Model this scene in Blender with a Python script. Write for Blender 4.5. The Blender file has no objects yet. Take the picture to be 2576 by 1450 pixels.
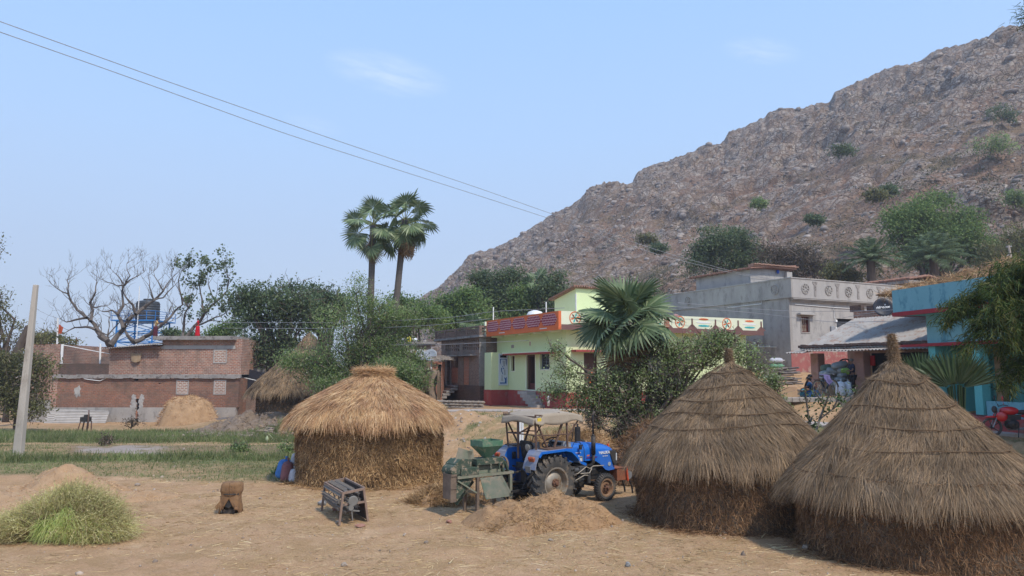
import bpy, math, random
import numpy as np
from mathutils import Matrix, Vector
R = math.radians
PI = math.pi
rnd = random.Random(7)
NR = np.random.default_rng(11)
SC = bpy.context.scene
COL = SC.collection
# ---------------------------------------------------------------- camera numbers
CAMH, FPX, HZ = 3.4, 1860.0, 935.0
PITCH = math.atan((HZ - 725) / FPX)
CP, SP = math.cos(PITCH), math.sin(PITCH)
def ray(px, py):
    dx, dz = (px - 1288) / FPX, (725 - py) / FPX
    return Vector((dx, CP - dz * SP, SP + dz * CP))
def at(px, py, Y):
    d = ray(px, py)
    return Vector((0, 0, CAMH)) + d * (Y / d.y)
def gp(px, py, z=0.0):
    d = ray(px, py)
    return Vector((0, 0, CAMH)) + d * ((z - CAMH) / d.z)
def X(px, Y): return (px - 1288) / FPX * Y * 1.0
# ---------------------------------------------------------------- noise (numpy)
def _h(ix, iy, iz, s=0):
    n = (ix * 374761393 + iy * 668265263 + iz * 2147483647 + s * 974634777) & 0xffffffff
    n = ((n ^ (n >> 13)) * 1274126177) & 0xffffffff
    n = (n ^ (n >> 16)) & 0xffffffff
    n = ((n * 2246822519) ^ (n >> 11)) & 0xffffffff
    return (n & 0xffffff) / float(0xffffff)
def vnoise(p, s=0):
    p = np.asarray(p, float); i = np.floor(p).astype(np.int64); f = p - i
    f = f * f * (3 - 2 * f); r = 0
    for a in (0, 1):
        for b in (0, 1):
            for c in (0, 1):
                w = (f[..., 0] if a else 1 - f[..., 0]) * (f[..., 1] if b else 1 - f[..., 1]) * (f[..., 2] if c else 1 - f[..., 2])
                r = r + w * _h(i[..., 0] + a, i[..., 1] + b, i[..., 2] + c, s)
    return r * 2 - 1
def fbm(p, o=4, s=0, g=.5):
    p = np.asarray(p, float); r = 0; a = 1
    for k in range(o):
        r = r + a * vnoise(p * (2.03 ** k) + 17.3 * k, s + k); a *= g
    return r
def worley(p, s=0):
    p = np.asarray(p, float); i = np.floor(p).astype(np.int64)
    d1 = np.full(p.shape[:-1], 9.); d2 = d1.copy(); cid = np.zeros(p.shape[:-1])
    for a in (-1, 0, 1):
        for b in (-1, 0, 1):
            for c in (-1, 0, 1):
                j = i + np.array([a, b, c])
                q = j + np.stack([_h(j[..., 0], j[..., 1], j[..., 2], s + k) for k in (1, 2, 3)], -1)
                d = np.sqrt(((p - q) ** 2).sum(-1)); m = d < d1
                d2 = np.where(m, d1, np.minimum(d2, d)); d1 = np.where(m, d, d1)
                cid = np.where(m, _h(j[..., 0], j[..., 1], j[..., 2], s + 9), cid)
    return d1, d2, cid
def sstep(a, b, x):
    t = np.clip((x - a) / (b - a), 0, 1); return t * t * (3 - 2 * t)
# ---------------------------------------------------------------- materials
MATS = {}
def _new(name):
    m = bpy.data.materials.new(name); m.use_nodes = True
    nt = m.node_tree; nt.nodes.clear()
    out = nt.nodes.new('ShaderNodeOutputMaterial'); b = nt.nodes.new('ShaderNodeBsdfPrincipled')
    nt.links.new(b.outputs[0], out.inputs[0])
    MATS[name] = m
    return m, nt, b, out
def N(nt, t, **kw):
    n = nt.nodes.new(t)
    for k, v in kw.items():
        if k in n.inputs.keys(): n.inputs[k].default_value = v
        else: setattr(n, k, v)
    return n
def L(nt, a, b): nt.links.new(a, b)
def c4(c): return (c[0], c[1], c[2], 1)
def coords(nt, stretch=None):
    tc = N(nt, 'ShaderNodeTexCoord'); o = tc.outputs['Object']
    if stretch:
        mp = N(nt, 'ShaderNodeMapping'); mp.inputs['Scale'].default_value = stretch; L(nt, o, mp.inputs[0]); o = mp.outputs[0]
    return o
def noise(nt, vec, scale, detail=4, rough=.6):
    n = N(nt, 'ShaderNodeTexNoise'); n.inputs['Scale'].default_value = scale; n.inputs['Detail'].default_value = detail
    n.inputs['Roughness'].default_value = rough; L(nt, vec, n.inputs['Vector']); return n.outputs[0]
def ramp(nt, fac, stops):
    r = N(nt, 'ShaderNodeValToRGB'); e = r.color_ramp.elements
    while len(e) < len(stops): e.new(.5)
    for i, (p, c) in enumerate(stops): e[i].position = p; e[i].color = c4(c)
    L(nt, fac, r.inputs[0]); return r.outputs[0]
def mixc(nt, fac, a, b, mode='MIX'):
    m = N(nt, 'ShaderNodeMix', data_type='RGBA', blend_type=mode)
    if isinstance(fac, (int, float)): m.inputs[0].default_value = fac
    else: L(nt, fac, m.inputs[0])
    for k, v in ((6, a), (7, b)):
        if isinstance(v, tuple): m.inputs[k].default_value = c4(v)
        else: L(nt, v, m.inputs[k])
    return m.outputs[2]
def mth(nt, op, a, b=0., clamp=False):
    m = N(nt, 'ShaderNodeMath', operation=op, use_clamp=clamp)
    for k, v in ((0, a), (1, b)):
        if isinstance(v, (int, float)): m.inputs[k].default_value = v
        else: L(nt, v, m.inputs[k])
    return m.outputs[0]
def bump(nt, b, h, strength=.5, dist=.02):
    n = N(nt, 'ShaderNodeBump'); n.inputs['Strength'].default_value = strength; n.inputs['Distance'].default_value = dist
    L(nt, h, n.inputs['Height']); L(nt, n.outputs[0], b.inputs['Normal'])
def M(name, c1, c2=None, scale=3., rough=.85, bmp=0., bscale=30., metal=0., c3=None, fine=40., stretch=None, spec=.3, dist=.02, lo=.35, hi=.65, coat=0):
    """surface whose own colour varies in patches (c1..c2, grime c3)"""
    if name in MATS: return MATS[name]
    m, nt, b, out = _new(name)
    v = coords(nt, stretch)
    c2 = c2 or tuple(x * .75 for x in c1)
    n1 = noise(nt, v, scale, 6, .65)
    col = ramp(nt, n1, [(lo, c1), (hi, c2)])
    n2 = noise(nt, v, fine, 3)
    col = mixc(nt, .35, col, ramp(nt, n2, [(.3, (.45, .45, .45)), (.7, (.62, .62, .62))]), 'OVERLAY')
    if c3:
        n3 = noise(nt, v, scale * 1.7, 8, .7)
        f = ramp(nt, n3, [(.52, (0, 0, 0)), (.62, (1, 1, 1))])
        col = mixc(nt, f, col, c3)
    L(nt, col, b.inputs['Base Color']); b.inputs['Roughness'].default_value = rough
    b.inputs['Metallic'].default_value = metal; b.inputs['Specular IOR Level'].default_value = spec
    if coat: b.inputs['Coat Weight'].default_value = coat; b.inputs['Coat Roughness'].default_value = .15
    if bmp: bump(nt, b, noise(nt, v, bscale, 5), bmp, dist)
    return m
def leafM(name, cols, trans=.3, rough=.6, scale=.5):
    """leaves or straw: every separate leaf takes its own colour"""
    if name in MATS: return MATS[name]
    m, nt, b, out = _new(name)
    g = N(nt, 'ShaderNodeNewGeometry')
    k = len(cols)
    col = ramp(nt, g.outputs['Random Per Island'], [(i / (k - 1), c) for i, c in enumerate(cols)])
    n = noise(nt, coords(nt), scale, 4, .65)
    col = mixc(nt, .6, col, ramp(nt, n, [(.35, (.26, .26, .26)), (.65, (.74, .74, .74))]), 'OVERLAY')
    L(nt, col, b.inputs['Base Color']); b.inputs['Roughness'].default_value = rough
    b.inputs['Specular IOR Level'].default_value = .2
    if trans:
        t = N(nt, 'ShaderNodeBsdfTranslucent'); L(nt, col, t.inputs[0])
        x = N(nt, 'ShaderNodeMixShader'); x.inputs[0].default_value = trans
        L(nt, b.outputs[0], x.inputs[1]); L(nt, t.outputs[0], x.inputs[2]); L(nt, x.outputs[0], out.inputs[0])
    return m
def brickM(name, c1, c2, mortar, bw=.24, rh=.085, ms=.012, stain=None, scale=.6, wash=None):
    if name in MATS: return MATS[name]
    m, nt, b, out = _new(name)
    v = coords(nt); s = N(nt, 'ShaderNodeSeparateXYZ'); L(nt, v, s.inputs[0])
    u = mth(nt, 'ADD', s.outputs[0], s.outputs[1])
    cb = N(nt, 'ShaderNodeCombineXYZ'); L(nt, u, cb.inputs[0]); L(nt, s.outputs[2], cb.inputs[1])
    wob = noise(nt, v, 2.5, 2); wv = N(nt, 'ShaderNodeVectorMath', operation='ADD'); L(nt, cb.outputs[0], wv.inputs[0])
    cw = N(nt, 'ShaderNodeCombineXYZ'); L(nt, mth(nt, 'MULTIPLY', wob, .05), cw.inputs[1]); L(nt, cw.outputs[0], wv.inputs[1])
    br = N(nt, 'ShaderNodeTexBrick'); L(nt, wv.outputs[0], br.inputs['Vector'])
    br.inputs['Scale'].default_value = 1; br.inputs['Brick Width'].default_value = bw; br.inputs['Row Height'].default_value = rh
    br.inputs['Mortar Size'].default_value = ms; br.inputs['Mortar Smooth'].default_value = .3
    br.inputs['Color1'].default_value = c4(c1); br.inputs['Color2'].default_value = c4(c2); br.inputs['Mortar'].default_value = c4(mortar)
    col = br.outputs[0]
    n1 = noise(nt, v, 9, 5, .7)
    col = mixc(nt, .55, col, ramp(nt, n1, [(.3, (.3, .3, .3)), (.7, (.72, .72, .72))]), 'OVERLAY')
    if wash: col = mixc(nt, ramp(nt, noise(nt, v, scale * 2.2, 7, .7), [(.48, (0, 0, 0)), (.7, (.75, .75, .75))]), col, wash)
    if stain: col = mixc(nt, ramp(nt, noise(nt, v, scale, 8, .72), [(.44, (0, 0, 0)), (.64, (.85, .85, .85))]), col, stain)
    col = mixc(nt, .5, col, ramp(nt, noise(nt, v, scale * .5, 4, .6), [(.35, (.36, .36, .36)), (.65, (.66, .64, .62))]), 'OVERLAY')
    L(nt, col, b.inputs['Base Color']); b.inputs['Roughness'].default_value = .9; b.inputs['Specular IOR Level'].default_value = .2
    h = mth(nt, 'MULTIPLY', mth(nt, 'SUBTRACT', 1., br.outputs['Fac']), 1.); h2 = mth(nt, 'ADD', h, mth(nt, 'MULTIPLY', n1, .6))
    bump(nt, b, h2, .7, .012)
    return m
# ---------------------------------------------------------------- mesh builder
class MB:
    def __init__(s): s.v = []; s.f = []; s.mi = []; s.m = 0; s.T = Matrix.Identity(4); s.base = 0; s.arr = []
    def add(s, vs, fs):
        o = s.base; T = s.T
        s.v += [tuple(T @ Vector(p)) for p in vs]; s.base += len(vs)
        s.f += [tuple(i + o for i in f) for f in fs]; s.mi += [s.m] * len(fs); return s
    def box(s, c, d, rz=0, rx=0, ry=0, taper=1.):
        m = Matrix.Translation(c) @ Matrix.Rotation(rz, 4, 'Z') @ Matrix.Rotation(ry, 4, 'Y') @ Matrix.Rotation(rx, 4, 'X')
        x, y, z = d[0] / 2, d[1] / 2, d[2] / 2; t = taper
        vs = [m @ Vector(p) for p in ((-x, -y, -z), (x, -y, -z), (x, y, -z), (-x, y, -z), (-x * t, -y * t, z), (x * t, -y * t, z), (x * t, y * t, z), (-x * t, y * t, z))]
        return s.add(vs, [(3, 2, 1, 0), (4, 5, 6, 7), (0, 1, 5, 4), (1, 2, 6, 5), (2, 3, 7, 6), (3, 0, 4, 7)])
    def bx(s, x0, x1, y0, y1, z0, z1): return s.box(((x0 + x1) / 2, (y0 + y1) / 2, (z0 + z1) / 2), (abs(x1 - x0), abs(y1 - y0), abs(z1 - z0)))
    def bar(s, a, b, w, h=None):
        a, b = Vector(a), Vector(b); d = b - a; h = h or w
        q = d.to_track_quat('Z', 'Y').to_matrix().to_4x4()
        m = Matrix.Translation((a + b) / 2) @ q; x, y, z = w / 2, h / 2, d.length / 2
        vs = [m @ Vector(p) for p in ((-x, -y, -z), (x, -y, -z), (x, y, -z), (-x, y, -z), (-x, -y, z), (x, -y, z), (x, y, z), (-x, y, z))]
        return s.add(vs, [(3, 2, 1, 0), (4, 5, 6, 7), (0, 1, 5, 4), (1, 2, 6, 5), (2, 3, 7, 6), (3, 0, 4, 7)])
    def tube(s, pts, r, n=8, caps=True):
        pts = [Vector(p) for p in pts]; k = len(pts)
        rs = r if isinstance(r, (list, tuple)) else [r] * k
        up = None; vs = []; fs = []
        for i, p in enumerate(pts):
            d = (pts[min(i + 1, k - 1)] - pts[max(i - 1, 0)])
            d = d.normalized() if d.length > 1e-9 else Vector((0, 0, 1))
            if up is None: up = d.orthogonal().normalized()
            up = (up - d * up.dot(d)); up = up.normalized() if up.length > 1e-6 else d.orthogonal().normalized()
            w = d.cross(up)
            for j in range(n):
                a = 2 * PI * j / n; vs.append(p + (up * math.cos(a) + w * math.sin(a)) * rs[i])
        for i in range(k - 1):
            for j in range(n):
                a = i * n + j; b = i * n + (j + 1) % n; fs.append((a, b, b + n, a + n))
        if caps: fs += [tuple(range(n - 1, -1, -1)), tuple((k - 1) * n + j for j in range(n))]
        return s.add(vs, fs)
    def cyl(s, a, b, r, n=12, r2=None): return s.tube([a, b], [r, r if r2 is None else r2], n)
    def lathe(s, prof, c=(0, 0, 0), axis='Z', n=24, closed=False):
        """prof: (radius, height) list"""
        vs = []; fs = []; k = len(prof)
        for r, h in prof:
            for j in range(n):
                a = 2 * PI * j / n; p = (r * math.cos(a), r * math.sin(a), h)
                if axis == 'Y': p = (p[0], p[2], p[1])
                elif axis == 'X': p = (p[2], p[0], p[1])
                vs.append((p[0] + c[0], p[1] + c[1], p[2] + c[2]))
        for i in range(k - 1 if not closed else k):
            for j in range(n):
                a = i * n + j; b = i * n + (j + 1) % n; i2 = (i + 1) % k; fs.append((a, b, i2 * n + (j + 1) % n, i2 * n + j))
        if not closed:
            if prof[0][0] > 1e-6: fs.append(tuple(range(n - 1, -1, -1)))
            if prof[-1][0] > 1e-6: fs.append(tuple((k - 1) * n + j for j in range(n)))
        return s.add(vs, fs)
    def prism(s, poly, axis, a, b):
        """closed polygon in the plane across axis, extruded from a to b"""
        k = len(poly)
        def P(p, t): return (t, p[0], p[1]) if axis == 'X' else (p[0], t, p[1]) if axis == 'Y' else (p[0], p[1], t)
        vs = [P(p, a) for p in poly] + [P(p, b) for p in poly]
        fs = [tuple(range(k)), tuple(range(2 * k - 1, k - 1, -1))] + [(i, (i + 1) % k, k + (i + 1) % k, k + i) for i in range(k)]
        return s.add(vs, fs)
    def quad(s, *p): return s.add(p, [tuple(range(len(p)))])
    def grid(s, fn, nu, nv, cu=False):
        vs = [fn(i / (nu if cu else nu - 1), j / (nv - 1)) for j in range(nv) for i in range(nu)]; fs = []
        for j in range(nv - 1):
            for i in range(nu if cu else nu - 1):
                a = j * nu + i; b = j * nu + (i + 1) % nu; fs.append((a, b, b + nu, a + nu))
        return s.add(vs, fs)
    def blob(s, c, r, n=10, amp=.15, seed=0, flat=None, freq=1.6):
        """irregular rounded lump; r = 3 radii"""
        th = np.linspace(0, PI, n + 1); ph = np.linspace(0, 2 * PI, 2 * n, endpoint=False)
        T, P_ = np.meshgrid(th, ph, indexing='ij')
        u = np.stack([np.sin(T) * np.cos(P_), np.sin(T) * np.sin(P_), np.cos(T)], -1)
        k = 1 + amp * fbm(u * freq + seed * 3.7 + 50, 3, seed)
        q = u * k[..., None] * np.array(r)
        if flat is not None: q[..., 2] = np.maximum(q[..., 2], flat)
        q = (q + np.array(c)).reshape(-1, 3); m = 2 * n; fs = []
        for i in range(n):
            for j in range(m):
                a = i * m + j; b = i * m + (j + 1) % m; fs.append((a + m, b + m, b, a))
        return s.add([tuple(x) for x in q], fs)
    def np(s, V, F, m=None):
        """raw numpy block (kept as arrays); F is (n,k)"""
        s.arr.append((np.asarray(V, np.float32), np.asarray(F, np.int64), s.m if m is None else m)); return s
    def build(s, name, mats, parent=None, bev=0, smooth=False, sub=0, label=None, seg=1, auto=None):
        me = bpy.data.meshes.new(name)
        if not isinstance(mats, (list, tuple)): mats = [mats]
        for m in mats: me.materials.append(m)
        if s.arr:
            Vs = [np.array(s.v, np.float32).reshape(-1, 3)] if s.v else []
            o = len(s.v); loops = [i for f in s.f for i in f]; ls = [len(f) for f in s.f]; mi = list(s.mi)
            LO = [np.array(loops, np.int64)]; LS = [np.array(ls, np.int64)]; MI = [np.array(mi, np.int64)]
            for V, F, m in s.arr:
                Vs.append(V); LO.append((F + o).ravel()); LS.append(np.full(len(F), F.shape[1])); MI.append(np.full(len(F), m)); o += len(V)
            V = np.concatenate(Vs); LO = np.concatenate(LO); LS = np.concatenate(LS).astype(np.int32); MI = np.concatenate(MI).astype(np.int32)
            me.vertices.add(len(V)); me.vertices.foreach_set('co', V.ravel())
            me.loops.add(len(LO)); me.loops.foreach_set('vertex_index', LO.astype(np.int32))
            me.polygons.add(len(LS)); st = np.concatenate([[0], np.cumsum(LS)[:-1]]).astype(np.int32)
            me.polygons.foreach_set('loop_start', st); me.polygons.foreach_set('loop_total', LS)
            me.polygons.foreach_set('material_index', MI)
            me.update(calc_edges=True)
        else:
            me.from_pydata(s.v, [], s.f)
            me.polygons.foreach_set('material_index', s.mi); me.update()
        me.validate(clean_customdata=False)
        if smooth is True: me.polygons.foreach_set('use_smooth', [True] * len(me.polygons))
        o = bpy.data.objects.new(name, me); COL.objects.link(o)
        if parent: o.parent = parent
        if label: o['label'] = label
        if sub:
            md = o.modifiers.new('s', 'SUBSURF'); md.levels = md.render_levels = sub
        if bev:
            md = o.modifiers.new('b', 'BEVEL'); md.width = bev; md.segments = seg; md.limit_method = 'ANGLE'; md.angle_limit = R(40)
        if auto:
            me.polygons.foreach_set('use_smooth', [True] * len(me.polygons))
            me.set_sharp_from_angle(angle=R(auto))
        return o
def tag(o, label=None, cat=None, group=None, kind=None):
    if label: o['label'] = label
    if cat: o['category'] = cat
    if group: o['group'] = group
    if kind: o['kind'] = kind
    return o
def empty(name, loc, rz=0, label=None, cat=None, group=None):
    o = bpy.data.objects.new(name, None); COL.objects.link(o); o.location = loc; o.rotation_euler = (0, 0, rz)
    o.empty_display_size = .2
    return tag(o, label, cat, group)
def copy_tree(o, parent=None):
    c = o.copy(); COL.objects.link(c)
    if parent: c.parent = parent
    for ch in [x for x in bpy.data.objects if x.parent == o]: copy_tree(ch, c)
    return c
def text(s, size, M4, mat, parent, name='lettering', ext=.002, shear=0, bold=0, sx=1.):
    cu = bpy.data.curves.new(name, 'FONT'); cu.body = s; cu.size = size; cu.extrude = ext; cu.align_x = 'CENTER'; cu.align_y = 'CENTER'; cu.shear = shear; cu.offset = bold
    cu.materials.append(mat)
    o = bpy.data.objects.new(name, cu); COL.objects.link(o); me = bpy.data.meshes.new_from_object(o.evaluated_get(bpy.context.evaluated_depsgraph_get())); bpy.data.objects.remove(o)
    o = bpy.data.objects.new(name, me); COL.objects.link(o); o.parent = parent; o.matrix_local = M4 @ Matrix.Scale(sx, 4, (1, 0, 0)); return o
# quads (strips) scattered by arrays: P start points, D directions(unit), Ln length, W width, bend vectors
def strips(P, D, Ln, W, bend=None, seg=1, up=None, tipw=.3):
    n = len(P); P = np.asarray(P, float); D = np.asarray(D, float); Ln = np.broadcast_to(Ln, n); W = np.broadcast_to(W, n)
    D = D / np.maximum(np.linalg.norm(D, axis=1, keepdims=True), 1e-9)
    r = NR.normal(size=(n, 3)) if up is None else np.asarray(up, float)
    S = np.cross(D, r); S /= np.maximum(np.linalg.norm(S, axis=1, keepdims=True), 1e-9)
    if bend is None: bend = np.zeros((n, 3))
    rows = []
    for k in range(seg + 1):
        t = k / seg; c = P + D * (Ln * t)[:, None] + bend * (t * t)
        w = (W * (1 - (1 - tipw) * t))[:, None] * .5
        rows += [c - S * w, c + S * w]
    V = np.stack(rows, 1).reshape(-1, 3); q = 2 * (seg + 1); F = []
    b = np.arange(n)[:, None] * q
    for k in range(seg): F.append(b + np.array([[2 * k, 2 * k + 1, 2 * k + 3, 2 * k + 2]]))
    return V, np.concatenate(F)
def leaves(P, size, flat=.5, asp=.55):
    """small pointed leaves (4-gons) at P"""
    n = len(P); d = NR.normal(size=(n, 3)); d /= np.linalg.norm(d, axis=1, keepdims=True)
    nn = NR.normal(size=(n, 3)); nn[:, 2] += flat * 3.6; s = np.cross(d, nn); s /= np.maximum(np.linalg.norm(s, axis=1, keepdims=True), 1e-9)
    sz = (np.broadcast_to(size, n) * NR.uniform(.6, 1.3, n))[:, None]
    V = np.stack([P, P + d * sz * .5 + s * sz * asp * .5, P + d * sz, P + d * sz * .5 - s * sz * asp * .5], 1).reshape(-1, 3)
    return V, np.arange(n)[:, None] * 4 + np.array([[0, 1, 2, 3]])
EXPO, SUN_E, SKY_S = 0.46, 2.7, 0.12
HAZE = .0006
# ---------------------------------------------------------------- camera, light, sky
cam = bpy.data.cameras.new('camera'); co = bpy.data.objects.new('camera', cam); COL.objects.link(co)
cam.sensor_width = 36; cam.lens = 36 * FPX / 2576; cam.clip_end = 5000; cam.clip_start = .1
co.location = (0, 0, CAMH); co.rotation_euler = (PI / 2 + PITCH, 0, 0); SC.camera = co
SC.view_settings.view_transform = 'Standard'; SC.view_settings.look = 'None'; SC.view_settings.exposure = EXPO; SC.view_settings.gamma = 1
SC.cycles.use_denoising = True; SC.cycles.max_bounces = 6; SC.cycles.transparent_max_bounces = 8; SC.cycles.volume_bounces = 0
SC.cycles.use_adaptive_sampling = True; SC.cycles.adaptive_threshold = .01
SUN_EL, SUN_AZ = R(53), R(143)
ts = Vector((math.sin(SUN_AZ) * math.cos(SUN_EL), math.cos(SUN_AZ) * math.cos(SUN_EL), math.sin(SUN_EL)))
sl = bpy.data.lights.new('sun', 'SUN'); sl.energy = SUN_E; sl.angle = R(2.5); sl.color = (1, .93, .83)
so = bpy.data.objects.new('sun', sl); COL.objects.link(so); so.rotation_euler = ts.to_track_quat('Z', 'Y').to_euler()
w = bpy.data.worlds.new('World'); SC.world = w; w.use_nodes = True; nt = w.node_tree; nt.nodes.clear()
sky = N(nt, 'ShaderNodeTexSky', sky_type='NISHITA', sun_disc=False, sun_elevation=SUN_EL, sun_rotation=SUN_AZ, altitude=50, air_density=1.15, dust_density=2.2, ozone_density=2.6)
bg = N(nt, 'ShaderNodeBackground'); bg.inputs[1].default_value = SKY_S
tc = N(nt, 'ShaderNodeTexCoord')
sz = N(nt, 'ShaderNodeSeparateXYZ'); L(nt, tc.outputs['Generated'], sz.inputs[0])
hz = ramp(nt, sz.outputs[2], [(0., (4.45, 5.0, 6.0)), (.12, (4.2, 5.1, 6.6)), (.3, (3.4, 5.0, 7.5)), (.55, (2.45, 4.35, 7.8)), (1., (1.5, 3.0, 6.6))])
col = mixc(nt, .8, sky.outputs[0], hz)      # winter haze in the sky
def wisp(nt, col, d, sx, rot, amt, sc):
    dn = d.normalized()
    rt = dn.cross(Vector((0, 0, 1))).normalized(); upv = rt.cross(dn)
    a = rt * math.cos(rot) + upv * math.sin(rot); b = -rt * math.sin(rot) + upv * math.cos(rot)
    def dot(v, k):
        n = N(nt, 'ShaderNodeVectorMath', operation='DOT_PRODUCT'); L(nt, tc.outputs['Generated'], n.inputs[0]); n.inputs[1].default_value = v * k; return n.outputs['Value']
    A = mth(nt, 'SUBTRACT', dot(a, 1 / sx[0]), dn.dot(a) / sx[0]); B = mth(nt, 'SUBTRACT', dot(b, 1 / sx[1]), dn.dot(b) / sx[1])
    rr = mth(nt, 'ADD', mth(nt, 'MULTIPLY', A, A), mth(nt, 'MULTIPLY', B, B))
    fade = mth(nt, 'SUBTRACT', 1., rr, True)
    fr = mth(nt, 'GREATER_THAN', dot(dn, 1), .3)
    cb = N(nt, 'ShaderNodeCombineXYZ'); L(nt, A, cb.inputs[0]); L(nt, mth(nt, 'MULTIPLY', B, 2.), cb.inputs[1])
    nz = noise(nt, cb.outputs[0], sc, 6, .65)
    nz = mth(nt, 'MULTIPLY', mth(nt, 'SUBTRACT', nz, .33, True), 2.2)
    f = mth(nt, 'MULTIPLY', mth(nt, 'MULTIPLY', mth(nt, 'MULTIPLY', fade, nz), amt), fr)
    return mixc(nt, f, col, (11.0, 10.2, 11.4))
col = wisp(nt, col, ray(975, 185), (.085, .028), R(-9), .24, 1.1)
col = wisp(nt, col, ray(1915, 128), (.05, .018), R(-14), .16, 1.3)
col = wisp(nt, col, ray(790, 315), (.04, .014), R(-8), .08, 1.3)
L(nt, col, bg.inputs[0]); wo = N(nt, 'ShaderNodeOutputWorld'); L(nt, bg.outputs[0], wo.inputs[0])
# ---------------------------------------------------------------- ground
RX = [-90, -30, -24, -17, -10, -3, 3, 9, 12, 17.5, 22, 26, 60]
RYY = [66, 64, 58, 51, 46, 38.3, 36.6, 33, 29.5, 25.2, 21, 17.5, 4]
RZZ = [-.5, -.5, -.4, .45, .95, 1.4, 1.5, 1.4, 1.32, 1.3, 1.25, 1.2, 1.2]
RWW = [5, 5, 5, 6, 7, 8, 8, 6.5, 5, 4.2, 4, 4, 4]
def T(x, y):
    x = np.asarray(x, float); y = np.asarray(y, float)
    ry, rz, rw = np.interp(x, RX, RYY), np.interp(x, RX, RZZ), np.interp(x, RX, RWW)
    yz = -.5 * sstep(24, 58, y) * sstep(2, -6, x)
    u = sstep(ry - 1.3 - rw, ry - 1.3, y)
    z = yz + (rz - yz) * u
    z = z + (2.27 - rz) * sstep(ry + 1.3, 32.2, y) * sstep(10, 13, x) * (y > ry + 1.3)
    z = z + 1.05 * sstep(39.5, 42.5, y) * sstep(10, 14, x)
    z = z + .035 * np.clip(y - 50, 0, 60) * sstep(-12, 2, x)
    return z
def Tz(x, y): return float(T(x, y))
def ground_fn(x, y):
    z = T(x, y); p = np.stack([x, y, 0 * x], -1)
    near = sstep(70, 40, y)
    ry, rw = np.interp(x, RX, RYY), np.interp(x, RX, RWW)
    bank = sstep(ry - rw - 1.5, ry - rw, y) * sstep(ry - .9, ry - 1.6, y) * (x > -14)
    onroad = np.exp(-((y - ry) / 1.4) ** 4)
    z = z + (1 - onroad) * near * (.035 * fbm(p * .8, 3, 1) + .022 * fbm(p * 2.9, 3, 2)) + bank * near * (.16 * fbm(p * .9, 4, 3) + .04 * fbm(p * 4, 3, 8))
    return z
def zone(x, y):
    """what grows or lies on the ground: grass, dug soil, straw litter"""
    p = np.stack([x, y, 0 * x], -1); n = fbm(p * .35, 4, 5); n2 = fbm(p * 1.1, 3, 6)
    fe = 23.4 + .6 * n + 1.2 * sstep(-9, -14, x)          # near edge of the field
    field = sstep(fe - .5, fe + .8, y) * sstep(-2.5, -4.5, x + .05 * (y - 24)) * sstep(56, 52, y)
    crop = sstep(37.5, 38.6, y + .5 * n) * sstep(44.5, 43.5, y)
    hedge = np.exp(-((y - 30.3 - .05 * x) / .7) ** 2)
    grass = field * (.42 + .25 * n + .55 * crop + .5 * hedge)
    px = 1288 + x / y * FPX
    dug = sstep(31.2, 32, y + .3 * n) * sstep(36.8, 35.8, y) * sstep(150, 250, px) * sstep(760, 700, px) * (1 - .45 * sstep(380, 470, px)) * np.clip(1.05 + .5 * n2, 0, 1)
    grass = grass * (1 - dug) * (1 - sstep(44, 46, y) * .6)
    path = np.exp(-((y - 37.2 - .4 * n) / .5) ** 2); grass = grass * (1 - .8 * path)
    ry, rw = np.interp(x, RX, RYY), np.interp(x, RX, RWW)
    bk = sstep(ry - rw, ry - rw * .5, y) * (y < ry - 1) * (x > -15)
    verge = sstep(ry - 2.8, ry - 1.8, y) * (y < ry - 1.2) * (x > -6)
    grass = np.maximum(grass, verge * (.25 + .8 * n)); grass = np.maximum(grass, bk * .5 * sstep(.1, .6, n2 + n))
    straw = (y < 24) * (.35 + .5 * n2 + .4 * n) + .25
    def spot(cx, cy, r): return np.exp(-((x - cx) ** 2 + (y - cy) ** 2) / r ** 2)
    straw = straw + 1.0 * spot(-1, 20, 2.6) + .9 * spot(1.5, 15.8, 2.6) + .8 * spot(-5, 19.5, 2.0) + .5 * spot(3, 12, 2.5)
    return np.clip(grass, 0, 1), np.clip(dug, 0, 1), np.clip(straw, 0, 1)
def axis_pts(lo, hi, step, far, n):
    a = np.arange(lo, hi + 1e-6, step); g = np.geomspace(1, far - hi, n)
    return a, hi + g
xs, xf = axis_pts(-34, 34, .2, 980, 26); xs = np.concatenate([-xf[::-1], xs, xf])
ys, yf = axis_pts(4, 66, .2, 990, 28); ys = np.concatenate([[-300, -60, -15, -4, 0, 2, 3], ys, yf])
GX, GY = np.meshgrid(xs, ys); GZ = ground_fn(GX, GY); nx, ny = len(xs), len(ys)
g = MB(); ii = np.arange((ny - 1) * (nx - 1)); a = (ii // (nx - 1)) * nx + ii % (nx - 1)
g.np(np.stack([GX, GY, GZ], -1).reshape(-1, 3), np.stack([a, a + 1, a + nx + 1, a + nx], 1))
m, nt, b, out = _new('earth')
v = coords(nt); at_ = N(nt, 'ShaderNodeAttribute', attribute_name='zone'); sp = N(nt, 'ShaderNodeSeparateColor'); L(nt, at_.outputs['Color'], sp.inputs[0])
n_big, n_mid, n_fine = noise(nt, v, .35, 6, .65), noise(nt, v, 2.2, 8, .7), noise(nt, v, 28, 6, .75)
mp = N(nt, 'ShaderNodeMapping'); mp.inputs['Scale'].default_value = (1, 2.4, 1); mp.inputs['Rotation'].default_value = (0, 0, .4); L(nt, v, mp.inputs[0])
n_str = noise(nt, mp.outputs[0], 7, 9, .8)
dirt = ramp(nt, n_big, [(.35, (.43, .265, .145)), (.65, (.51, .335, .195))])
dirt = mixc(nt, ramp(nt, n_mid, [(.38, (0, 0, 0)), (.62, (.75, .75, .75))]), dirt, (.37, .22, .12))
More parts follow.
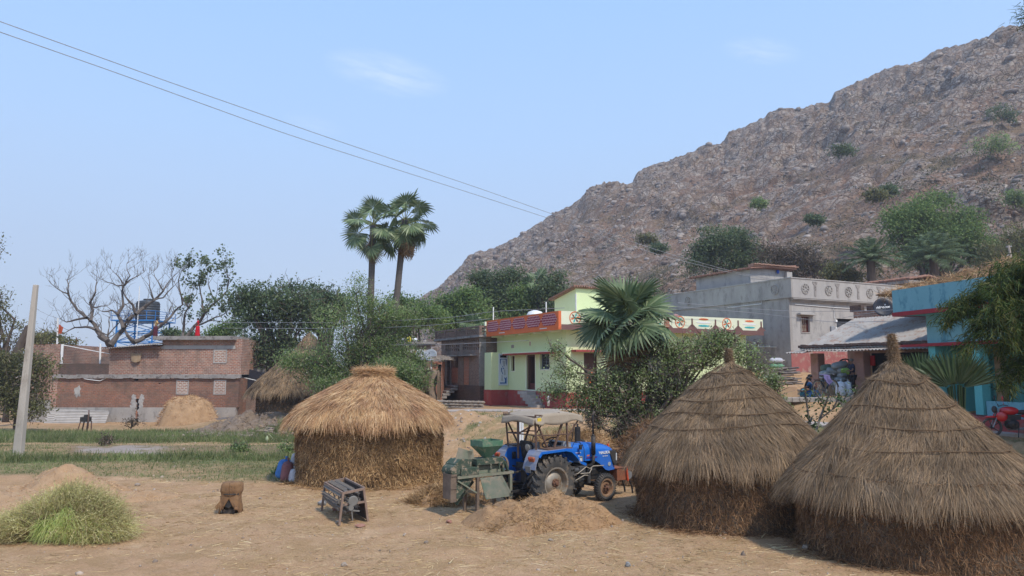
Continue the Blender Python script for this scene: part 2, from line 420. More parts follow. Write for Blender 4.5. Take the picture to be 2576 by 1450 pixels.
dirt = mixc(nt, ramp(nt, noise(nt, v, .9, 9, .8), [(.47, (0, 0, 0)), (.58, (.7, .7, .7))]), dirt, (.32, .20, .095))
dirt = mixc(nt, .7, dirt, ramp(nt, n_fine, [(.3, (.3, .3, .3)), (.7, (.7, .7, .7))]), 'OVERLAY')
sf = mth(nt, 'MULTIPLY', ramp(nt, n_str, [(.48, (0, 0, 0)), (.6, (1, 1, 1))]), mth(nt, 'MULTIPLY', sp.outputs[2], 1.0))
dirt = mixc(nt, sf, dirt, ramp(nt, n_fine, [(.35, (.22, .135, .055)), (.6, (.50, .345, .17))]))
dug = mixc(nt, ramp(nt, sp.outputs[1], [(.5, (0, 0, 0)), (.85, (1, 1, 1))]), (.12, .08, .055), mixc(nt, n_mid, (.22, .17, .135), (.44, .37, .31)))
dirt = mixc(nt, sp.outputs[1], dirt, dug)
gf = mth(nt, 'MULTIPLY', mth(nt, 'ADD', sp.outputs[0], mth(nt, 'MULTIPLY', mth(nt, 'SUBTRACT', n_mid, .5), 1.2)), 1.3, True)
gf = mth(nt, 'MULTIPLY', gf, mth(nt, 'GREATER_THAN', sp.outputs[0], .03))
dirt = mixc(nt, gf, dirt, ramp(nt, n_fine, [(.3, (.07, .085, .03)), (.7, (.17, .19, .075))]))
L(nt, dirt, b.inputs['Base Color']); b.inputs['Roughness'].default_value = .95; b.inputs['Specular IOR Level'].default_value = .15
bump(nt, b, mth(nt, 'ADD', n_fine, mth(nt, 'MULTIPLY', n_mid, 2.)), .8, .03)
go = g.build('ground', m, smooth=True); tag(go, kind='structure')
zg = zone(GX.ravel(), GY.ravel()); ca = go.data.color_attributes.new('zone', 'FLOAT_COLOR', 'POINT')
ca.data.foreach_set('color', np.stack([zg[0], zg[1], zg[2], np.ones(nx * ny)], -1).astype(np.float32).ravel())
# road: worn concrete lane on the bank, with a straight ledge
rxx = np.linspace(-22, 27, 120); rb = MB()
def rpt(x, o):
    y = np.interp(x, RX, RYY); s = (np.interp(x + .5, RX, RYY) - np.interp(x - .5, RX, RYY)); k = 1 / math.hypot(1, s)
    wob = .12 * float(vnoise(np.array([x * .9, o, 3.])))
    X_, Y_ = x - s * k * (o + wob), y + k * (o + wob); return (X_, Y_, float(T(x, y)) + .045 + .0 * o)
vs = []; fs = []
for i, x in enumerate(rxx):
    lo, hi = rpt(x, -.95), rpt(x, .95)
    vs += [(lo[0], lo[1], lo[2] - .14), lo, hi, (hi[0], hi[1], hi[2] - .2)]
for i in range(len(rxx) - 1):
    for k in range(3): a = i * 4 + k; fs.append((a, a + 4, a + 5, a + 1))
rb.add(vs, fs)
tag(rb.build('road', M('road_concrete', (.36, .31, .27), (.43, .37, .32), .8, .95, .4, 25, c3=(.33, .24, .17))), kind='structure')
# ---------------------------------------------------------------- rocky hill
RG = [(860, 905), (985, 800), (1030, 775), (1075, 748), (1100, 735), (1140, 700), (1180, 652), (1215, 640), (1240, 632), (1285, 608), (1330, 585), (1360, 565), (1400, 541), (1440, 520), (1470, 490), (1520, 470), (1550, 471), (1590, 470), (1602, 440), (1640, 415), (1690, 395), (1760, 370), (1822, 357), (1832, 335), (1880, 318), (1930, 295), (1960, 288), (2030, 276), (2085, 262), (2098, 238), (2130, 218), (2170, 205), (2200, 185), (2235, 172), (2300, 160), (2340, 142), (2380, 125), (2440, 110), (2490, 95), (2530, 86), (2576, 77), (2700, 40), (2900, -20), (3300, -120)]
gx_, gy_ = np.array(RG, float).T
NC, NRW = 760, 330
cu = np.linspace(870, 3250, NC); tv = np.linspace(0, 1, NRW)
Yr = np.interp(cu, [870, 1500, 2576, 3300], [330, 275, 205, 180]); Yf = np.interp(cu, [870, 1500, 2000, 2576, 3300], [120, 92, 72, 66, 60])
ry_ = np.interp(cu, gx_, gy_) + 2.5 * vnoise(np.stack([cu * .09, 0 * cu, 0 * cu], -1), 4) + 1.5 * vnoise(np.stack([cu * .23, 0 * cu, 0 * cu], -1), 5)
dxr, dzr = (cu - 1288) / FPX, (725 - ry_) / FPX; dyr = CP - dzr * SP
Xr, Zr = dxr / dyr * Yr, CAMH + (SP + dzr * CP) / dyr * Yr
kk = np.exp(-np.linspace(-2.2, 2.2, 131) ** 2); kk /= kk.sum(); Zsm = np.convolve(np.pad(Zr, 65, mode='reflect', reflect_type='odd'), kk, 'valid')
Xf = (cu - 1288) / FPX * Yf / CP; Zf = T(Xf, Yf) - .6
tt = tv[:, None]; e = tt
HX = Xf + (Xr - Xf) * e; HY = Yf + (Yr - Yf) * e; HZ_ = Zf + (Zsm + (Zr - Zsm) * sstep(.78, 1, tt) - Zf) * (.72 * tt ** 1.1 + .28 * tt ** 2.6)
Pn = np.stack([HX, HY, HZ_ * 1.0], -1)
rocky = np.clip(.15 + .9 * tt + .55 * fbm(Pn * .035, 4, 21) + .1, 0, 1)
w1, w12, wc = worley(Pn * np.array([.14, .14, .10]), 31); w2, w22, wc2 = worley(Pn * np.array([.42, .42, .3]), 32)
w3, w32, wc3 = worley(Pn * np.array([.065, .065, .05]), 33)
edge = sstep(0, .06, tt) * (1 - .55 * sstep(.94, 1, tt))
big = fbm(Pn * .02, 4, 22) * 3.6 + fbm(Pn * .09, 4, 23) * 1.6
rocky = np.clip(rocky, 0, 1); cr = rocky ** 2 * 6 * (1 - .9 * sstep(.8, .97, tt)) * (wc3 - .45) * sstep(.02, .25, w32 - w3) + rocky ** 1.5 * (3.0 * (wc - .35) * sstep(.02, .3, w12 - w1) + .9 * (1 - w1) + 1.1 * (wc2 - .3) * sstep(.02, .3, w22 - w2)) + .22 * fbm(Pn * .8, 3, 24)
disp = edge * (big + cr)
HY = HY - .62 * disp; HZ_ = HZ_ + .78 * disp
back = [(HX[-1] + dx * HX[-1] / 200, HY[-1] + dy, HZ_[-1] - dz) for dx, dy, dz in ((3, 4, .6), (12, 25, 8), (60, 120, 70))]
HX = np.vstack([HX] + [k[0][None] for k in back]); HY = np.vstack([HY] + [k[1][None] for k in back]); HZ_ = np.vstack([HZ_] + [k[2][None] for k in back])
nrw = HX.shape[0]; hb = MB(); ii = np.arange((nrw - 1) * (NC - 1)); a = (ii // (NC - 1)) * NC + ii % (NC - 1)
hb.np(np.stack([HX, HY, HZ_], -1).reshape(-1, 3), np.stack([a, a + 1, a + NC + 1, a + NC], 1))
m, nt, b, out = _new('hillside'); v = coords(nt)
at_ = N(nt, 'ShaderNodeAttribute', attribute_name='rock')
n1, n2, n3 = noise(nt, v, .05, 6, .65), noise(nt, v, .4, 8, .75), noise(nt, v, 2.4, 8, .75)
soil = ramp(nt, n2, [(.35, (.16, .10, .068)), (.6, (.255, .165, .115))]); soil = mixc(nt, ramp(nt, n1, [(.45, (0, 0, 0)), (.62, (.55, .55, .55))]), soil, (.125, .115, .062))
stone = ramp(nt, n3, [(.3, (.16, .135, .11)), (.5, (.30, .26, .22)), (.7, (.44, .385, .325))])
def crack(sc, wd):
    vo = N(nt, 'ShaderNodeTexVoronoi', feature='DISTANCE_TO_EDGE'); vo.inputs['Scale'].default_value = sc; wv_ = N(nt, 'ShaderNodeVectorMath', operation='MULTIPLY_ADD'); L(nt, v, wv_.inputs[0]); wv_.inputs[1].default_value = (1, 1, 1); nn_ = N(nt, 'ShaderNodeTexNoise'); nn_.inputs['Scale'].default_value = sc * 1.5; L(nt, v, nn_.inputs['Vector']); L(nt, nn_.outputs['Color'], wv_.inputs[2]); L(nt, wv_.outputs[0], vo.inputs['Vector']); return ramp(nt, vo.outputs['Distance'], [(0, (0, 0, 0)), (wd, (1, 1, 1))])
def cell(sc):
    vo = N(nt, 'ShaderNodeTexVoronoi'); vo.inputs['Scale'].default_value = sc; L(nt, v, vo.inputs['Vector']); s_ = N(nt, 'ShaderNodeSeparateColor'); L(nt, vo.outputs['Color'], s_.inputs[0]); return s_.outputs[0]
ck = mth(nt, 'MULTIPLY', crack(.24, .05), crack(.75, .07))
stone = mixc(nt, .7, stone, ramp(nt, cell(.42), [(0, (.28, .27, .26)), (1, (.74, .73, .72))]), 'OVERLAY'); soil = mixc(nt, .45, soil, ramp(nt, cell(1.6), [(.2, (.4, .4, .4)), (1, (.8, .78, .74))]), 'OVERLAY')
stone = mixc(nt, mth(nt, 'SUBTRACT', 1., ck), stone, (.11, .08, .06))
stone = mixc(nt, ramp(nt, n2, [(.42, (0, 0, 0)), (.58, (.6, .6, .6))]), stone, (.23, .145, .095))
f = mth(nt, 'ADD', at_.outputs['Fac'], mth(nt, 'MULTIPLY', mth(nt, 'SUBTRACT', n2, .5), 1.8)); f = ramp(nt, f, [(.42, (0, 0, 0)), (.56, (1, 1, 1))])
L(nt, mixc(nt, f, soil, stone), b.inputs['Base Color']); b.inputs['Roughness'].default_value = .95; b.inputs['Specular IOR Level'].default_value = .1
bump(nt, b, mth(nt, 'ADD', mth(nt, 'ADD', n3, n2), ck), .8, .35)
ho = hb.build('hill', m); tag(ho, kind='structure')
rk = np.vstack([np.clip(rocky * .55 + .25 * sstep(.05, .4, w12 - w1) + .12 * wc2, 0, 1)] + [rocky[-1:]] * 3)
fa = ho.data.attributes.new('rock', 'FLOAT', 'POINT'); fa.data.foreach_set('value', rk.astype(np.float32).ravel())
def hill_pt(c, t):
    """a point of the hillside: c along it, t up it, both 0..1"""
    j = np.clip((np.asarray(c) * (NC - 1)).astype(int), 0, NC - 1); i = np.clip((np.asarray(t) * (NRW - 1)).astype(int), 0, NRW - 1)
    return np.stack([HX[i, j], HY[i, j], HZ_[i, j]], -1), rocky[i, j]
# loose rocks of the scree: far too many to count
def rock_block(Pc, S, seeds, lat=5):
    th = np.linspace(0, PI, lat + 1); ph = np.linspace(0, 2 * PI, lat + 2, endpoint=False)
    Tt, Pp = np.meshgrid(th, ph, indexing='ij'); u = np.stack([np.sin(Tt) * np.cos(Pp), np.sin(Tt) * np.sin(Pp), np.cos(Tt)], -1).reshape(-1, 3)
    k = len(ph); F = []
    for i in range(lat):
        for j in range(k): F.append((i * k + j, i * k + (j + 1) % k, (i + 1) * k + (j + 1) % k, (i + 1) * k + j))
    n = len(Pc); rr = 1 + .35 * vnoise(u[None] * 1.3 + seeds[:, None, None] * 7.7, 3) + .12 * vnoise(u[None] * 3.1 + seeds[:, None, None], 4)
    V = u[None] * rr[..., None] * S[:, None, :]; a = seeds * 13.1; ca_, sa_ = np.cos(a)[:, None], np.sin(a)[:, None]
    V = np.stack([V[..., 0] * ca_ - V[..., 1] * sa_, V[..., 0] * sa_ + V[..., 1] * ca_, V[..., 2]], -1) + Pc[:, None, :]
    return V.reshape(-1, 3), (np.arange(n)[:, None, None] * len(u) + np.array(F)[None]).reshape(-1, 4)
n = 30000; cc, t_ = NR.uniform(.0, .86, n), NR.uniform(.03, 1.0, n) ** 1.15
P_, rk_ = hill_pt(cc, t_); dens = fbm(P_ * .05, 3, 41) + fbm(P_ * .2, 2, 42) * .5
keep = NR.uniform(-.7, .6, n) < dens; P_ = P_[keep]; n = len(P_)
S_ = (.13 + .17 * NR.pareto(3.0, n).clip(0, 4))[:, None] * (P_[:, 1:2] / 115) ** .6 * NR.uniform(.7, 1.3, (n, 3)) * np.array([1.25, 1, .75])
V, F = rock_block(P_ - np.array([0, 0, .1]), S_, NR.uniform(0, 100, n), 4)
rm = leafM('rock_colours', [(.13, .11, .10), (.25, .21, .185), (.31, .26, .22), (.20, .145, .115), (.35, .30, .26), (.22, .185, .16)], 0, .95, .7)
rbk = MB(); rbk.np(V, F); tag(rbk.build('scree', rm), kind='stuff')
# dry scrub and small green tufts on the slope
n = 4200; cc, t_ = NR.uniform(0, .86, n), NR.uniform(.02, .95, n) ** 1.5; P_, rk_ = hill_pt(cc, t_)
keep = fbm(P_ * .045, 3, 51) > NR.uniform(-.35, .8, n); P_ = P_[keep]; q = []
for p in P_:
    k = 60; r = rnd.uniform(.5, 1.5); q.append(p + NR.normal(size=(k, 3)) * np.array([r, r, r * .45]) + np.array([0, 0, r * .3]))
Q = np.concatenate(q); V, F = leaves(Q, .34)
sb = MB(); sb.np(V, F); tag(sb.build('hill_scrub', leafM('scrub_leaf', [(.045, .06, .025), (.085, .10, .04), (.11, .105, .05), (.15, .11, .07)])), kind='stuff')
# ---------------------------------------------------------------- straw huts, heaps
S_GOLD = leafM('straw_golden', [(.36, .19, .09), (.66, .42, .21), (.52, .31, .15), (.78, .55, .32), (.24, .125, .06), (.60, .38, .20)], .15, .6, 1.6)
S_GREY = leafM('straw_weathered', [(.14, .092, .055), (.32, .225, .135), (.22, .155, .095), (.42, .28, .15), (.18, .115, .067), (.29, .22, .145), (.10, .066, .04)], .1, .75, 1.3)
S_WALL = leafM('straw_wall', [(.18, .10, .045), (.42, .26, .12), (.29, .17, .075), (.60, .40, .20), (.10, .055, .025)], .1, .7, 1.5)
S_WALLD = leafM('straw_wall_brown', [(.08, .04, .02), (.22, .12, .058), (.14, .075, .036), (.36, .20, .10), (.045, .024, .013), (.48, .29, .15), (.11, .06, .03)], .1, .8, 1.5)  # brown straw, its colours darkened further for shade on the hut walls
S_BASE = M('thatch_base', (.17, .105, .05), (.10, .06, .03), 6, .95, .6, 30)
S_BASEG = M('thatch_base_grey', (.15, .115, .08), (.09, .07, .05), 6, .95, .6, 30)
ROPE = M('straw_rope', (.17, .105, .055), (.11, .07, .04), 20, .9, .6, 90)
def prof_at(prof, s):
    """point and slope along a (r,z) profile, s in 0..1 from top"""
    P = np.array(prof, float); d = np.linalg.norm(np.diff(P, axis=0), axis=1); c = np.concatenate([[0], np.cumsum(d)]) / d.sum()
    r = np.interp(s, c, P[:, 0]); z = np.interp(s, c, P[:, 1]); e = .02
    r2 = np.interp(np.clip(s + e, 0, 1), c, P[:, 0]); z2 = np.interp(np.clip(s + e, 0, 1), c, P[:, 1]); r1 = np.interp(np.clip(s - e, 0, 1), c, P[:, 0]); z1 = np.interp(np.clip(s - e, 0, 1), c, P[:, 1])
    return r, z, r2 - r1, z2 - z1
def hut(loc, rw, hw, prof, lean, mr, mw, mb, label, nr=30000, nw=22000, sw=.016, ropes=(), knob=None, seed=0, sl=.5, gap=.0):
    t = empty('straw_hut', loc, 0, label, 'hut', 'round straw huts')
    zmax = prof[0][1]; ze = prof[-1][1]
    def LX(z): return lean * np.clip((z - ze) / (zmax - ze), 0, 1) ** 1.3
    def rad(a, z): return 1 + .055 * vnoise(np.stack([np.cos(a) * 1.3 + seed, np.sin(a) * 1.3, z * .5 + 0 * a], -1), seed) + .03 * vnoise(np.stack([np.cos(a) * 4 + seed, np.sin(a) * 4, z * 2.5 + 0 * a], -1), seed)
    # wall
    b = MB()
    b.grid(lambda u, v: tuple((lambda a, z: (lambda k: (math.cos(a) * k, math.sin(a) * k, z))(rw * (1 + .04 * v) * float(rad(np.array(a), np.array(z)))))(2 * PI * u, -.1 + (hw + .1) * v)), 72, 10, True)
    n = nw; a = NR.uniform(0, 2 * PI, n); z = NR.uniform(0, hw, n); k = rw * (1 + .04 * z / hw) * rad(a, z)
    P = np.stack([np.cos(a) * k, np.sin(a) * k, z], -1); out = np.stack([np.cos(a), np.sin(a), 0 * a], -1); tan = np.stack([-np.sin(a), np.cos(a), 0 * a], -1)
    th = NR.normal(0, 1.1, n) + PI / 2 * (NR.random(n) < .35); D = tan * np.sin(th)[:, None] - np.array([0, 0, 1]) * np.cos(th)[:, None] + out * NR.uniform(.1, 1.3, n)[:, None]
    Ln = NR.uniform(.05, .17, n); bend = -D * 0 + np.array([0, 0, -1]) * (Ln * NR.uniform(0, .6, n))[:, None] - out * (Ln * .25)[:, None]
    V, F = strips(P, D, Ln, sw * 1.5, bend, 2, out + .8 * NR.normal(size=(n, 3)) * .5); b.m = 1; b.np(V, F)
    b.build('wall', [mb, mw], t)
    # loose straw round the foot
    n = nw // 8; a = NR.uniform(0, 2 * PI, n); k = rw * (1 + np.abs(NR.normal(0, .09, n))); P = np.stack([np.cos(a) * k, np.sin(a) * k, NR.uniform(0, .06, n)], -1); V, F = strips(P, NR.normal(size=(n, 3)) * np.array([1, 1, .3]), NR.uniform(.06, .28, n), sw * 1.1, None, 1); fb_ = MB(); fb_.np(V, F); fb_.build('loose_straw', mw, t)
    # roof
    b = MB(); S = np.linspace(0, 1, 14); r, z, _, _ = prof_at(prof, S)
    vs = []
    for rr, zz in zip(r, z):
        for j in range(72):
            a_ = 2 * PI * j / 72; q = rr * float(rad(np.array(a_), np.array(zz))) * .985; vs.append((math.cos(a_) * q + float(LX(zz)), math.sin(a_) * q, zz - .04))
    for j in range(72): a_ = 2 * PI * j / 72; vs.append((math.cos(a_) * rw * .9, math.sin(a_) * rw * .9, ze + .08))
    b.add(vs, [(i * 72 + j, (i + 1) * 72 + j, (i + 1) * 72 + (j + 1) % 72, i * 72 + (j + 1) % 72) for i in range(14) for j in range(72)])
    n = nr; s = np.sqrt(NR.uniform(0.0, 1, n)); s[: n // 8] = NR.uniform(.86, 1.0, n // 8)
    a = NR.uniform(0, 2 * PI, n); r, z, dr, dz = prof_at(prof, s); k = rad(a, z)
    lay = .035 * ((s * 7 + .6 * vnoise(np.stack([np.cos(a) * 2, np.sin(a) * 2, 0 * a + seed], -1))) % 1)
    out = np.stack([np.cos(a), np.sin(a), 0 * a], -1); tan = np.stack([-np.sin(a), np.cos(a), 0 * a], -1)
    P = out * (r * k)[:, None]; P[:, 2] = z + NR.uniform(0, .03, n) + lay + .05 * vnoise(np.stack([np.cos(a) * 9 * r, np.sin(a) * 9 * r, z * 5], -1), 8 + seed); P[:, 0] += LX(z)
    D = out * dr[:, None] + np.array([0, 0, 1]) * dz[:, None]; D /= np.maximum(np.linalg.norm(D, axis=1, keepdims=True), 1e-6)
    nrm = out * -dz[:, None] + np.array([0, 0, 1]) * dr[:, None]; nrm /= np.maximum(np.linalg.norm(nrm, axis=1, keepdims=True), 1e-6)
    sway = .6 * vnoise(np.stack([np.cos(a) * 3, np.sin(a) * 3, z * 1.5], -1), 5 + seed)
    D = D + tan * (NR.normal(0, .34, n) + sway * 1.3)[:, None] + nrm * NR.uniform(-.03, .24, n)[:, None]
    Ln = NR.uniform(.5, 1.1, n) * sl * np.clip(s * 3, .35, 1); Ln[NR.random(n) < .45] *= .55; Ln[NR.random(n) < .02] *= 1.4
    edge_ = np.clip((s - .82) / .18, 0, 1); bend = np.array([0, 0, -1]) * (Ln * (.08 + .35 * edge_))[:, None] + out * 0
    V, F = strips(P, D, Ln, sw * NR.uniform(.6, 1.3, n), bend, 2, nrm + .45 * NR.normal(size=(n, 3))); b.m = 1; b.np(V, F)
    # ragged underside fringe
    n = nr // 7; a = NR.uniform(0, 2 * PI, n); out = np.stack([np.cos(a), np.sin(a), 0 * a], -1); P = out * (prof[-1][0] * rad(a, 0 * a + ze) * NR.uniform(.86, 1.0, n))[:, None]; P[:, 2] = ze + NR.uniform(-.02, .08, n)
    cl = np.clip(.5 + .9 * vnoise(np.stack([np.cos(a) * 5, np.sin(a) * 5, 0 * a], -1), 3 + seed), .2, 1.4)
    D = out * .25 + np.array([0, 0, -1]) + .22 * NR.normal(size=(n, 3)); V, F = strips(P, D, NR.uniform(.08, .3, n) * cl, sw, None, 1); b.np(V, F)
    b.build('roof', [mb, mr], t)
    # ropes laid round the thatch
    for (s0, tilt, ph, a0, a1) in ropes:
        aa = np.linspace(R(a0), R(a1), 90); ss = s0 + tilt * np.cos(aa - ph) + .02 * vnoise(np.stack([aa * 1.3 + s0 * 40, 0 * aa, 0 * aa], -1), 9) + .02 * np.abs(np.sin(aa * 1.7 + ph * 3))
        r, z, dr, dz = prof_at(prof, ss); k = rad(aa, z); ln = np.hypot(dr, dz)
        up_ = .055 + .02 * vnoise(np.stack([aa * 6, 0 * aa, 0 * aa], -1), 2)
        q = MB(); q.tube([(math.cos(A) * (rr * kk + up_[i] * -dz[i] / ln[i]) + float(LX(zz)), math.sin(A) * (rr * kk + up_[i] * -dz[i] / ln[i]), zz + .035 + up_[i] * dr[i] / ln[i]) for i, (A, rr, zz, kk) in enumerate(zip(aa, r, z, k))], .011, 5)
        n = 400; i_ = NR.integers(0, 89, n); C = np.array([(math.cos(aa[i]) * (r[i] * k[i]) + float(LX(z[i])), math.sin(aa[i]) * r[i] * k[i], z[i] + .08) for i in i_])
        V, F = strips(C, NR.normal(size=(n, 3)), .1, sw * .6); q.m = 1; q.np(V, F)
        q.build('rope', [ROPE, mr], t)
    if knob:
        kind, (kx, kz), kr, kh = knob; q = MB()
        if kind == 'cap':
            q.lathe([(kr * .72, 0), (kr * .98, kh * .12), (kr, kh * .4), (kr * .97, kh * .8), (kr * .7, kh), (0, kh * 1.02)], (kx, 0, kz), 'Z', 28)
            n = 5200; a = NR.uniform(0, 2 * PI, n); h = NR.uniform(0, 1, n); rr = kr * NR.uniform(.92, 1.06, n) * (1 - .25 * (h > .93) * NR.random(n))
            P = np.stack([np.cos(a) * rr + kx, np.sin(a) * rr, kz + h * kh], -1); tan = np.stack([-np.sin(a), np.cos(a), 0 * a], -1)
            V, F = strips(P, tan * NR.choice([-1, 1], n)[:, None] + .22 * NR.normal(size=(n, 3)), NR.uniform(.15, .4, n), sw, None, 2); q.m = 1; q.np(V, F)
            n = 1500; a = NR.uniform(0, 2 * PI, n); rr = kr * np.sqrt(NR.random(n)); P = np.stack([np.cos(a) * rr + kx, np.sin(a) * rr, kz + kh + 0 * a], -1)
            V, F = strips(P, NR.normal(size=(n, 3)) * np.array([1, 1, .25]), .3, sw); q.np(V, F)
        else:
            q.tube([(kx, 0, kz - .15), (kx + .01, 0, kz + kh * .3), (kx - .01, 0, kz + kh * .6), (kx - .03, 0, kz + kh)], [kr * 1.45, kr, kr * .8, kr * .4], 12)
            n = 3000; a = NR.uniform(0, 2 * PI, n); h = NR.uniform(-.2, 1, n); rr = kr * (1.25 - .6 * h)
            P = np.stack([np.cos(a) * rr + kx - .03 * h, np.sin(a) * rr, kz + h * kh], -1); out = np.stack([np.cos(a), np.sin(a), 0 * a], -1); tan = np.stack([-np.sin(a), np.cos(a), 0 * a], -1)
            D = np.where((NR.random(n) < .45)[:, None], tan + .35 * NR.normal(size=(n, 3)), np.array([0, 0, -1.]) + .25 * NR.normal(size=(n, 3)))
            V, F = strips(P, D, NR.uniform(.05, .13, n), sw, None, 1); q.m = 1; q.np(V, F)
            for k_ in range(5): q.m = 0; zz = kz + kh * (.12 + .17 * k_); q.lathe([(kr * (1.22 - .62 * (zz - kz) / kh) + .012 * math.cos(x), .014 * math.sin(x)) for x in np.linspace(0, 2 * PI, 7)], (kx, 0, zz), 'Z', 20)
        q.build('top_knot', [ROPE, mr], t)
    return t
lz = at(930, 1000, 24.1)
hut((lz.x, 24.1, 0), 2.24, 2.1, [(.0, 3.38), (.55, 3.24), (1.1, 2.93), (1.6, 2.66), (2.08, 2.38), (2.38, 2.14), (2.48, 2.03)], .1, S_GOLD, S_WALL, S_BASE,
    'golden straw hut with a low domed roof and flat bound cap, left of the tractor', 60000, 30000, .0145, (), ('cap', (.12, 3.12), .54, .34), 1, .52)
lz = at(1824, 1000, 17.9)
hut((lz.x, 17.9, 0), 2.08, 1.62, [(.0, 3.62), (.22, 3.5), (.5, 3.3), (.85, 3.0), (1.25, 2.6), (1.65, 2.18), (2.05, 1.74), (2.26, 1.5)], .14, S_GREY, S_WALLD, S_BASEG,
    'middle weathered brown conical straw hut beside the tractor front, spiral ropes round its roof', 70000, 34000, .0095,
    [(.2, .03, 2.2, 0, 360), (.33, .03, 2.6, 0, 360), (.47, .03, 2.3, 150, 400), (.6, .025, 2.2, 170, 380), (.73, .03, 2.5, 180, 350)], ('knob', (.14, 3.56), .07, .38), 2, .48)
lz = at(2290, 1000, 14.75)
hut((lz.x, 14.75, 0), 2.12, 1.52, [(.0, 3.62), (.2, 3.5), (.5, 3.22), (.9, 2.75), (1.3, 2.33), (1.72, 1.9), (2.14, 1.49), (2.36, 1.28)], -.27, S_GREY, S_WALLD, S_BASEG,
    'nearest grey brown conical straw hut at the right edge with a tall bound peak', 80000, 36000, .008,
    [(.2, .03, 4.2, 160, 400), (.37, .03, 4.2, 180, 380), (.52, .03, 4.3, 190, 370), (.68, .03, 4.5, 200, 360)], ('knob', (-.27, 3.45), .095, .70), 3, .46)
# far huts by the trees
lz = at(722, 1000, 50)
hut((lz.x, 50, Tz(lz.x, 50) - .1), 1.9, 2.0, [(.0, 4.0), (.5, 3.6), (1.1, 3.0), (1.8, 2.4), (2.35, 1.8), (2.5, 1.6)], 0, S_GREY, S_WALLD, S_BASEG, 'distant brown straw hut on the dark bank beyond the golden hut', 12000, 6000, .035, (), None, 4, .6)
lz = at(775, 1000, 56)
hut((lz.x, 56, Tz(lz.x, 56) + 1.2), 1.7, 1.8, [(.0, 4.6), (.4, 4.2), (1.0, 3.3), (1.7, 2.5), (2.2, 1.8)], 0, S_GREY, S_WALLD, S_BASEG, 'farthest straw hut, only its tan cone showing between the trees', 9000, 4000, .04, (), None, 5, .6)
# ---------------------------------------------------------------- heaps
def heap(name, label, cat, c, rx, ry, h, mb, ms, n, sw=.012, ln=(.06, .25), seed=0, group=None, rz=0, power=1.4, amp=.25, stick=.35, lump=.12):
    t = tag(MB_heap(name, c, rx, ry, h, mb, ms, n, sw, ln, seed, rz, power, amp, stick, lump), label, cat, group); return t
def MB_heap(name, c, rx, ry, h, mb, ms, n, sw, ln, seed, rz, power, amp, stick, lump, kind=None):
    def H(x, y):
        r = np.sqrt(x * x + y * y); p = np.stack([x * rx, y * ry, 0 * x + seed], -1)
        return h * (np.clip(1 - r ** power, 0, 1)) * (1 + amp * fbm(p * .9, 3, seed)) + lump * fbm(p * 2.6, 3, seed + 1) * np.clip((1 - r) * 3, 0, 1) - .05 * r ** 6
    b = MB(); u = np.linspace(0, 1, 34); a = np.linspace(0, 2 * PI, 72, endpoint=False); U, A = np.meshgrid(u, a, indexing='ij')
    wob = 1 + .12 * vnoise(np.stack([np.cos(A) * 2, np.sin(A) * 2, 0 * A + seed], -1)); x, y = U * np.cos(A), U * np.sin(A)
    V = np.stack([x * rx * wob, y * ry * wob, H(x, y)], -1).reshape(-1, 3); k = 72
    I, J = np.meshgrid(np.arange(33), np.arange(72), indexing='ij'); F = np.stack([I * k + J, (I + 1) * k + J, (I + 1) * k + (J + 1) % k, I * k + (J + 1) % k], -1).reshape(-1, 4)
    b.np(V, F)
    if n:
        aa = NR.uniform(0, 2 * PI, n); uu = np.sqrt(NR.random(n)) * 1.04; x, y = uu * np.cos(aa), uu * np.sin(aa)
        P = np.stack([x * rx, y * ry, H(x, y)], -1); D = NR.normal(size=(n, 3)) * np.array([1, 1, stick]); D[:, 2] += .1
        V, F = strips(P, D, NR.uniform(*ln, n), sw, np.array([0, 0, -1]) * NR.uniform(0, .08, n)[:, None], 2); b.m = 1; b.np(V, F)
    o = b.build(name, [mb, ms], smooth=False); o.location = c; o.rotation_euler = (0, 0, rz)
    if kind: o['kind'] = kind
    return o
CHAFF = M('chaff', (.38, .235, .12), (.28, .165, .085), 5, .95, .9, 45, fine=60, c3=(.26, .165, .09))
CHAFF_L = M('chaff_pale', (.42, .27, .15), (.33, .205, .11), 2.5, .95, .8, 30, fine=50)
DARKH = M('dark_compost', (.16, .115, .08), (.24, .18, .13), 4, .95, .9, 25)
p = at(1365, 1240, 17.0); heap('chaff_heap', 'broken chaff heap with a hollowed top in front of the tractor wheels', 'heap', (p.x, 17.2, -.02), 1.8, 1.05, .52, CHAFF, S_WALL, 4500, .012, (.04, .2), 3, 'chaff and straw heaps', 0, 1.9, .3, .5, .16)
p = at(1300, 1300, 16.6); heap('chaff_heap', 'low trampled spread of chaff at the left foot of the tractor heap', 'heap', (p.x, 16.7, -.03), 1.1, .8, .26, CHAFF, S_WALL, 5000, .012, (.04, .2), 13, 'chaff and straw heaps', 0, 1.2, .4, .6, .12)
p = at(1120, 1260, 19.6); heap('straw_heap', 'small loose straw heap under the green threshing machine', 'heap', (p.x, 19.9, -.02), 1.1, .9, .38, CHAFF, S_WALL, 9000, .014, (.12, .4), 5, 'chaff and straw heaps', 0, 1.2, .2, .7, .06)
p = at(165, 1200, 20.8); heap('chaff_heap', 'wide pale chaff heap behind the green stalks at the field edge', 'heap', (p.x, 20.9, -.05), 2.0, 1.3, .78, CHAFF_L, S_GOLD, 1800, .012, (.04, .14), 7, 'chaff and straw heaps', 0, 1.25, .2, .5, .1)
p = at(-40, 1230, 18.6); heap('chaff_heap', 'low pale chaff heap running off the left edge of the yard', 'heap', (p.x, 18.8, -.08), 3.2, 1.9, .5, CHAFF_L, S_GOLD, 1800, .012, (.04, .14), 8, 'chaff and straw heaps', 0, 1.3, .2, .5, .1)
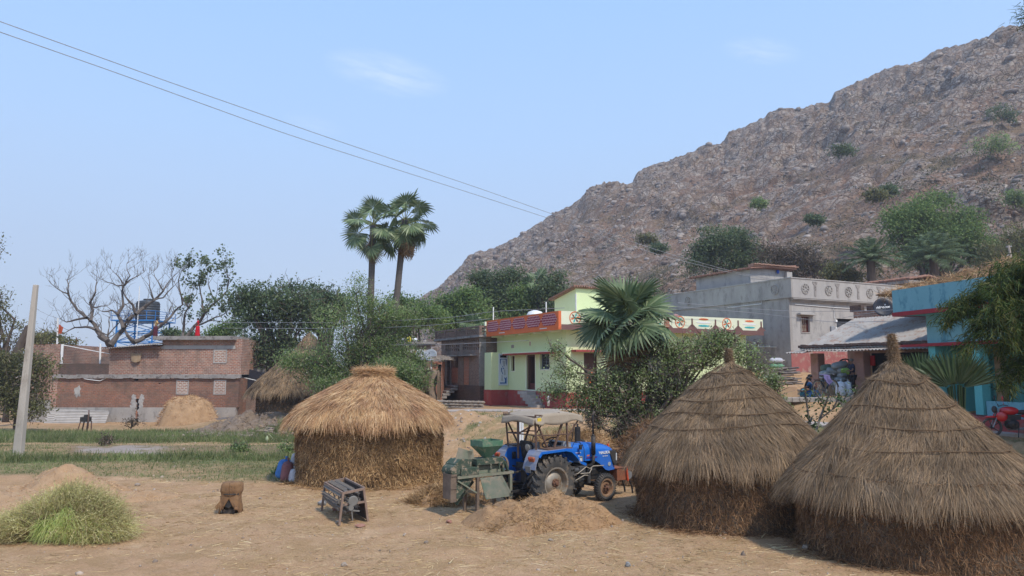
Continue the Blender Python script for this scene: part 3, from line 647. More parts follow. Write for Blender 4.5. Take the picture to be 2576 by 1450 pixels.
p = at(345, 1215, 20.6); heap('chaff_heap', 'flat tail of chaff trailing right of the wide pale heap', 'heap', (p.x, 20.6, -.06), 1.5, .9, .22, CHAFF_L, S_GOLD, 900, .012, (.04, .14), 9, 'chaff and straw heaps', 0, 1.3, .2, .5, .05)
p = at(474, 1040, 55); heap('straw_heap', 'tan straw heap piled against the plinth of the long brick house', 'heap', (p.x, 55.0, -.55), 2.25, 1.9, 2.15, CHAFF_L, S_GOLD, 4500, .03, (.1, .35), 10, 'chaff and straw heaps', 0, 3.2, .1, .5, .12)
p = at(545, 1075, 54); heap('straw_heap', 'low spill of straw beside the heap at the brick house', 'heap', (p.x, 54.2, -.6), 3.4, 1.2, .6, CHAFF_L, S_GOLD, 1500, .03, (.1, .3), 12, 'chaff and straw heaps', 0, 1.2, .1, .5, .06)
# straw strewn on the bank behind the tractor
p = at(1420, 1100, 25.5); heap('straw_heap', 'long brown heap of straw on the bank behind the tractor canopy', 'heap', (p.x, 25.2, .12), 2.9, 1.9, 1.3, CHAFF, S_WALL, 22000, .018, (.15, .5), 14, 'chaff and straw heaps', R(12), 1.5, .25, .8, .15)
p = at(1290, 1110, 24.4); heap('straw_heap', 'left shoulder of straw behind the green hopper', 'heap', (p.x, 24.6, .0), 1.5, 1.3, .95, CHAFF, S_WALL, 9000, .018, (.15, .5), 15, 'chaff and straw heaps', 0, 1.4, .25, .8, .12)
p = at(1640, 1110, 23.5); heap('straw_heap', 'dark matted straw heap behind the tractor nose', 'heap', (p.x, 23.8, .1), 1.7, 1.5, 1.7, DARKH, S_WALLD, 9000, .018, (.15, .45), 16, 'chaff and straw heaps', 0, 1.5, .25, .8, .12)
p = at(680, 1070, 47); heap('compost_heap', 'dark compost slope under the distant straw hut', 'heap', (p.x, 46.0, -.45), 4.6, 3.4, 1.25, DARKH, S_GREY, 2500, .04, (.1, .4), 17, None, 0, 1.3, .3, .5, .3)
# freshly cut green stalks
def stalks():
    c = at(172, 1300, 15.7); t = MB(); Vs = []
    G = leafM('green_stalks', [(.42, .40, .14), (.58, .50, .22), (.32, .32, .11), (.70, .62, .34), (.27, .18, .10), (.60, .55, .26), (.40, .43, .13)], .25, .6, 2)
    G2 = leafM('bright_stalks', [(.40, .50, .12), (.30, .40, .10), (.58, .60, .24), (.50, .54, .18)], .25, .6, 2)
    core = M('stalk_core', (.11, .10, .04), (.16, .12, .06), 5, .95, .8, 30)
    for (x, y, z, rx, ry, rz) in ((-.1, .2, .3, 1.0, .62, .45), (.75, .1, .18, .65, .5, .3), (-.85, 0, .15, .55, .45, .25), (.25, .3, .55, .55, .45, .35)): t.blob((x, y, z), (rx, ry, rz), 12, .25, 3)
    t.m = 1
    bunch = [(-.1, -.1, .5, 90, 55), (.35, .15, .75, 60, 40), (.6, 0, .5, 20, 30), (.9, -.1, .3, -5, 20), (-.5, 0, .45, 140, 40), (-.9, -.05, .25, 175, 18), (0, .3, .8, 80, 60), (.2, .1, .6, 35, 45), (-.3, .2, .6, 115, 50), (-1.0, -.15, .18, 195, 12), (.7, .2, .55, 45, 30), (1.05, -.05, .2, -15, 10), (.5, -.25, .3, -20, 25), (-.65, -.2, .3, 160, 25)]
    for bx_, by, bz, az, el in bunch:
        n = 1500; C = np.array([bx_, by, bz]) * np.array([.98, .9, .85]) + NR.normal(size=(n, 3)) * np.array([.17, .15, .08])
        a = R(az) + NR.normal(0, .9, n); e = R(el) + NR.normal(0, .5, n); D = np.stack([np.cos(a) * np.cos(e), np.sin(a) * np.cos(e) * .8 - .12, np.sin(e)], -1)
        Ln = NR.uniform(.25, .75, n); bend = np.array([0, 0, -1]) * (Ln * NR.uniform(.15, .55, n))[:, None]
        V, F = strips(C, D, Ln, .011, bend, 3); t.np(V, F)
        k = n * 3; i_ = NR.integers(0, n, k); tt_ = NR.uniform(.6, 1.0, k); Q = C[i_] + D[i_] * (Ln[i_] * tt_)[:, None] / 1.0 + bend[i_] * (tt_ ** 2)[:, None]
        V, F = leaves(Q, .045, 0, .3); t.np(V, F)
    t.m = 2
    for (fx, fz, a0, sp_) in ((.1, .3, 300, 16), (.35, .26, 315, 18), (.5, .26, 340, 20), (-.15, .24, 285, 14), (.2, .45, 305, 14), (.7, .2, 355, 14)):
        n = 300; a = R(a0) + NR.normal(0, R(sp_), n); D = np.stack([np.cos(a), np.sin(a), NR.uniform(-.5, .35, n)], -1)
        P_ = np.array([fx, -.22, fz + .1]) + NR.normal(size=(n, 3)) * .09; V, F = strips(P_, D, NR.uniform(.3, .7, n), .011, np.array([0, 0, -.2]), 3); t.np(V, F)
    V_ = [a for a in t.arr]
    t.arr = [(np.stack([v[:, 0], v[:, 1], np.maximum(v[:, 2], .012 + .02 * np.abs(np.sin(v[:, 0] * 37)))], -1), f, m_) for v, f, m_ in V_]
    o = t.build('stalk_pile', [core, G, G2]); o.location = (c.x - .12, 15.7, 0); o.scale = (.9, .9, .92); tag(o, 'sprawling pile of freshly cut yellow green stalks on the bare yard', 'crop pile')
stalks()
# ---------------------------------------------------------------- litter, field blades
def litter():
    n = 70000; x = NR.uniform(-14, 10, n); y = 9 + 17 * NR.random(n) ** 1.3; g_, d_, s_ = zone(x, y)
    k = NR.uniform(.25, 1.7, n) < s_; x, y = x[k], y[k]; n = len(x); P = np.stack([x, y, ground_fn(x, y) + .008], -1)
    V, F = strips(P, NR.normal(size=(n, 3)) * np.array([1, 1, .06]), NR.uniform(.05, .3, n), NR.uniform(.006, .014, n), None, 1); b = MB(); b.np(V, F)
    tag(b.build('straw_litter', leafM('litter_straw', [(.42, .29, .14), (.60, .45, .25), (.30, .20, .10), (.66, .52, .31)], 0, .8)), kind='stuff')
    n = 5200; x = NR.uniform(-16, 11, n); y = 9 + 30 * NR.random(n) ** 1.5; P = np.stack([x, y, ground_fn(x, y)], -1); S_ = (.008 + .012 * NR.pareto(3, n).clip(0, 4))[:, None] * NR.uniform(.6, 1.4, (n, 3))
    V, F = rock_block(P, S_, NR.uniform(0, 99, n), 3); b = MB(); b.np(V, F); tag(b.build('gravel', leafM('gravel_stone', [(.30, .23, .17), (.45, .36, .28), (.22, .17, .13), (.36, .26, .19)], 0, .95)), kind='stuff')
litter()
def field():
    n = 150000; x = NR.uniform(-34, -1.5, n); y = NR.uniform(22.5, 46, n); g_, d_, s_ = zone(x, y); px = x / y * FPX + 1288
    k = (NR.random(n) < g_ * 1.1) & (px > -60); x, y, g_ = x[k], y[k], g_[k]; n = len(x); P = np.stack([x, y, ground_fn(x, y)], -1)
    tall = sstep(37.5, 38.6, y) * .24 + .07 + .25 * np.exp(-((y - 30.3 - .05 * x) / .7) ** 2)
    V, F = strips(P, NR.normal(size=(n, 3)) * np.array([.35, .35, .1]) + np.array([0, 0, 1]), tall * NR.uniform(.5, 1.3, n), .02 + tall * .05, NR.normal(size=(n, 3)) * .03, 2)
    b = MB(); b.np(V, F); tag(b.build('field_grass', leafM('grass_blade', [(.11, .15, .045), (.18, .22, .08), (.26, .26, .12), (.14, .19, .065), (.33, .29, .16)], .3, .7, .35)), kind='stuff')
    n = 30000; x = NR.uniform(-9, 20, n); y = NR.uniform(24, 38, n); g_, d_, s_ = zone(x, y); k = (NR.random(n) < g_) & (x > -7); x, y = x[k], y[k]; n = len(x); P = np.stack([x, y, ground_fn(x, y)], -1)
    V, F = strips(P, NR.normal(size=(n, 3)) * np.array([.6, .6, .1]) + np.array([0, 0, 1]), NR.uniform(.05, .22, n), .022, None, 1); b = MB(); b.np(V, F)
    tag(b.build('bank_grass', leafM('grass_blade', [])), kind='stuff')
field()
# ---------------------------------------------------------------- buildings
class Fr:
    """a building's own frame: x along its right face, y along its left face (away), outward = negative"""
    def __init__(s, name, x, y, z, rz, label, cat, group=None):
        s.o = empty(name, (x, y, z), rz, label, cat, group); s.M = Matrix.Translation((x, y, z)) @ Matrix.Rotation(rz, 4, 'Z'); s.I = s.M.inverted()
    def hit(s, px, py, pl, c):
        o = s.I @ Vector((0, 0, CAMH)); d = s.I.to_3x3() @ ray(px, py); k = 0 if pl == 'x' else 1
        p = o + d * ((c - o[k]) / d[k]); return (p.y if pl == 'x' else p.x), p.z
    def rect(s, pl, c, x0, x1, y0, y1):
        xm, ym = (x0 + x1) / 2, (y0 + y1) / 2
        a, b = s.hit(x0, ym, pl, c)[0], s.hit(x1, ym, pl, c)[0]; z1, z0 = s.hit(xm, y0, pl, c)[1], s.hit(xm, y1, pl, c)[1]
        return min(a, b), max(a, b), z0, z1
    def pb(s, mb, pl, c, r, out=.03, inn=.0):
        a, b, z0, z1 = r
        if pl == 'x': return mb.bx(c - out, c + inn, a, b, z0, z1)
        return mb.bx(a, b, c - out, c + inn, z0, z1)
    def px(s, mb, pl, c, x0, x1, y0, y1, out=.03, inn=0.): return s.pb(mb, pl, c, s.rect(pl, c, x0, x1, y0, y1), out, inn)
def wall_holes(mb, pl, c, a, b, z0, z1, holes, th=.22):
    """wall slab in plane c (outer face) with rectangular openings [(a,b,z0,z1)]"""
    ts_ = sorted({a, b, *[h[0] for h in holes], *[h[1] for h in holes]}); zs = sorted({z0, z1, *[h[2] for h in holes], *[h[3] for h in holes]})
    ts_ = [t for t in ts_ if a <= t <= b]; zs = [z for z in zs if z0 <= z <= z1]
    for t0, t1 in zip(ts_, ts_[1:]):
        run = None
        for q0, q1 in zip(zs, zs[1:]):
            tm, zm = (t0 + t1) / 2, (q0 + q1) / 2; hole = any(h[0] < tm < h[1] and h[2] < zm < h[3] for h in holes)
            if not hole: run = (run[0], q1) if run else (q0, q1)
            if (hole or q1 == zs[-1]) and run:
                if pl == 'x': mb.bx(c, c + th, t0, t1, *run)
                else: mb.bx(t0, t1, c, c + th, *run)
                run = None
ROT = R(27)
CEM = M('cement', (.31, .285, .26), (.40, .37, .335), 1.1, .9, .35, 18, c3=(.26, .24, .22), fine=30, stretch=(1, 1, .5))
CEMD = M('cement_old', (.24, .22, .205), (.34, .31, .285), 1.6, .95, .5, 22, c3=(.15, .13, .12))
LIME = M('lime_paint', (.66, .74, .42), (.61, .69, .38), .8, .75, .12, 22, fine=14, stretch=(1, 1, .4))
REDP = M('red_oxide', (.37, .07, .06), (.29, .055, .05), 1.2, .75, .15, 20, c3=(.30, .13, .10))
ORNG = M('orange_paint', (.72, .17, .06), (.62, .15, .05), 1.5, .7, .1)
BROWNP = M('brown_paint', (.19, .10, .085), (.15, .08, .07), 1.5, .7, .1)
CREAM = M('cream_paint', (.76, .78, .58), (.70, .72, .52), 1.2, .75, .12, 20)
WHITEP = M('white_paint', (.78, .78, .76), (.7, .7, .68), 2, .6)
TEALP = M('teal_strokes', (.06, .45, .45), None, 3, .6)
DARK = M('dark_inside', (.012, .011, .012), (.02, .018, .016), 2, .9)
WOODD = M('dark_wood', (.075, .04, .03), (.11, .06, .04), 4, .6, .2, 40, stretch=(1, 1, .15))
TILE = M('roof_tile', (.30, .15, .10), (.22, .13, .10), 5, .9, .5, 25, c3=(.12, .09, .08))
STEEL = M('painted_steel', (.20, .22, .25), (.15, .16, .18), 4, .5, 0, metal=.3)
TIN = M('corrugated_tin', (.36, .335, .30), (.28, .26, .235), 1.4, .8, .1, 30, metal=.0, c3=(.27, .19, .15))
BR_RED = brickM('brick_red', (.46, .20, .125), (.28, .12, .085), (.50, .42, .35), .3, .125, .02, stain=(.17, .125, .10), wash=(.42, .33, .27))
BR_BRN = brickM('brick_brown', (.30, .18, .135), (.20, .12, .095), (.36, .30, .25), stain=(.13, .105, .09), wash=(.33, .28, .24))
BR_LOW = brickM('brick_soot_brown', (.36, .155, .095), (.25, .115, .08), (.27, .20, .155), .3, .125, .018, stain=(.11, .085, .07), wash=(.30, .21, .15))
BR_OR = brickM('brick_orange', (.42, .16, .09), (.35, .13, .08), (.38, .30, .25))
BR_WH = brickM('brick_white_joints', (.38, .17, .12), (.32, .145, .105), (.48, .43, .37), .32, .13, .04)
BR_DK = brickM('brick_dark', (.16, .085, .065), (.12, .07, .055), (.20, .16, .135), stain=(.08, .065, .055))
PURP = brickM('painted_bricks', (.30, .03, .06), (.25, .025, .05), (.70, .45, .45), .16, .125, .018)
def sheet_corr(mb, x0, x1, y0, y1, z0, z1, pitch=.11, amp=.022, th=.01):
    """corrugated sheet: ridges run along y, from z0 (at y0) to z1 (at y1)"""
    n = max(4, int((x1 - x0) / pitch * 4)); vs = []; fs = []
    for i in range(n + 1):
        x = x0 + (x1 - x0) * i / n; dz = amp * math.sin(2 * PI * i / 4)
        for (y, z) in ((y0, z0), (y1, z1)): vs += [(x, y, z + dz), (x, y, z + dz - th)]
    for i in range(n):
        a = i * 4; b = a + 4; fs += [(a, b, b + 2, a + 2), (a + 1, a + 3, b + 3, b + 1), (a, a + 1, b + 1, b), (a + 2, b + 2, b + 3, a + 3)]
    return mb.add(vs, fs)
# ---- lime green house
G = Fr('green_house', 2.35, 37.3, 1.36, ROT, 'lime green flat roofed house with a red plinth and orange brick patterned parapet', 'house', 'village houses')
wx, wy = .8, .6; g_ = G.o
y_end = G.hit(1250, 950, 'x', wx)[0]; zp = G.hit(1423, 988, 'x', wx)[1]; zs = G.hit(1423, 826, 'x', 0)[1]; zt = G.hit(1406, 782, 'x', 0)[1]
door = G.rect('x', wx, 1325, 1347, 893, 986); win = G.rect('x', wx, 1359, 1382.5, 890, 929.6); slit = G.rect('x', wx, 1286.6, 1295, 896, 933.6)
door = (door[0], door[1], zp, door[3])
b = MB(); wall_holes(b, 'x', wx, wy, y_end, zp, zs + .02, [door, win, slit])
rdoor = G.rect('y', wy, 1469, 1503, 888, 960); rdoor = (rdoor[0], rdoor[1], zp, rdoor[3]); rwin = G.rect('y', wy, 1640, 1672, 895, 935)
wall_holes(b, 'y', wy, wx + .22, 13.2, zp, zs + .02, [rdoor, rwin]); b.bx(12.98, 13.2, wy + .22, y_end, zp, zs + .02); b.bx(wx + .22, 12.98, y_end - .2, y_end, zp, zs + .02)
b.bx(3.2, 3.4, 1.2, y_end - .4, zp, zs + .02)          # inner partition seen through the door
b.build('wall', LIME, g_)
b = MB(); b.bx(wx - .06, 13.26, wy - .06, y_end + .05, -.5, zp); b.build('plinth', REDP, g_)
b = MB(); b.bx(wx + .22, 12.9, wy + .22, y_end - .25, zs - .02, zs + .0); b.bx(0.05, 13.95, .05, 9.3, zs, zs + .12); b.build('roof', CREAM, g_)
for k in range(5):
    b = MB(); yy = 1.0 + k * 1.75; b.bx(.12, wx, yy, yy + .14, zs - .11, zs - .003); b.build('roof_beam', CREAM, g_)
# parapets
Lp = 8.6; b = MB(); b.bx(0, .16, 0, Lp, zs - .03, zt); b.build('orange_parapet', ORNG, g_)
for k in range(5):
    y0 = .16 + k * 1.68; y1 = y0 + 1.6; z0, z1 = zs + .22, zt - .1; c_ = .25
    b = MB(); b.prism([(y0 + c_, z0), (y1 - c_, z0), (y1, z0 + c_), (y1, z1 - c_), (y1 - c_, z1), (y0 + c_, z1), (y0, z1 - c_), (y0, z0 + c_)], 'X', -.02, .0)
    b.build('brick_pattern_panel', PURP, g_)
for y0 in (1.2, 6.1): b = MB(); b.bx(-.012, 0, y0, y0 + .75, zs + .08, zs + .12); b.build('white_mark', WHITEP, g_)
b = MB(); b.bx(.16, 14, 0, .15, zs + .0, zt + .0); b.bx(13.84, 14, .15, 9.3, zs, zt); b.bx(.16, 13.84, 9.15, 9.3, zs, zt); b.build('cream_parapet', CREAM, g_)
b = MB(); b.bx(.17, 14.02, -.03, 0, zs - .03, zs + .24)
posts = [G.hit(2150 * .6314 + x * .3049, 850, 'y', 0)[0] for x in (1260, 1453, 1640, 1830)]; step_ = posts[1] - posts[0]
pc = [posts[0] - step_ * k for k in range(7, -1, -1)] + posts[1:]
for x in pc:
    if x > .3: b.prism([(x - .35, zs + .24), (x + .35, zs + .24), (x + .05, zs + .48), (x - .05, zs + .48)], 'Y', -.028, .0)
b.build('parapet_band', BROWNP, g_)
for x in pc:
    if x > .3: b = MB(); b.bx(x - .035, x + .035, -.045, 0, zs + .4, zt - .12); b.build('parapet_post', BROWNP, g_)
zc = (zs + zt) / 2 + .12
for i, (xa, xb) in enumerate(zip(pc, pc[1:])):
    xm = (xa + xb) / 2
    if xm < .7: continue
    if i % 2 == (len(pc) - 1) % 2:
        wh = MB(); wh.lathe([(.30, 0), (.34, 0), (.34, -.02), (.30, -.02)], (xm, 0, zc), 'Y', 28, closed=True); w_ = wh.build('wheel_motif', ORNG, g_)
        for k in range(6):
            a = PI / 3 * k + .2; q = MB(); q.prism([(xm, zc), (xm + .17 * math.cos(a - .3), zc + .17 * math.sin(a - .3)), (xm + .28 * math.cos(a), zc + .28 * math.sin(a)), (xm + .17 * math.cos(a + .3), zc + .17 * math.sin(a + .3))], 'Y', -.012, 0)
            q.build('petal', (ORNG, TEALP, BROWNP)[k % 3], w_)
    else:
        for dz, m_, w0 in ((.2, ORNG, .36), (.02, WHITEP, .55), (-.17, TEALP, .42)):
            q = MB(); zz = zc + dz; n = 10; top = [(xm - w0 + 2 * w0 * t / n, zz + .055 * math.sin(PI * t / n) ** .5 + (.01 if t % 2 else 0)) for t in range(n + 1)]; bot = [(xm + w0 - 2 * w0 * t / n, zz - .05 * math.sin(PI * t / n) ** .5) for t in range(1, n)]
            q.prism(top + bot, 'Y', -.012, 0); q.build('colour_stroke', m_, g_)
xt = G.hit(2150 * .6314 + 1045 * .3049, 820, 'y', 0)[0]; b = MB(); b.bx(xt - .14, xt + .14, -.1, .17, zs + .26, zt + .06); b.build('brick_post', BR_OR, g_)
b = MB(); b.blob((xt + .75, .05, zt - .08), (.26, .1, .2), 8, .2, 4); b.build('hung_cloth', M('pink_cloth', (.40, .24, .22), None, 4, .9), g_)
# awnings, openings
ya, yb = G.hit(1389, 885, 'x', .3)[0], G.hit(1264, 890, 'x', .3)[0]; za = G.hit(1389, 884, 'x', .3)[1]
b = MB(); b.bx(.3, wx, ya, yb, za - .1, za - .012); b.build('awning', REDP, g_); b = MB(); b.bx(.28, wx, ya - .02, yb + .02, za - .012, za + .03); b.build('awning_edge', CREAM, g_)
xa, xb = G.hit(1466, 880, 'y', .1)[0], G.hit(1512, 880, 'y', .1)[0]; b = MB(); b.bx(xa - .4, xb + .6, .1, wy, rdoor[3] + .04, rdoor[3] + .14); b.build('awning', REDP, g_)
def frame(mb, pl, c, r, w=.07, out=.03, inn=.05):
    a, b_, z0, z1 = r
    for q in ((a - w, a, z0 - w, z1 + w), (b_, b_ + w, z0 - w, z1 + w), (a, b_, z1, z1 + w), (a, b_, z0 - w, z0)):
        if pl == 'x': mb.bx(c - out, c + inn, *q)
        else: mb.bx(q[0], q[1], c - out, c + inn, q[2], q[3])
def opening(fr, name, pl, c, r, fm, gm, bars=0, mid=0, inset=.14, w=.05, border=None):
    if border:
        b = MB(); frame(b, pl, c, r, .06, .02, .01); b.build('window_border', border, fr.o)
    a, b_, z0, z1 = r; f = MB(); frame(f, pl, c + inset - .05, (a + w, b_ - w, z0 + w, z1 - w), w - .002, 0, .05); o = f.build(name, fm, fr.o)
    q = MB()
    if pl == 'x': q.bx(c + inset + .02, c + inset + .04, a, b_, z0, z1)
    else: q.bx(a, b_, c + inset + .02, c + inset + .04, z0, z1)
    q.build('pane', gm, o)
    if bars or mid:
        q = MB()
        for k in range(1, bars + 1):
            z = z0 + (z1 - z0) * k / (bars + 1)
            if pl == 'x': q.bx(c + inset - .03, c + inset - .012, a, b_, z, z + .015)
            else: q.bx(a, b_, c + inset - .03, c + inset - .012, z, z + .015)
        for k in range(1, mid + 1):
            t = a + (b_ - a) * k / (mid + 1)
            if pl == 'x': q.bx(c + inset - .045, c + inset - .02, t - .018, t + .018, z0, z1)
            else: q.bx(t - .018, t + .018, c + inset - .045, c + inset - .02, z0, z1)
        q.build('window_bars', fm, o)
    return o
GLASSD = M('dark_glass', (.03, .035, .045), (.02, .022, .03), 2, .25, spec=.5)
opening(G, 'window', 'x', wx, win, STEEL, GLASSD, 9, 1, border=CREAM); opening(G, 'window', 'x', wx, slit, WOODD, GLASSD, 7, 0, border=CREAM)
opening(G, 'window', 'y', wy, rwin, STEEL, GLASSD, 7, 1, border=CREAM)
b = MB(); frame(b, 'x', wx, (door[0], door[1], door[2] + .07, door[3]), .07, .03, .0); b.build('door_border', CREAM, g_)
# half open dark wooden door with frame
b = MB(); a_, b2_, z0_, z1_ = door; b.bx(wx + .04, wx + .14, a_, a_ + .12, z0_, z1_); b.bx(wx + .04, wx + .14, b2_ - .18, b2_, z0_, z1_); b.bx(wx + .04, wx + .14, a_ + .12, b2_ - .18, z1_ - .1, z1_); dr = b.build('door', WOODD, g_, bev=.01)
b = MB(); b.box((wx + .42, b2_ - .22, (z0_ + z1_) / 2), (.62, .05, z1_ - z0_ - .12)); b.build('door_leaf', WOODD, dr); b = MB(); b.bx(wx + .1, wx + .14, a_ + .12, b2_ - .18, z0_, z0_ + .42); b.build('door_panel', M('maroon_wood', (.12, .03, .03), None, 3, .5), dr)
opening(G, 'door', 'y', wy, rdoor, WOODD, WOODD)
q = MB(); xm_ = (rdoor[0] + rdoor[1]) / 2
for k in range(5): q.blob((xm_ + .12 * math.sin(k * 2), wy + .1, rdoor[2] + .5 + .12 * k), (.07, .03, .06), 5, .2, k)
q.build('door_garland', ORNG, g_)
b = MB(); G.px(b, 'x', wx, 1287, 1292.5, 869, 875, .0, .0); r_ = G.rect('x', wx, 1286.5, 1293, 868, 876); b = MB(); G.pb(b, 'x', wx, r_, .012, .0); b.build('vent', M('vent_grey', (.35, .28, .25), None, 3, .8), g_)
r_ = G.rect('x', wx, 1332.5, 1336, 858.5, 871.5); b = MB(); G.pb(b, 'x', wx, r_, .02, .0); b.build('niche', CREAM, g_); r_ = G.rect('x', wx, 1333.3, 1335.2, 860, 870); b = MB(); G.pb(b, 'x', wx, r_, .026, .0); b.build('niche_idol', REDP, g_)
# steps running down along the facade
for k in range(5):
    b = MB(); y1 = door[1] - .05 - .27 * k; y0 = y1 - 1.25 + .05 * k; zt_ = zp - .02 - k * .17; b.bx(wx - .62 + .02 * k, wx - .061, y0 if k else door[0] - .15, y1, zt_ - .17, zt_); b.build('step', CEM, g_, bev=.008)
b = MB(); b.bx(wx - .9, wx - .061, door[0] - 2.3, door[1] - .7, -.3, zp - .9); b.build('step_base', REDP, g_)
yp = G.hit(1380, 1010, 'x', wx - .3)[0]; b = MB(); z_ = G.hit(1380, 1017, 'x', wx - .3)[1]; b.tube([(wx - .3, yp, z_ - .1), (wx - .3, yp, z_ + .3), (wx - .3, yp - .03, z_ + .36), (wx - .3, yp - .14, z_ + .38)], [.07, .07, .075, .085], 10); b.build('drain_pipe', WHITEP, g_, smooth=True)
# washroom block with the blue and white door
yB = G.hit(1279, 930, 'x', wx)[0] + .0; xL = G.hit(1236, 930, 'y', yB)[0]; yE = G.hit(1219, 930, 'x', xL)[0]; zB = G.hit(1240, 887, 'y', yB)[1]
bd = G.rect('y', yB, 1254, 1277, 890, 970)
b = MB(); b.bx(xL, wx - .002, yB, yE, zp, zB); b.build('washroom', LIME, g_); b = MB(); b.bx(xL - .05, wx - .062, yB - .05, yE, -.5, zp); b.build('washroom_plinth', REDP, g_)
b = MB(); frame(b, 'y', yB, (bd[0] + .07, bd[1] - .07, bd[2] + .07, bd[3] - .07), .07, .05, -.002); b.bx(bd[0] + .07, bd[1] - .07, yB - .03, yB - .002, bd[2] + .07, bd[3] - .07)
dd = b.build('washroom_door', M('door_sheet', (.55, .60, .64), (.50, .55, .6), 2, .5), g_)
BLU = M('door_blue', (.02, .10, .30), None, 3, .5); GRYS = M('door_grey', (.38, .42, .45), None, 3, .5)
dw, dh = bd[1] - bd[0] - .14, bd[3] - bd[2] - .14; dx0, dz0 = bd[0] + .07, bd[2] + .07
def sp(u, v): return (dx0 + u * dw, dz0 + v * dh)
for poly in ([(0.03, .02), (.97, .02), (.97, .25), (.82, .2), (.6, .24), (.75, .14), (.72, .06), (.03, .06)], [(.2, .56), (.35, .56), (.3, .45), (.5, .33), (.38, .34), (.2, .45)], [(.03, .86), (.97, .86), (.97, .62), (.85, .7), (.85, .84), (.15, .84), (.13, .7), (.25, .63), (.03, .72)], [(.4, .62), (.62, .54), (.62, .5), (.5, .52), (.35, .6)]):
    q = MB(); q.prism([sp(u, v) for u, v in poly], 'Y', yB - .036, yB - .03); q.build('blue_swirl', BLU, dd)
for poly in ([(.45, .62), (.75, .6), (.72, .8), (.38, .8)], [(.2, .12), (.5, .1), (.42, .3), (.25, .32)], [(.6, .3), (.85, .32), (.75, .5), (.6, .5)]):
    q = MB(); q.prism([sp(u, v) for u, v in poly], 'Y', yB - .034, yB - .03); q.build('grey_swirl', GRYS, dd)
q = MB(); q.bx(dx0 + .02, dx0 + dw - .02, yB - .035, yB - .03, dz0 + dh * .9, dz0 + dh * .98); q.build('door_grille', DARK, dd)
q = MB(); q.bx(dx0, dx0 + dw, yB - .05, yB - .03, dz0 + dh * .555, dz0 + dh * .575); q.build('door_rail', M('door_sheet', ()), dd)
# upper room with a tiled roof
x0, y0 = 3.2, 4.4; y1 = G.hit(1395, 760, 'x', x0)[0]; y0 = G.hit(1449, 760, 'x', x0)[0]; z1 = G.hit(1449, 746, 'x', x0)[1]
b = MB(); b.bx(x0, x0 + 2.7, y0, y1, zs + .12, z1); b.prism([(y0, z1), (y1, z1), (y0, z1 + .45)], 'X', x0, x0 + 2.7); b.build('upper_room', LIME, g_)
b = MB(); b.add([(x0 - .2, y1 + .25, z1 - .02), (x0 + 2.9, y1 + .25, z1 - .02), (x0 + 2.9, y0 - .2, z1 + .5), (x0 - .2, y0 - .2, z1 + .5)], [(0, 1, 2, 3)])
for k in range(20): b.tube([(x0 - .2 + .16 * k, y1 + .3, z1 + .02 + .04 * rnd.random()), (x0 - .2 + .16 * k, y0 - .22, z1 + .55 + .04 * rnd.random())], .07, 5)
b.build('tiled_roof', TILE, g_)
b = MB(); p = G.hit(1346, 790, 'x', 4.5); b.lathe([(.55, 0), (.55, .5), (.45, .68), (.15, .78), (0, .78)], (4.5, p[0], p[1] - .55), 'Z', 20); tag(b.build('water_tank', WHITEP, None), 'small white domed water tank on the green house roof', 'water tank'); o_ = bpy.data.objects['water_tank']; o_.matrix_world = G.M.copy()
for px_, pt, pb_ in ((1241, 773, 800), (1374, 760, 790), (1449, 740, 768)):
    t_, z_ = G.hit(px_, pb_, 'x', .3); z2 = G.hit(px_, pt, 'x', .3)[1]; b = MB(); b.cyl((.3, t_, z_ - .3), (.3, t_, z2), .035, 6); b.build('roof_pipe', WHITEP, g_)
# ---- brick house with lattice parapet
ang = ROT; B2 = Fr('brick_lattice_house', X(1207, 45.), 45., 1.6, ang, 'unplastered brown brick house with lattice brick parapet and a dark doorway', 'house', 'village houses')
def Z4(x, y): return ((1500 + x / 4.265) * .6314, (1300 + y / 4.265) * .6314)
def r4(fr, pl, c, x0, x1, y0, y1): a, b_ = Z4(x0, y0), Z4(x1, y1); return fr.rect(pl, c, a[0], b_[0], a[1], b_[1])
wl = .15; yE2 = B2.hit(*Z4(1100, 600), 'x', wl)[0]; zsl = B2.hit(*Z4(1740, 190), 'x', 0)[1]; ztp = B2.hit(*Z4(1740, -8), 'x', 0)[1]; zfl = B2.hit(*Z4(1740, 1015), 'x', wl)[1]
holes = [r4(B2, 'x', wl, 1197, 1250, 540, 992), r4(B2, 'x', wl, 1335, 1387, 530, 706)]
jal = []
for (xa, xb, y_a, y_b, rows, n) in ((1165, 1415, 312, 434, 2, 7), (1460, 1752, 288, 408, 2, 8), (1170, 1790, 218, 272, 1, 17)):
    for i in range(rows):
        for k in range(n):
            w_ = (xb - xa) / n; hh = (y_b - y_a) / rows; q0 = xa + k * w_ + w_ * .18; jal.append(r4(B2, 'x', wl, q0, q0 + w_ * .6, y_a + i * hh + 8, y_a + (i + 1) * hh - 8))
b = MB(); wall_holes(b, 'x', wl, .2, yE2, zfl, zsl, holes + jal, .24); b.bx(.4, 9, .2, .44, zfl, zsl); b.bx(.4, 9, yE2 - .2, yE2, zfl, zsl); b.build('wall', BR_BRN, B2.o)
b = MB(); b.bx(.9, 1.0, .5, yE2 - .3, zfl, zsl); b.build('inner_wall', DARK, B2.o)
b = MB(); b.bx(wl - .05, 9, .15, yE2 + .05, -.8, zfl); b.build('plinth', BR_DK, B2.o)
b = MB(); b.bx(-.05, 9.2, -.05, yE2 + 1.0, zsl, zsl + .13); b.build('roof_slab', CEMD, B2.o, bev=.02)
y_p = B2.hit(*Z4(1000, 100), 'x', 0)[0]; zb_ = zsl + .13; hh = ztp - zb_
b = MB(); b.bx(0, .12, 0, y_p, ztp - .1, ztp); b.bx(0, .12, 0, y_p, zb_, zb_ + .1); nrow = 4
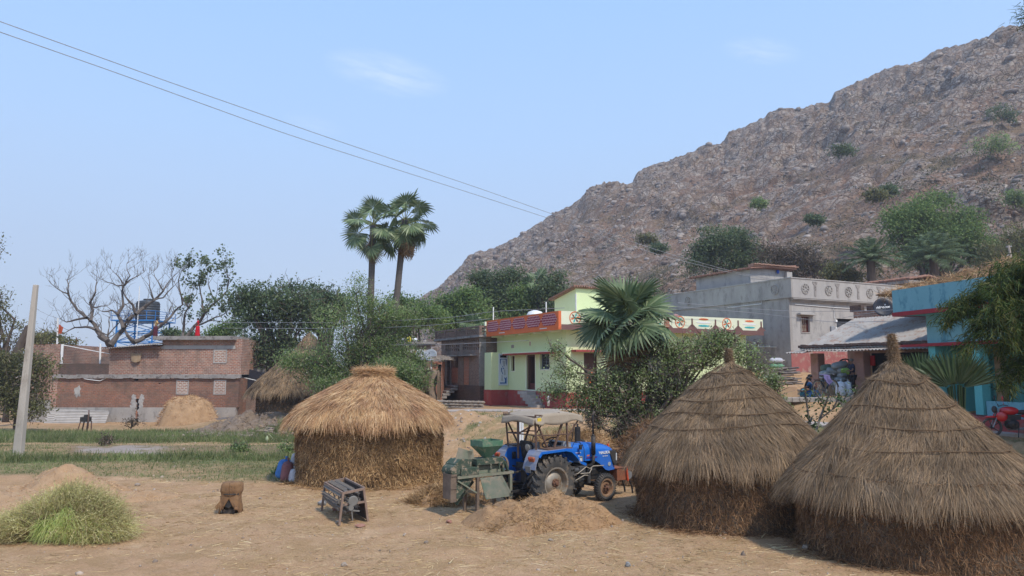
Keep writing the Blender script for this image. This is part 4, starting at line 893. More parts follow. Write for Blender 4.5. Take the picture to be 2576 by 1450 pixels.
for i in range(nrow):
    zz = zb_ + .1 + (hh - .2) * i / nrow; b.bx(.01, .11, 0, y_p, zz + (hh - .2) / nrow - .05, zz + (hh - .2) / nrow - .002) if i < nrow - 1 else None
    for k in range(int(y_p / .3)): yy = .15 * (i % 2) + .3 * k; b.bx(.005, .115, yy, yy + .12, zz, zz + (hh - .2) / nrow - .05)
for k in range(5): yy = y_p * k / 4; b.bx(-.02, .14, min(yy, y_p - .15), min(yy, y_p - .15) + .2, zb_ + .001, ztp + .01)
for i in range(nrow):
    zz = zb_ + .1 + (hh - .2) * i / nrow
    for k in range(8): b.bx(.15 + .3 * k + .15 * (i % 2), .3 + .3 * k + .15 * (i % 2), 0, .1, zz, zz + (hh - .2) / nrow - .03)
b.bx(.13, 3, 0, .1, ztp - .12, ztp - .002); b.build('lattice_parapet', BR_BRN, B2.o)
r_ = r4(B2, 'x', wl - .4, 1108, 1600, 492, 520); b = MB(); b.bx(wl - .4, wl, r_[0], r_[1], r_[2] + .03, r_[3]); b.build('lintel_slab', CEMD, B2.o)
for (x0, x1, y0, y1) in ((1282, 1386, 706, 960), (1490, 1572, 528, 1000)):
    b = MB(); B2.pb(b, 'x', wl, r4(B2, 'x', wl, x0, x1, y0, y1), .02, .1); b.build('brick_infill', BR_OR, B2.o)
for (x0, x1) in ((1108, 1140), (1252, 1280), (1392, 1478)):
    b = MB(); B2.pb(b, 'x', wl, r4(B2, 'x', wl, x0, x1, 530, 1010), .03, 0); b.build('pier', M('mud_plaster', (.30, .24, .20), (.24, .19, .16), 3, .95, .5, 25, c3=(.19, .14, .11)), B2.o)
b = MB(); B2.pb(b, 'y', .2, (.05, .5, zfl, zsl), .03, 0); b.build('corner_pier', CEMD, B2.o)
for k in range(6):
    b = MB(); t0 = B2.hit(*Z4(1400, 1100), 'x', wl)[0]; t1 = B2.hit(*Z4(1000, 1100), 'x', wl)[0]; b.bx(wl - .35 - .28 * k, wl - .06 - .28 * (k - 1) if k else wl - .051, t0 - .05 * k, t1 + .5, zfl - .17 * (k + 1), zfl - .17 * k - .02); b.build('step', CEMD, B2.o, bev=.02)
# ---- stone ledge in front
b = MB(); p0, p1 = at(1090, 1010, 42), at(1216, 1008, 40.6)
for i in range(26):
    for j in range(4):
        t = (i + .5 * (j % 2)) / 26; c = p0.lerp(p1, t); b.blob((c.x, c.y + .06 * rnd.random(), 1.28 + .15 * j), (.16, .12, .085), 4, .3, i + 30 * j)
tag(b.build('stone_ledge', M('rubble_stone', (.30, .25, .20), (.22, .18, .145), 4, .95, .6, 25), None), 'low rubble stone ledge in front of the lattice parapet house', 'ledge')
# ---- small houses left of it
H3 = Fr('low_slab_house', X(1096, 54), 54, 1.6, R(6), 'small brown brick house under a thin slab roof with white bags drying on it', 'house', 'village houses')
r_ = r4(H3, 'y', 0, 290, 920, 300, 560); b = MB(); b.bx(r_[0], r_[1], 0, 4, -1, r_[3]); b.build('wall', BR_BRN, H3.o)
r_ = r4(H3, 'y', -.3, 250, 1003, 265, 300); b = MB(); b.bx(r_[0], r_[1], -.3, 4.3, r_[2], r_[3]); b.build('roof_slab', CEMD, H3.o)
r_ = r4(H3, 'y', -1.4, 450, 935, 385, 460); b = MB(); sheet_corr(b, r_[0], r_[1], -1.5, -.01, r_[2], r_[3], .16, .03); b.build('tin_roof', TIN, H3.o)
for (x0, x1, y0, y1, m_, nm) in ((415, 510, 225, 262, WHITEP, 'white bag left of the yellow can on the low slab roof'), (600, 690, 215, 268, WHITEP, 'white bag right of the yellow can on the low slab roof')):
    r_ = r4(H3, 'y', .3, x0, x1, y0, y1); b = MB(); b.blob(((r_[0] + r_[1]) / 2, .5, r_[2] + .15), ((r_[1] - r_[0]) / 2, .3, (r_[3] - r_[2]) * .62), 8, .25, x0); o = b.build('bag', m_, None); o.matrix_world = H3.M.copy(); tag(o, nm, 'bag')
r_ = r4(H3, 'y', .3, 515, 590, 195, 262); b = MB(); b.bx(r_[0], r_[1], .2, .6, r_[2] - .05, r_[3]); b.cyl(((r_[0] + r_[1]) / 2, .4, r_[3]), ((r_[0] + r_[1]) / 2, .4, r_[3] + .1), .08); o = b.build('oil_can', M('yellow_plastic', (.75, .60, .05), None, 3, .4), None, bev=.04); o.matrix_world = H3.M.copy(); tag(o, 'yellow can standing on the low slab roof', 'can')
r_ = r4(H3, 'y', -2.2, 612, 725, 462, 520); b = MB(); b.blob(((r_[0] + r_[1]) / 2, -2.2, (r_[2] + r_[3]) / 2), ((r_[1] - r_[0]) / 2, .3, .28), 9, .15, 5); o = b.build('red_tarp', M('red_plastic', (.55, .06, .06), None, 3, .4), None); o.matrix_world = H3.M.copy(); tag(o, 'red tarpaulin bundle below the tin roof behind the shrubs', 'tarpaulin')
def dish(c, r, aim, mat, name, label, logo=None, rim=.0):
    t = empty(name, c, 0, label, 'antenna'); A_ = Vector(aim).normalized(); X_ = Vector((0, 0, 1)).cross(A_).normalized(); M_ = Matrix((X_, A_.cross(X_), A_)).transposed().to_4x4(); b = MB(); b.T = M_
    b.lathe([(0.001, 0), (r * .4, r * .04), (r * .75, r * .13), (r, r * .25), (r * .99, r * .27), (r * .7, r * .14), (.001, r * .02)], (0, 0, 0), 'Z', 28); d = b.build('reflector', mat, t, smooth=True)
    b = MB(); b.T = M_; b.tube([(0, -r * .95, r * .2), (0, -r * .5, r * .75), (0, 0, r * .95)], .012, 5); b.cyl((0, 0, r * .85), (0, 0, r * 1.05), .04, 8); b.build('feed_arm', STEEL, t)
    b = MB(); b.tube([(0, 0, 0), Vector(aim) * -.15, Vector(aim) * -.15 + Vector((0, 0, -r * 1.25))], .02, 6); b.build('mast', STEEL, t)
    if logo: text(logo[0], logo[1], M_ @ Matrix.Translation((0, .02, r * .13)) @ Matrix.Rotation(logo[2], 4, 'Z'), WHITEP, t, 'lettering', .002, bold=.006)
    return t
p = at(*Z4(925, 505), 50); dish(p, .45, (-.2, -1, .5), M('dish_grey', (.35, .38, .42), None, 3, .5), 'satellite_dish', 'grey satellite dish above the rubble roof left of the lattice house')
p = at(*Z4(750, 500), 50.5); dish(p, .4, (.5, -1, .4), M('dish_grey', ()), 'satellite_dish', 'darker grey satellite dish beside the red tarpaulin')
r0, r1 = at(*Z4(925, 600), 47.5), at(*Z4(1105, 560), 47)
t = empty('rubble_roof_hut', (r0.x, 47.3, 1.5), 0, 'tiny hut with a rubble and stick roof beside the lattice house', 'hut'); wd = r1.x - r0.x
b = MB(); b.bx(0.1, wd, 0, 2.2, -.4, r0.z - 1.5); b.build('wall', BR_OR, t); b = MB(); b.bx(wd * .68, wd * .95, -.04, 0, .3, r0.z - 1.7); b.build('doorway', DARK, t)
b = MB()
for i in range(70): x, y = rnd.uniform(-.2, wd + .1), rnd.uniform(-.5, 2); z = r0.z - 1.5 + .05 + .12 * y + rnd.uniform(0, .12); a = rnd.uniform(-.5, .5); l_ = rnd.uniform(.3, .9); b.bar((x, y, z), (x + l_ * math.cos(a), y + l_ * math.sin(a), z + rnd.uniform(-.05, .1)), .07, .035)
b.build('rubble_roof', M('grey_sticks', (.42, .37, .32), (.28, .23, .19), 6, .9), t)
p0, p1 = at(*Z4(735, 1000), 44), at(*Z4(1022, 1000), 44); b = MB(); zt2 = at(*Z4(900, 745), 44).z
b.grid(lambda u, v: (p0.x + (p1.x - p0.x) * u + .1 * math.sin(v * 9), 44 + .8 * v ** 2 + .2 * math.sin(u * 7), 1.2 + (zt2 - 1.2) * v * (1 - .35 * max(0, .3 - u))), 14, 10)
b.grid(lambda u, v: (p0.x + (p1.x - p0.x) * u, 44.8 + 1.5 * v, zt2 - .9 * v ** 2), 14, 5); b.grid(lambda u, v: (p1.x + .02, 44 + 2.3 * u, 1.2 + (zt2 - 1.3) * v), 6, 5)
tag(b.build('mud_wall', DARKH, None), 'dark weathered mud wall left of the lattice house steps', 'mud wall')
# ---- grey cement house
Q = Fr('grey_house', 16.72, 44.0, 3.0, ROT, 'bare grey cement house with moulded flower medallions along its parapet', 'house', 'village houses'); q_ = Q.o
def Z2(x, y): return ((2900 + x * .48281) * .6314, (950 + y * .48281) * .6314)
def r2(fr, pl, c, x0, x1, y0, y1): a, b_ = Z2(x0, y0), Z2(x1, y1); return fr.rect(pl, c, a[0], b_[0], a[1], b_[1])
CEML = M('cement_pale_sunlit', (.43, .405, .375), (.36, .34, .32), 1.0, .9, .3, 16, c3=(.30, .285, .27), stretch=(1, 1, .5))  # pale plaster; on the grey house also the sunlit front, sun put into colour
zt = Q.hit(1995, 699, 'x', 0)[1]; zb = Q.hit(1995, 748, 'x', 0)[1]; ov = .3
win = r2(Q, 'y', ov, 605, 672, 648, 775); gate = r2(Q, 'y', ov, 900, 1035, 665, 850); LQ, WQ = 14., 13.
b = MB(); wall_holes(b, 'x', ov * .3, ov, LQ, -1.5, zb, []); b.build('wall', CEM, q_)  # left face keeps the darker cement, its shade put into the colour
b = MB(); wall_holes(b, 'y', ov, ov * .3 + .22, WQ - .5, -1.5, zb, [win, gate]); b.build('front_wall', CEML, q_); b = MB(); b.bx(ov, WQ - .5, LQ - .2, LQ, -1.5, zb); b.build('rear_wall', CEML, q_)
b = MB(); b.bx(ov, WQ, ov + .2, LQ, zb - .02, zb + .1); b.build('roof', CEMD, q_)
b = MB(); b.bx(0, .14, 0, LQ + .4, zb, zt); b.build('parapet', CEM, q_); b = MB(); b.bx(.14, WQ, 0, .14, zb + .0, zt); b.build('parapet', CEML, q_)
for k in range(3): b = MB(); b.bx(.16 + .02 * k, WQ, .02 + .09 * k, ov + .02, zb - .07 * (k + 1), zb - .07 * k - .02); b.build('cornice', CEML, q_)
b = MB(); b.bx(-.04, .17, -.04, LQ + .4, zt, zt + .06); b.build('coping', CEML, q_); b = MB(); b.bx(.171, WQ, -.04, .17, zt, zt + .06); b.build('coping', CEML, q_)
zm = (zb + zt) / 2
def medal(pl, t, k, r=.33):
    b = MB(); ax = 'Y' if pl == 'y' else 'X'; c = (t, 0, zm) if pl == 'y' else (0, t, zm)
    b.lathe([(r, .01), (r * .99, -.04), (r * .86, -.045), (r * .84, .01)], c, ax, 24, closed=True); m_ = b.build('medallion', CEM, q_)
    b = MB()
    if k == 0: b.lathe([(r * .42, .01), (r * .4, -.04), (r * .25, -.04), (r * .24, .01)], c, ax, 18, closed=True)
    for j in range(8):
        a = PI / 4 * j; u0, u1 = (.4, .82) if k == 0 else (.1, .82); dx, dz = math.cos(a), math.sin(a)
        e = (lambda q: (c[0] + q * dx * r, -.02, c[2] + q * dz * r)) if pl == 'y' else (lambda q: (-.02, c[1] + q * dx * r, c[2] + q * dz * r))
        b.bar(e(u0), e(u1), .045 if k else .07, .045)
    b.build('petals', CEM, m_)
for i, x in enumerate((637, 830, 993, 1167, 1350)): medal('y', Q.hit(*Z2(x, 400), 'y', 0)[0], i % 2)
medal('x', Q.hit(*Z2(387, 398), 'x', 0)[0], 1); medal('x', Q.hit(*Z2(-330, 430), 'x', 0)[0], 0)
for x in (718, 903, 1072, 1245):
    t_ = Q.hit(*Z2(x, 400), 'y', 0)[0]; b = MB(); b.prism([(t_ - .22, zt - .12), (t_ + .22, zt - .12), (t_ + .18, zt - .26), (t_ + .09, zt - .34), (t_ + .09, zb + .15), (t_ - .09, zb + .15), (t_ - .09, zt - .34), (t_ - .18, zt - .26)], 'Y', -.025, 0); b.build('moulding', CEMD, q_)
b = MB(); a_, b2_, z0_, z1_ = win; b.bx(a_ - .35, b2_ + .35, ov - .3, ov, z1_ + .1, z1_ + .17); b.bx(a_ - .25, b2_ + .25, ov - .2, ov, z1_ + .17, z1_ + .22); b.build('window_hood', CEML, q_)
WRED = M('window_maroon', (.12, .025, .025), None, 3, .5); opening(Q, 'window', 'y', ov, win, WRED, M('cream_curtain', (.62, .55, .42), (.5, .42, .3), 6, .9), 2, 4)
b = MB(); frame(b, 'y', ov, win, .06, .03, 0); b.build('window_surround', CEM, q_)
b = MB(); Q.pb(b, 'y', ov, gate, -.12, .2)
q = MB(); a_, b2_, z0_, z1_ = gate
for k in range(15): t_ = a_ + (b2_ - a_) * (k + .5) / 15; q.bx(t_ - .018, t_ + .018, ov + .02, ov + .05, z0_, z1_ - .35)
for k in range(5): z_ = z0_ + (z1_ - z0_ - .35) * k / 4; q.bx(a_, b2_, ov + .01, ov + .06, z_, z_ + .03)
q.build('grille_gate', STEEL, q_); b.build('gate_recess', DARK, q_)
r_ = r2(Q, 'y', ov, 843, 875, 727, 770); b = MB(); Q.pb(b, 'y', ov, r_, .1, 0); b.build('meter_box', M('meter_grey', (.30, .31, .33), None, 3, .5), q_, bev=.015)
for y_ in (672, 735, 757, 838): r_ = r2(Q, 'y', ov, 883, 897, y_, y_ + 20); b = MB(); Q.pb(b, 'y', ov, r_, .06, 0); b.build('switch_box', WHITEP, q_)
r_ = r2(Q, 'y', ov, 545, 700, 930, 1075); zd0, zd1 = Q.hit(*Z2(560, 1075), 'y', ov)[1], Q.hit(*Z2(560, 930), 'y', ov)[1]; b = MB(); b.bx(ov * .3, 9, ov - .012, ov, -1.5, zd1); b.build('red_dado', M('faded_red', (.36, .13, .115), (.30, .10, .09), 1.2, .85, .2, c3=(.38, .25, .2)), q_)
def pipe(pl, c, pts, r=.022, mat=None, nm='wall_pipe'):
    P = []
    for p in pts: t_, z_ = Q.hit(*Z2(*p), pl, c); P.append((c, t_, z_) if pl == 'x' else (t_, c, z_))
    b = MB(); b.tube(P, r, 6); b.build(nm, mat or WHITEP, q_)
pipe('y', ov - .04, [(553, 505), (553, 545), (873, 572), (880, 660)]); pipe('y', ov - .04, [(873, 572), (1100, 585)]); pipe('x', .05, [(276, 505), (276, 542), (0, 572)])
pipe('x', .04, [(210, 895), (400, 898)], .02)
b = MB(); r_ = r2(Q, 'x', .09, 305, 345, 497, 515); Q.pb(b, 'x', .09, r_, .01, 0); b.build('vent', DARK, q_)
# roof room
x0 = 1.0; y0 = Q.hit(1888, 700, 'x', x0)[0]; y1 = Q.hit(1751, 700, 'x', x0)[0]; x1 = Q.hit(1986, 700, 'y', y0)[0]; z1 = Q.hit(1888, 674, 'x', x0)[1]
b = MB(); b.bx(x0, x1, y0, y1, zb + .1, z1); b.build('roof_room', CEML, q_)
b = MB(); b.bx(x1 - .5, x1, y0 - .25, y0, zb + .1, z1 - .1); b.build('roof_room_pier', CEML, q_)
b = MB(); n = 46
for k in range(n): yy = y0 - .3 + (y1 - y0 + .8) * k / n; b.tube([(x0 - .3, yy, z1 - .08 + .05 * rnd.random()), (x1 + .3, yy, z1 + .28 + .03 * rnd.random())], .075, 5)
b.bx(x0 - .1, x1 + .2, y0 - .2, y1 + .3, z1, z1 + .06); b.build('tiled_roof', TILE, q_)
b = MB(); b.bx(x0 - .1, x1 + .35, y0 - .35, y0 + .1, z1 + .07, z1 + .22)
for k in range(22): b.box((x0 + (x1 - x0 + .3) * k / 21, y0 - .33, z1 + .22 + .02 * rnd.random()), (.17, .3, .07), rz=.1 * rnd.random())
b.build('tile_edge', M('tile_pale', (.38, .22, .16), (.32, .2, .15), 4, .9, .4), q_)
b = MB(); t_, z_ = Q.hit(*Z2(410, 275), 'y', y0 - .1); b.blob((t_, y0 - .12, z_), (.1, .08, .14), 7, .2, 2); b.build('hung_bag', M('blue_bag', (.04, .10, .4), None, 4, .5), q_)
# brick house behind
H5 = Fr('upper_brick_house', X(2290, 62), 62, 5.5, ROT, 'brown brick house with a low tiled roof on the slope behind the grey house', 'house', 'village houses')
zt5 = H5.hit(*Z2(1435, 380), 'x', 0)[1]; yL = H5.hit(*Z2(1090, 370), 'x', 0)[0]; xR = H5.hit(*Z2(1740, 370), 'y', 0)[0]
b = MB(); b.bx(0, xR, 0, yL, -2, zt5); b.build('wall', BR_RED, H5.o); b = MB(); b.bx(-.04, .3, -.04, .3, -2, zt5 - .01); b.build('corner_post', CEM, H5.o)
b = MB(); b.bx(-.5, xR + .7, -.5, yL + .5, zt5, zt5 + .25); b.build('roof_slab', CEMD, H5.o)
b = MB()
for k in range(40): yy = -.5 + (yL + 1.2) * k / 40; b.tube([(-.55, yy, zt5 + .3 + .06 * rnd.random()), (xR * .5, yy, zt5 + .75 + .05 * rnd.random()), (xR + .7, yy, zt5 + .35)], .1, 5)
b.build('tiled_roof', TILE, H5.o)
# ---- brick wall between grey and teal houses
K = Fr('brick_yard_wall', X(2302, 39), 39, 2.2, ROT, 'rough dark brick building wall between the grey house and the teal house', 'wall')
r_ = r2(K, 'x', 0, 1040, 1545, 585, 800); r_2 = r2(K, 'x', 0, 1110, 1545, 545, 600)
b = MB(); b.bx(0, .3, -2, r_[1], -.5, r_[3]); b.build('brickwork', BR_RED, K.o); b = MB(); b.bx(.35, .65, -2, r_2[1], -.5, r_2[3] + .05); b.bx(.02, .3, r_[1] - .5, r_[1] + .25, r_[3], r_[3] + .35); b.build('upper_brickwork', BR_DK, K.o)
p = at(2221, 775, 38.5); dish(p, .5, (-.25, -1, .25), M('dish_black', (.025, .028, .04), None, 3, .5), 'dish_antenna', 'black dish antenna with white lettering on the dark brick wall', ('videocon', .19, R(4)))
# ---- shed with corrugated roof
S = Fr('open_shed', 14.5, 36.0, 2.25, R(-63), 'open fronted pink mud shed with corrugated sheet roof and brick weights', 'shed')   # x runs right and nearer
L_s = 5.6; PINK = M('pink_mud_plaster', (.46, .27, .22), (.40, .225, .18), 1.2, .9, .4, 16, c3=(.36, .22, .15)); MUDY = M('yellow_mud', (.46, .31, .18), (.40, .25, .15), 1.3, .95, .4, 14)
def Z6(x, y): return ((3000 + x / 3.625) * .6314, (1300 + y / 3.625) * .6314)
ze = S.hit(*Z6(1400, 345), 'y', 0)[1]
for (xa, xb) in ((830, 942), (1465, 1600)):
    ta, tb = S.hit(*Z6(xa, 600), 'y', .45)[0], S.hit(*Z6(xb, 600), 'y', .45)[0]; b = MB(); b.bx(ta, tb, .45, .45 + .5, -.3, ze - .1); b.build('pillar', PINK, S.o, bev=.03)
ta = S.hit(*Z6(830, 600), 'y', .45)[0]
b = MB(); b.bx(ta, L_s + 3, 3.2, 3.4, -.3, ze + .6); b.bx(L_s + 2.7, L_s + 2.9, .5, 3.2, -.3, ze); b.build('back_wall', MUDY, S.o)
b = MB(); b.bx(ta + .01, L_s + 2.6, 3.14, 3.19, 1.3, ze + .2); b.build('back_wall_dado', PINK, S.o)
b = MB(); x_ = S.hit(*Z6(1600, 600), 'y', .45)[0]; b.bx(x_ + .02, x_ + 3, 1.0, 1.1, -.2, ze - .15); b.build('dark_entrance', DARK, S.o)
q = MB(); x_ = S.hit(*Z6(1720, 500), 'y', .8)[0]; z_ = S.hit(*Z6(1720, 570), 'y', .8)[1]; q.bx(x_ - .1, x_ + .12, .8, .86, z_, z_ + .45); tag(q.build('hanging_cloth', M('red_cloth', (.5, .03, .03), None, 3, .8), None), 'red cloth hanging in the dark shed entrance', 'cloth'); bpy.data.objects['hanging_cloth'].matrix_world = S.M.copy()
b = MB(); sheet_corr(b, -.5, L_s + 3, -.25, 3.9, ze + .1, ze + 1.75, .17, .03); b.build('sheet_roof', TIN, S.o)
b = MB(); sheet_corr(b, -1.0, -.0, -.65, .4, ze - .08, ze + .07, .17, .03); sheet_corr(b, .02, 2.0, -.5, .4, ze + .0, ze + .1, .17, .03); sheet_corr(b, 2.02, L_s + 3, -.75, .4, ze - .04, ze + .1, .17, .03); b.build('eave_sheet', TIN, S.o)
b = MB()
for k in range(60): b.box((-.5 + .14 * k, -.12 + .03 * rnd.random(), ze + .2 + .06 * rnd.random()), (.15, .24, .1 + .05 * rnd.random()), rz=rnd.uniform(-.2, .2))
b.build('brick_weights', BR_DK, S.o)
# ---- teal house at the right
TL = Fr('teal_house', 15.5, 30.0, 1.5, R(-168 + 90), 'teal and sky blue painted house with deep red bands and an open veranda', 'house', 'village houses')    # x runs toward the camera, y away to the right
TEAL = M('teal_paint', (.10, .37, .36), (.12, .41, .41), .9, .7, .12, 18, stretch=(1, 1, .4)); SKYB = M('sky_blue_paint', (.15, .34, .39), (.18, .38, .43), 1.2, .75, .15, 20, c3=(.085, .24, .30), stretch=(1, 1, .6)); BAND = M('deep_red_band', (.32, .02, .03), (.26, .02, .03), 2, .6)
t = TL.o; zt = TL.hit(2249, 731, 'y', 0)[1]; zr = TL.hit(2249, 787, 'y', 0)[1]; zr0 = TL.hit(2249, 797, 'y', 0)[1]; zw = TL.hit(2303, 866, 'y', .75)[1]; LT = 15.
b = MB(); b.bx(0, LT, 0, .15, zr, zt); b.bx(0, .15, .15, 8, zr, zt); b.build('parapet', SKYB, t); b = MB(); b.bx(-.02, LT, -.03, .18, zr0, zr); b.bx(-.02, .16, .18, 8, zr0, zr); b.build('roof_band', BAND, t); b = MB(); b.bx(0.16, LT, .18, 8, zr0 + .02, zr); b.build('roof_slab', TEAL, t)
b = MB(); b.bx(.9, LT, .75, .95, zw, zr0 + .02); b.bx(.9, 1.1, .95, 8, zw, zr0 + .02); b.build('upper_wall', SKYB, t); b = MB(); b.bx(.75, LT, .6, .95, zw - .12, zw); b.bx(.75, 1.1, .95, 8, zw - .12, zw); b.bx(-.9, .75, .62, .8, zw - .11, zw - .01); b.build('lintel_band', BAND, t)
b = MB(); b.bx(.8, LT, .95, 8, zw - .1, zw + .05); b.build('veranda_ceiling', TEAL, t)
px0 = TL.hit(2497, 980, 'y', .75)[0]; px1 = TL.hit(2453, 980, 'y', .75)[0]
lo_, hi_ = min(px0, px1), max(px0, px1)
for (a_, b2_) in ((lo_, lo_ + .34), (.95, 1.3), (lo_ + 3.4, lo_ + 3.75), (lo_ + 7, lo_ + 7.3)): b = MB(); b.bx(a_, b2_, .72, 1.08, .35, zw - .12); b.build('pillar', TEAL, t)
b = MB(); b.bx(1.0, LT, 3.4, 3.6, .2, zw); b.bx(1.0, 1.2, 1.1, 3.4, .2, zw); b.build('back_wall', TEAL, t)
b = MB(); b.bx(lo_ + .8, lo_ + 1.9, 3.36, 3.4, .9, 2.3); b.build('window', GLASSD, t)
b = MB(); b.bx(.6, LT, .5, 3.4, -.6, .3); b.build('veranda_floor', REDP, t)
b = MB(); b.bx(lo_ + .4, LT, .8, .95, .3, .85); b.build('veranda_ledge', SKYB, t)
# dry thatch piled on its roof
p = at(2440, 700, 33); q = at(2576, 660, 33)
for i, (px_, s_, h_) in enumerate(((2330, 1.6, .5), (2430, 1.8, .8), (2540, 2.2, 1.25))):
    c = at(px_, 705, 33.5 - i * .6); heap('dry_grass_heap', ('low left end of the dry golden grass on the teal house roof', 'middle mound of dry golden grass on the teal house roof', 'tallest mound of dry golden grass on the teal house roof')[i], 'heap', (c.x, c.y, zt + 1.75), s_ * 1.3, 1.2, h_, S_BASE, S_GOLD, 2600, .02, (.15, .5), 30 + i, 'dry grass on the teal roof', 0, 1.5, .2, .8, .1)
# ---- long brick house at the left
W = Fr('long_brick_house', X(147, 58), 58, -.55, 0, 'long two storey red brick house with a grey plastered base and patched windows', 'house', 'village houses'); w_ = W.o
def Z1(x, y): return (x * .5516 * .6314, (950 + y * .5516) * .6314)
def r1(pl, c, x0, x1, y0, y1): a, b_ = Z1(x0, y0), Z1(x1, y1); return W.rect(pl, c, a[0], b_[0], a[1], b_[1])
XW = lambda x: W.hit(*Z1(x, 1000), 'y', 0)[0]
ZW = lambda y: W.hit(*Z1(1000, y), 'y', 0)[1]
z_pl, z_s0, z_s1 = ZW(1222), ZW(1012), ZW(985)
hole = r1('y', 0, 976, 1006, 1160, 1312); hole2 = r1('y', 0, 970, 1000, 1008, 1030)
b = MB(); wall_holes(b, 'y', 0, XW(383), XW(1728), z_pl, z_s0, [hole, hole2, r1('y', 0, 1145, 1160, 1045, 1052), r1('y', 0, 290, 312, 1005, 1018)], .35); b.bx(XW(1728) - .35, XW(1728), .35, 9, -.4, z_s0); b.build('wall', BR_LOW, w_)
b = MB(); b.bx(XW(383), hole[0], -.05, .36, -.6, z_pl); b.bx(hole[1], XW(1715), -.05, .36, -.6, z_pl); b.build('plinth', CEM, w_)
b = MB(); b.bx(XW(1160), XW(1738), .0, .35, z_s1, ZW(728)); b.bx(XW(1738) - .35, XW(1738), .35, 9, z_s1, ZW(728)); b.build('upper_wall', BR_RED, w_)
b = MB(); b.bx(XW(783), XW(1160) - .002, .02, .35, z_s1, ZW(790)); b.prism([(XW(783), ZW(790)), (XW(1160) - .003, ZW(790)), (XW(1160) - .003, ZW(768)), (XW(800), ZW(785))], 'Y', .03, .34); b.build('middle_upper_wall', BR_RED, w_)
b = MB(); b.bx(XW(385), XW(783), .02, .3, z_s1, ZW(905)); b.build('terrace_parapet', BR_DK, w_)
b = MB()
n = 40
for k in range(n): x0 = XW(385) + (XW(1740) - XW(385)) * k / n; b.box((x0 + .2, -.04, (z_s0 + z_s1) / 2 + .03 * math.sin(k * 1.3)), ((XW(1740) - XW(385)) / n, .25, z_s1 - z_s0 + .02 * math.sin(k * 2.7)))
b.build('floor_slab', CEMD, w_)
b = MB(); b.bx(XW(1110), XW(1700), -.5, 8, ZW(735), ZW(708)); b.build('roof_slab', CEMD, w_)
b = MB(); sheet_corr(b, XW(745), XW(1165), -.6, 5, 0, .5, .18, .03)
vv = []
for (x, y, z) in b.v: vv.append((x, y, z + ZW(800) + (ZW(765) - ZW(800)) * (x - XW(745)) / (XW(1165) - XW(745))))
b.v = vv; b.build('tin_roof', TIN, w_); b = MB(); b.bx(XW(765), XW(1165), -.45, -.3, ZW(795) - .02, ZW(795) + .1); b.bx(XW(1100), XW(1165), -.2, .1, ZW(780), ZW(770)); b.build('roof_beam', WOODD, w_)
b = MB(); zz = ZW(765); b.bx(XW(185), XW(420), -.02, .4, ZW(1222), zz); b.bx(XW(385) - .3, XW(385), .4, 8, ZW(1222), zz); b.build('wing_wall', BR_RED, w_); b = MB(); b.bx(XW(185), XW(385), -.07, .4, -.6, ZW(1222)); b.bx(XW(240), XW(382), -.05, -.02, ZW(1222), ZW(1170)); b.build('wing_plinth', CEM, w_)
b = MB(); b.bx(XW(440), XW(780), 4.0, 4.3, z_s1 - 1, ZW(850)); b.build('terrace_back_wall', BR_BRN, w_)
b = MB(); b.cyl((XW(430), .1, ZW(905)), (XW(430), .1, ZW(765)), .1, 8); b.cyl((XW(707), .2, ZW(910)), (XW(700), .2, ZW(760)), .07, 8); b.build('terrace_post', WHITEP, w_)
b = MB(); b.tube([(XW(430), .1, ZW(770)), (XW(560), .1, ZW(795)), (XW(700), .2, ZW(822)), (XW(780), .2, ZW(835))], .03, 6); b.build('terrace_cable', WHITEP, w_)
for (x0, x1, y0, y1) in ((1275, 1362, 1025, 1128), (1545, 1632, 1025, 1128), (1543, 1638, 803, 903)):
    b = MB(); W.pb(b, 'y', 0, r1('y', 0, x0, x1, y0, y1), .03, 0); b.build('bricked_window', BR_WH, w_); b = MB(); frame(b, 'y', 0, [v + s for v, s in zip(r1('y', 0, x0, x1, y0, y1), (.06, -.06, .06, -.06))], .07, .04, 0); b.build('mortar_edge', CEML, w_)
b = MB(); W.pb(b, 'y', 0, r1('y', 0, 1165, 1392, 800, 932), .012, 0); b.build('repaired_brickwork', BR_RED, w_)
b = MB(); W.pb(b, 'y', 0, r1('y', 0, 1165, 1700, 775, 800), .02, 0); b.build('plaster_band', CEML, w_)
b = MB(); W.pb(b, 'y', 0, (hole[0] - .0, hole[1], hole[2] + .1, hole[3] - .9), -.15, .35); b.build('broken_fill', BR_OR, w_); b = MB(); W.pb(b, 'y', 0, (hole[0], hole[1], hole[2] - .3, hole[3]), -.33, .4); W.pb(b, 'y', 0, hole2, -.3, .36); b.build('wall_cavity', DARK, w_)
b = MB()
for s_, x_ in ((-1, hole[0]), (1, hole[1])):
    for k in range(12): z_ = hole[2] + (hole[3] - hole[2] + .25) * k / 11.5; b.blob((x_ + s_ * (.08 + .1 * rnd.random()), .0, z_), (.12 + .1 * rnd.random(), .03, .12 + .08 * rnd.random()), 6, .7, k, None, 3)
b.build('broken_plaster', CEML, w_)
b = MB(); r_ = r1('y', 0, 945, 1030, 830, 893); b.grid(lambda u, v: (r_[0] + (r_[1] - r_[0]) * (u * (1 - .25 * v) + .12 * v), -.12 - .1 * math.sin(PI * u) * v, r_[3] - (r_[3] - r_[2]) * v + .05 * math.cos(u * 6)), 12, 8); b.build('sackcloth_patch', M('sackcloth', (.33, .235, .15), (.27, .19, .12), 5, .95, .5, 60), w_)
b = MB(); b.tube([(XW(592), -.05, ZW(1000)), (XW(620), -.12, ZW(1016)), (XW(680), -.15, ZW(1024)), (XW(730), -.1, ZW(1030)), (XW(775), -.06, ZW(1008)), (XW(860), -.06, ZW(992))], .03, 5); b.build('white_rag', WHITEP, w_)
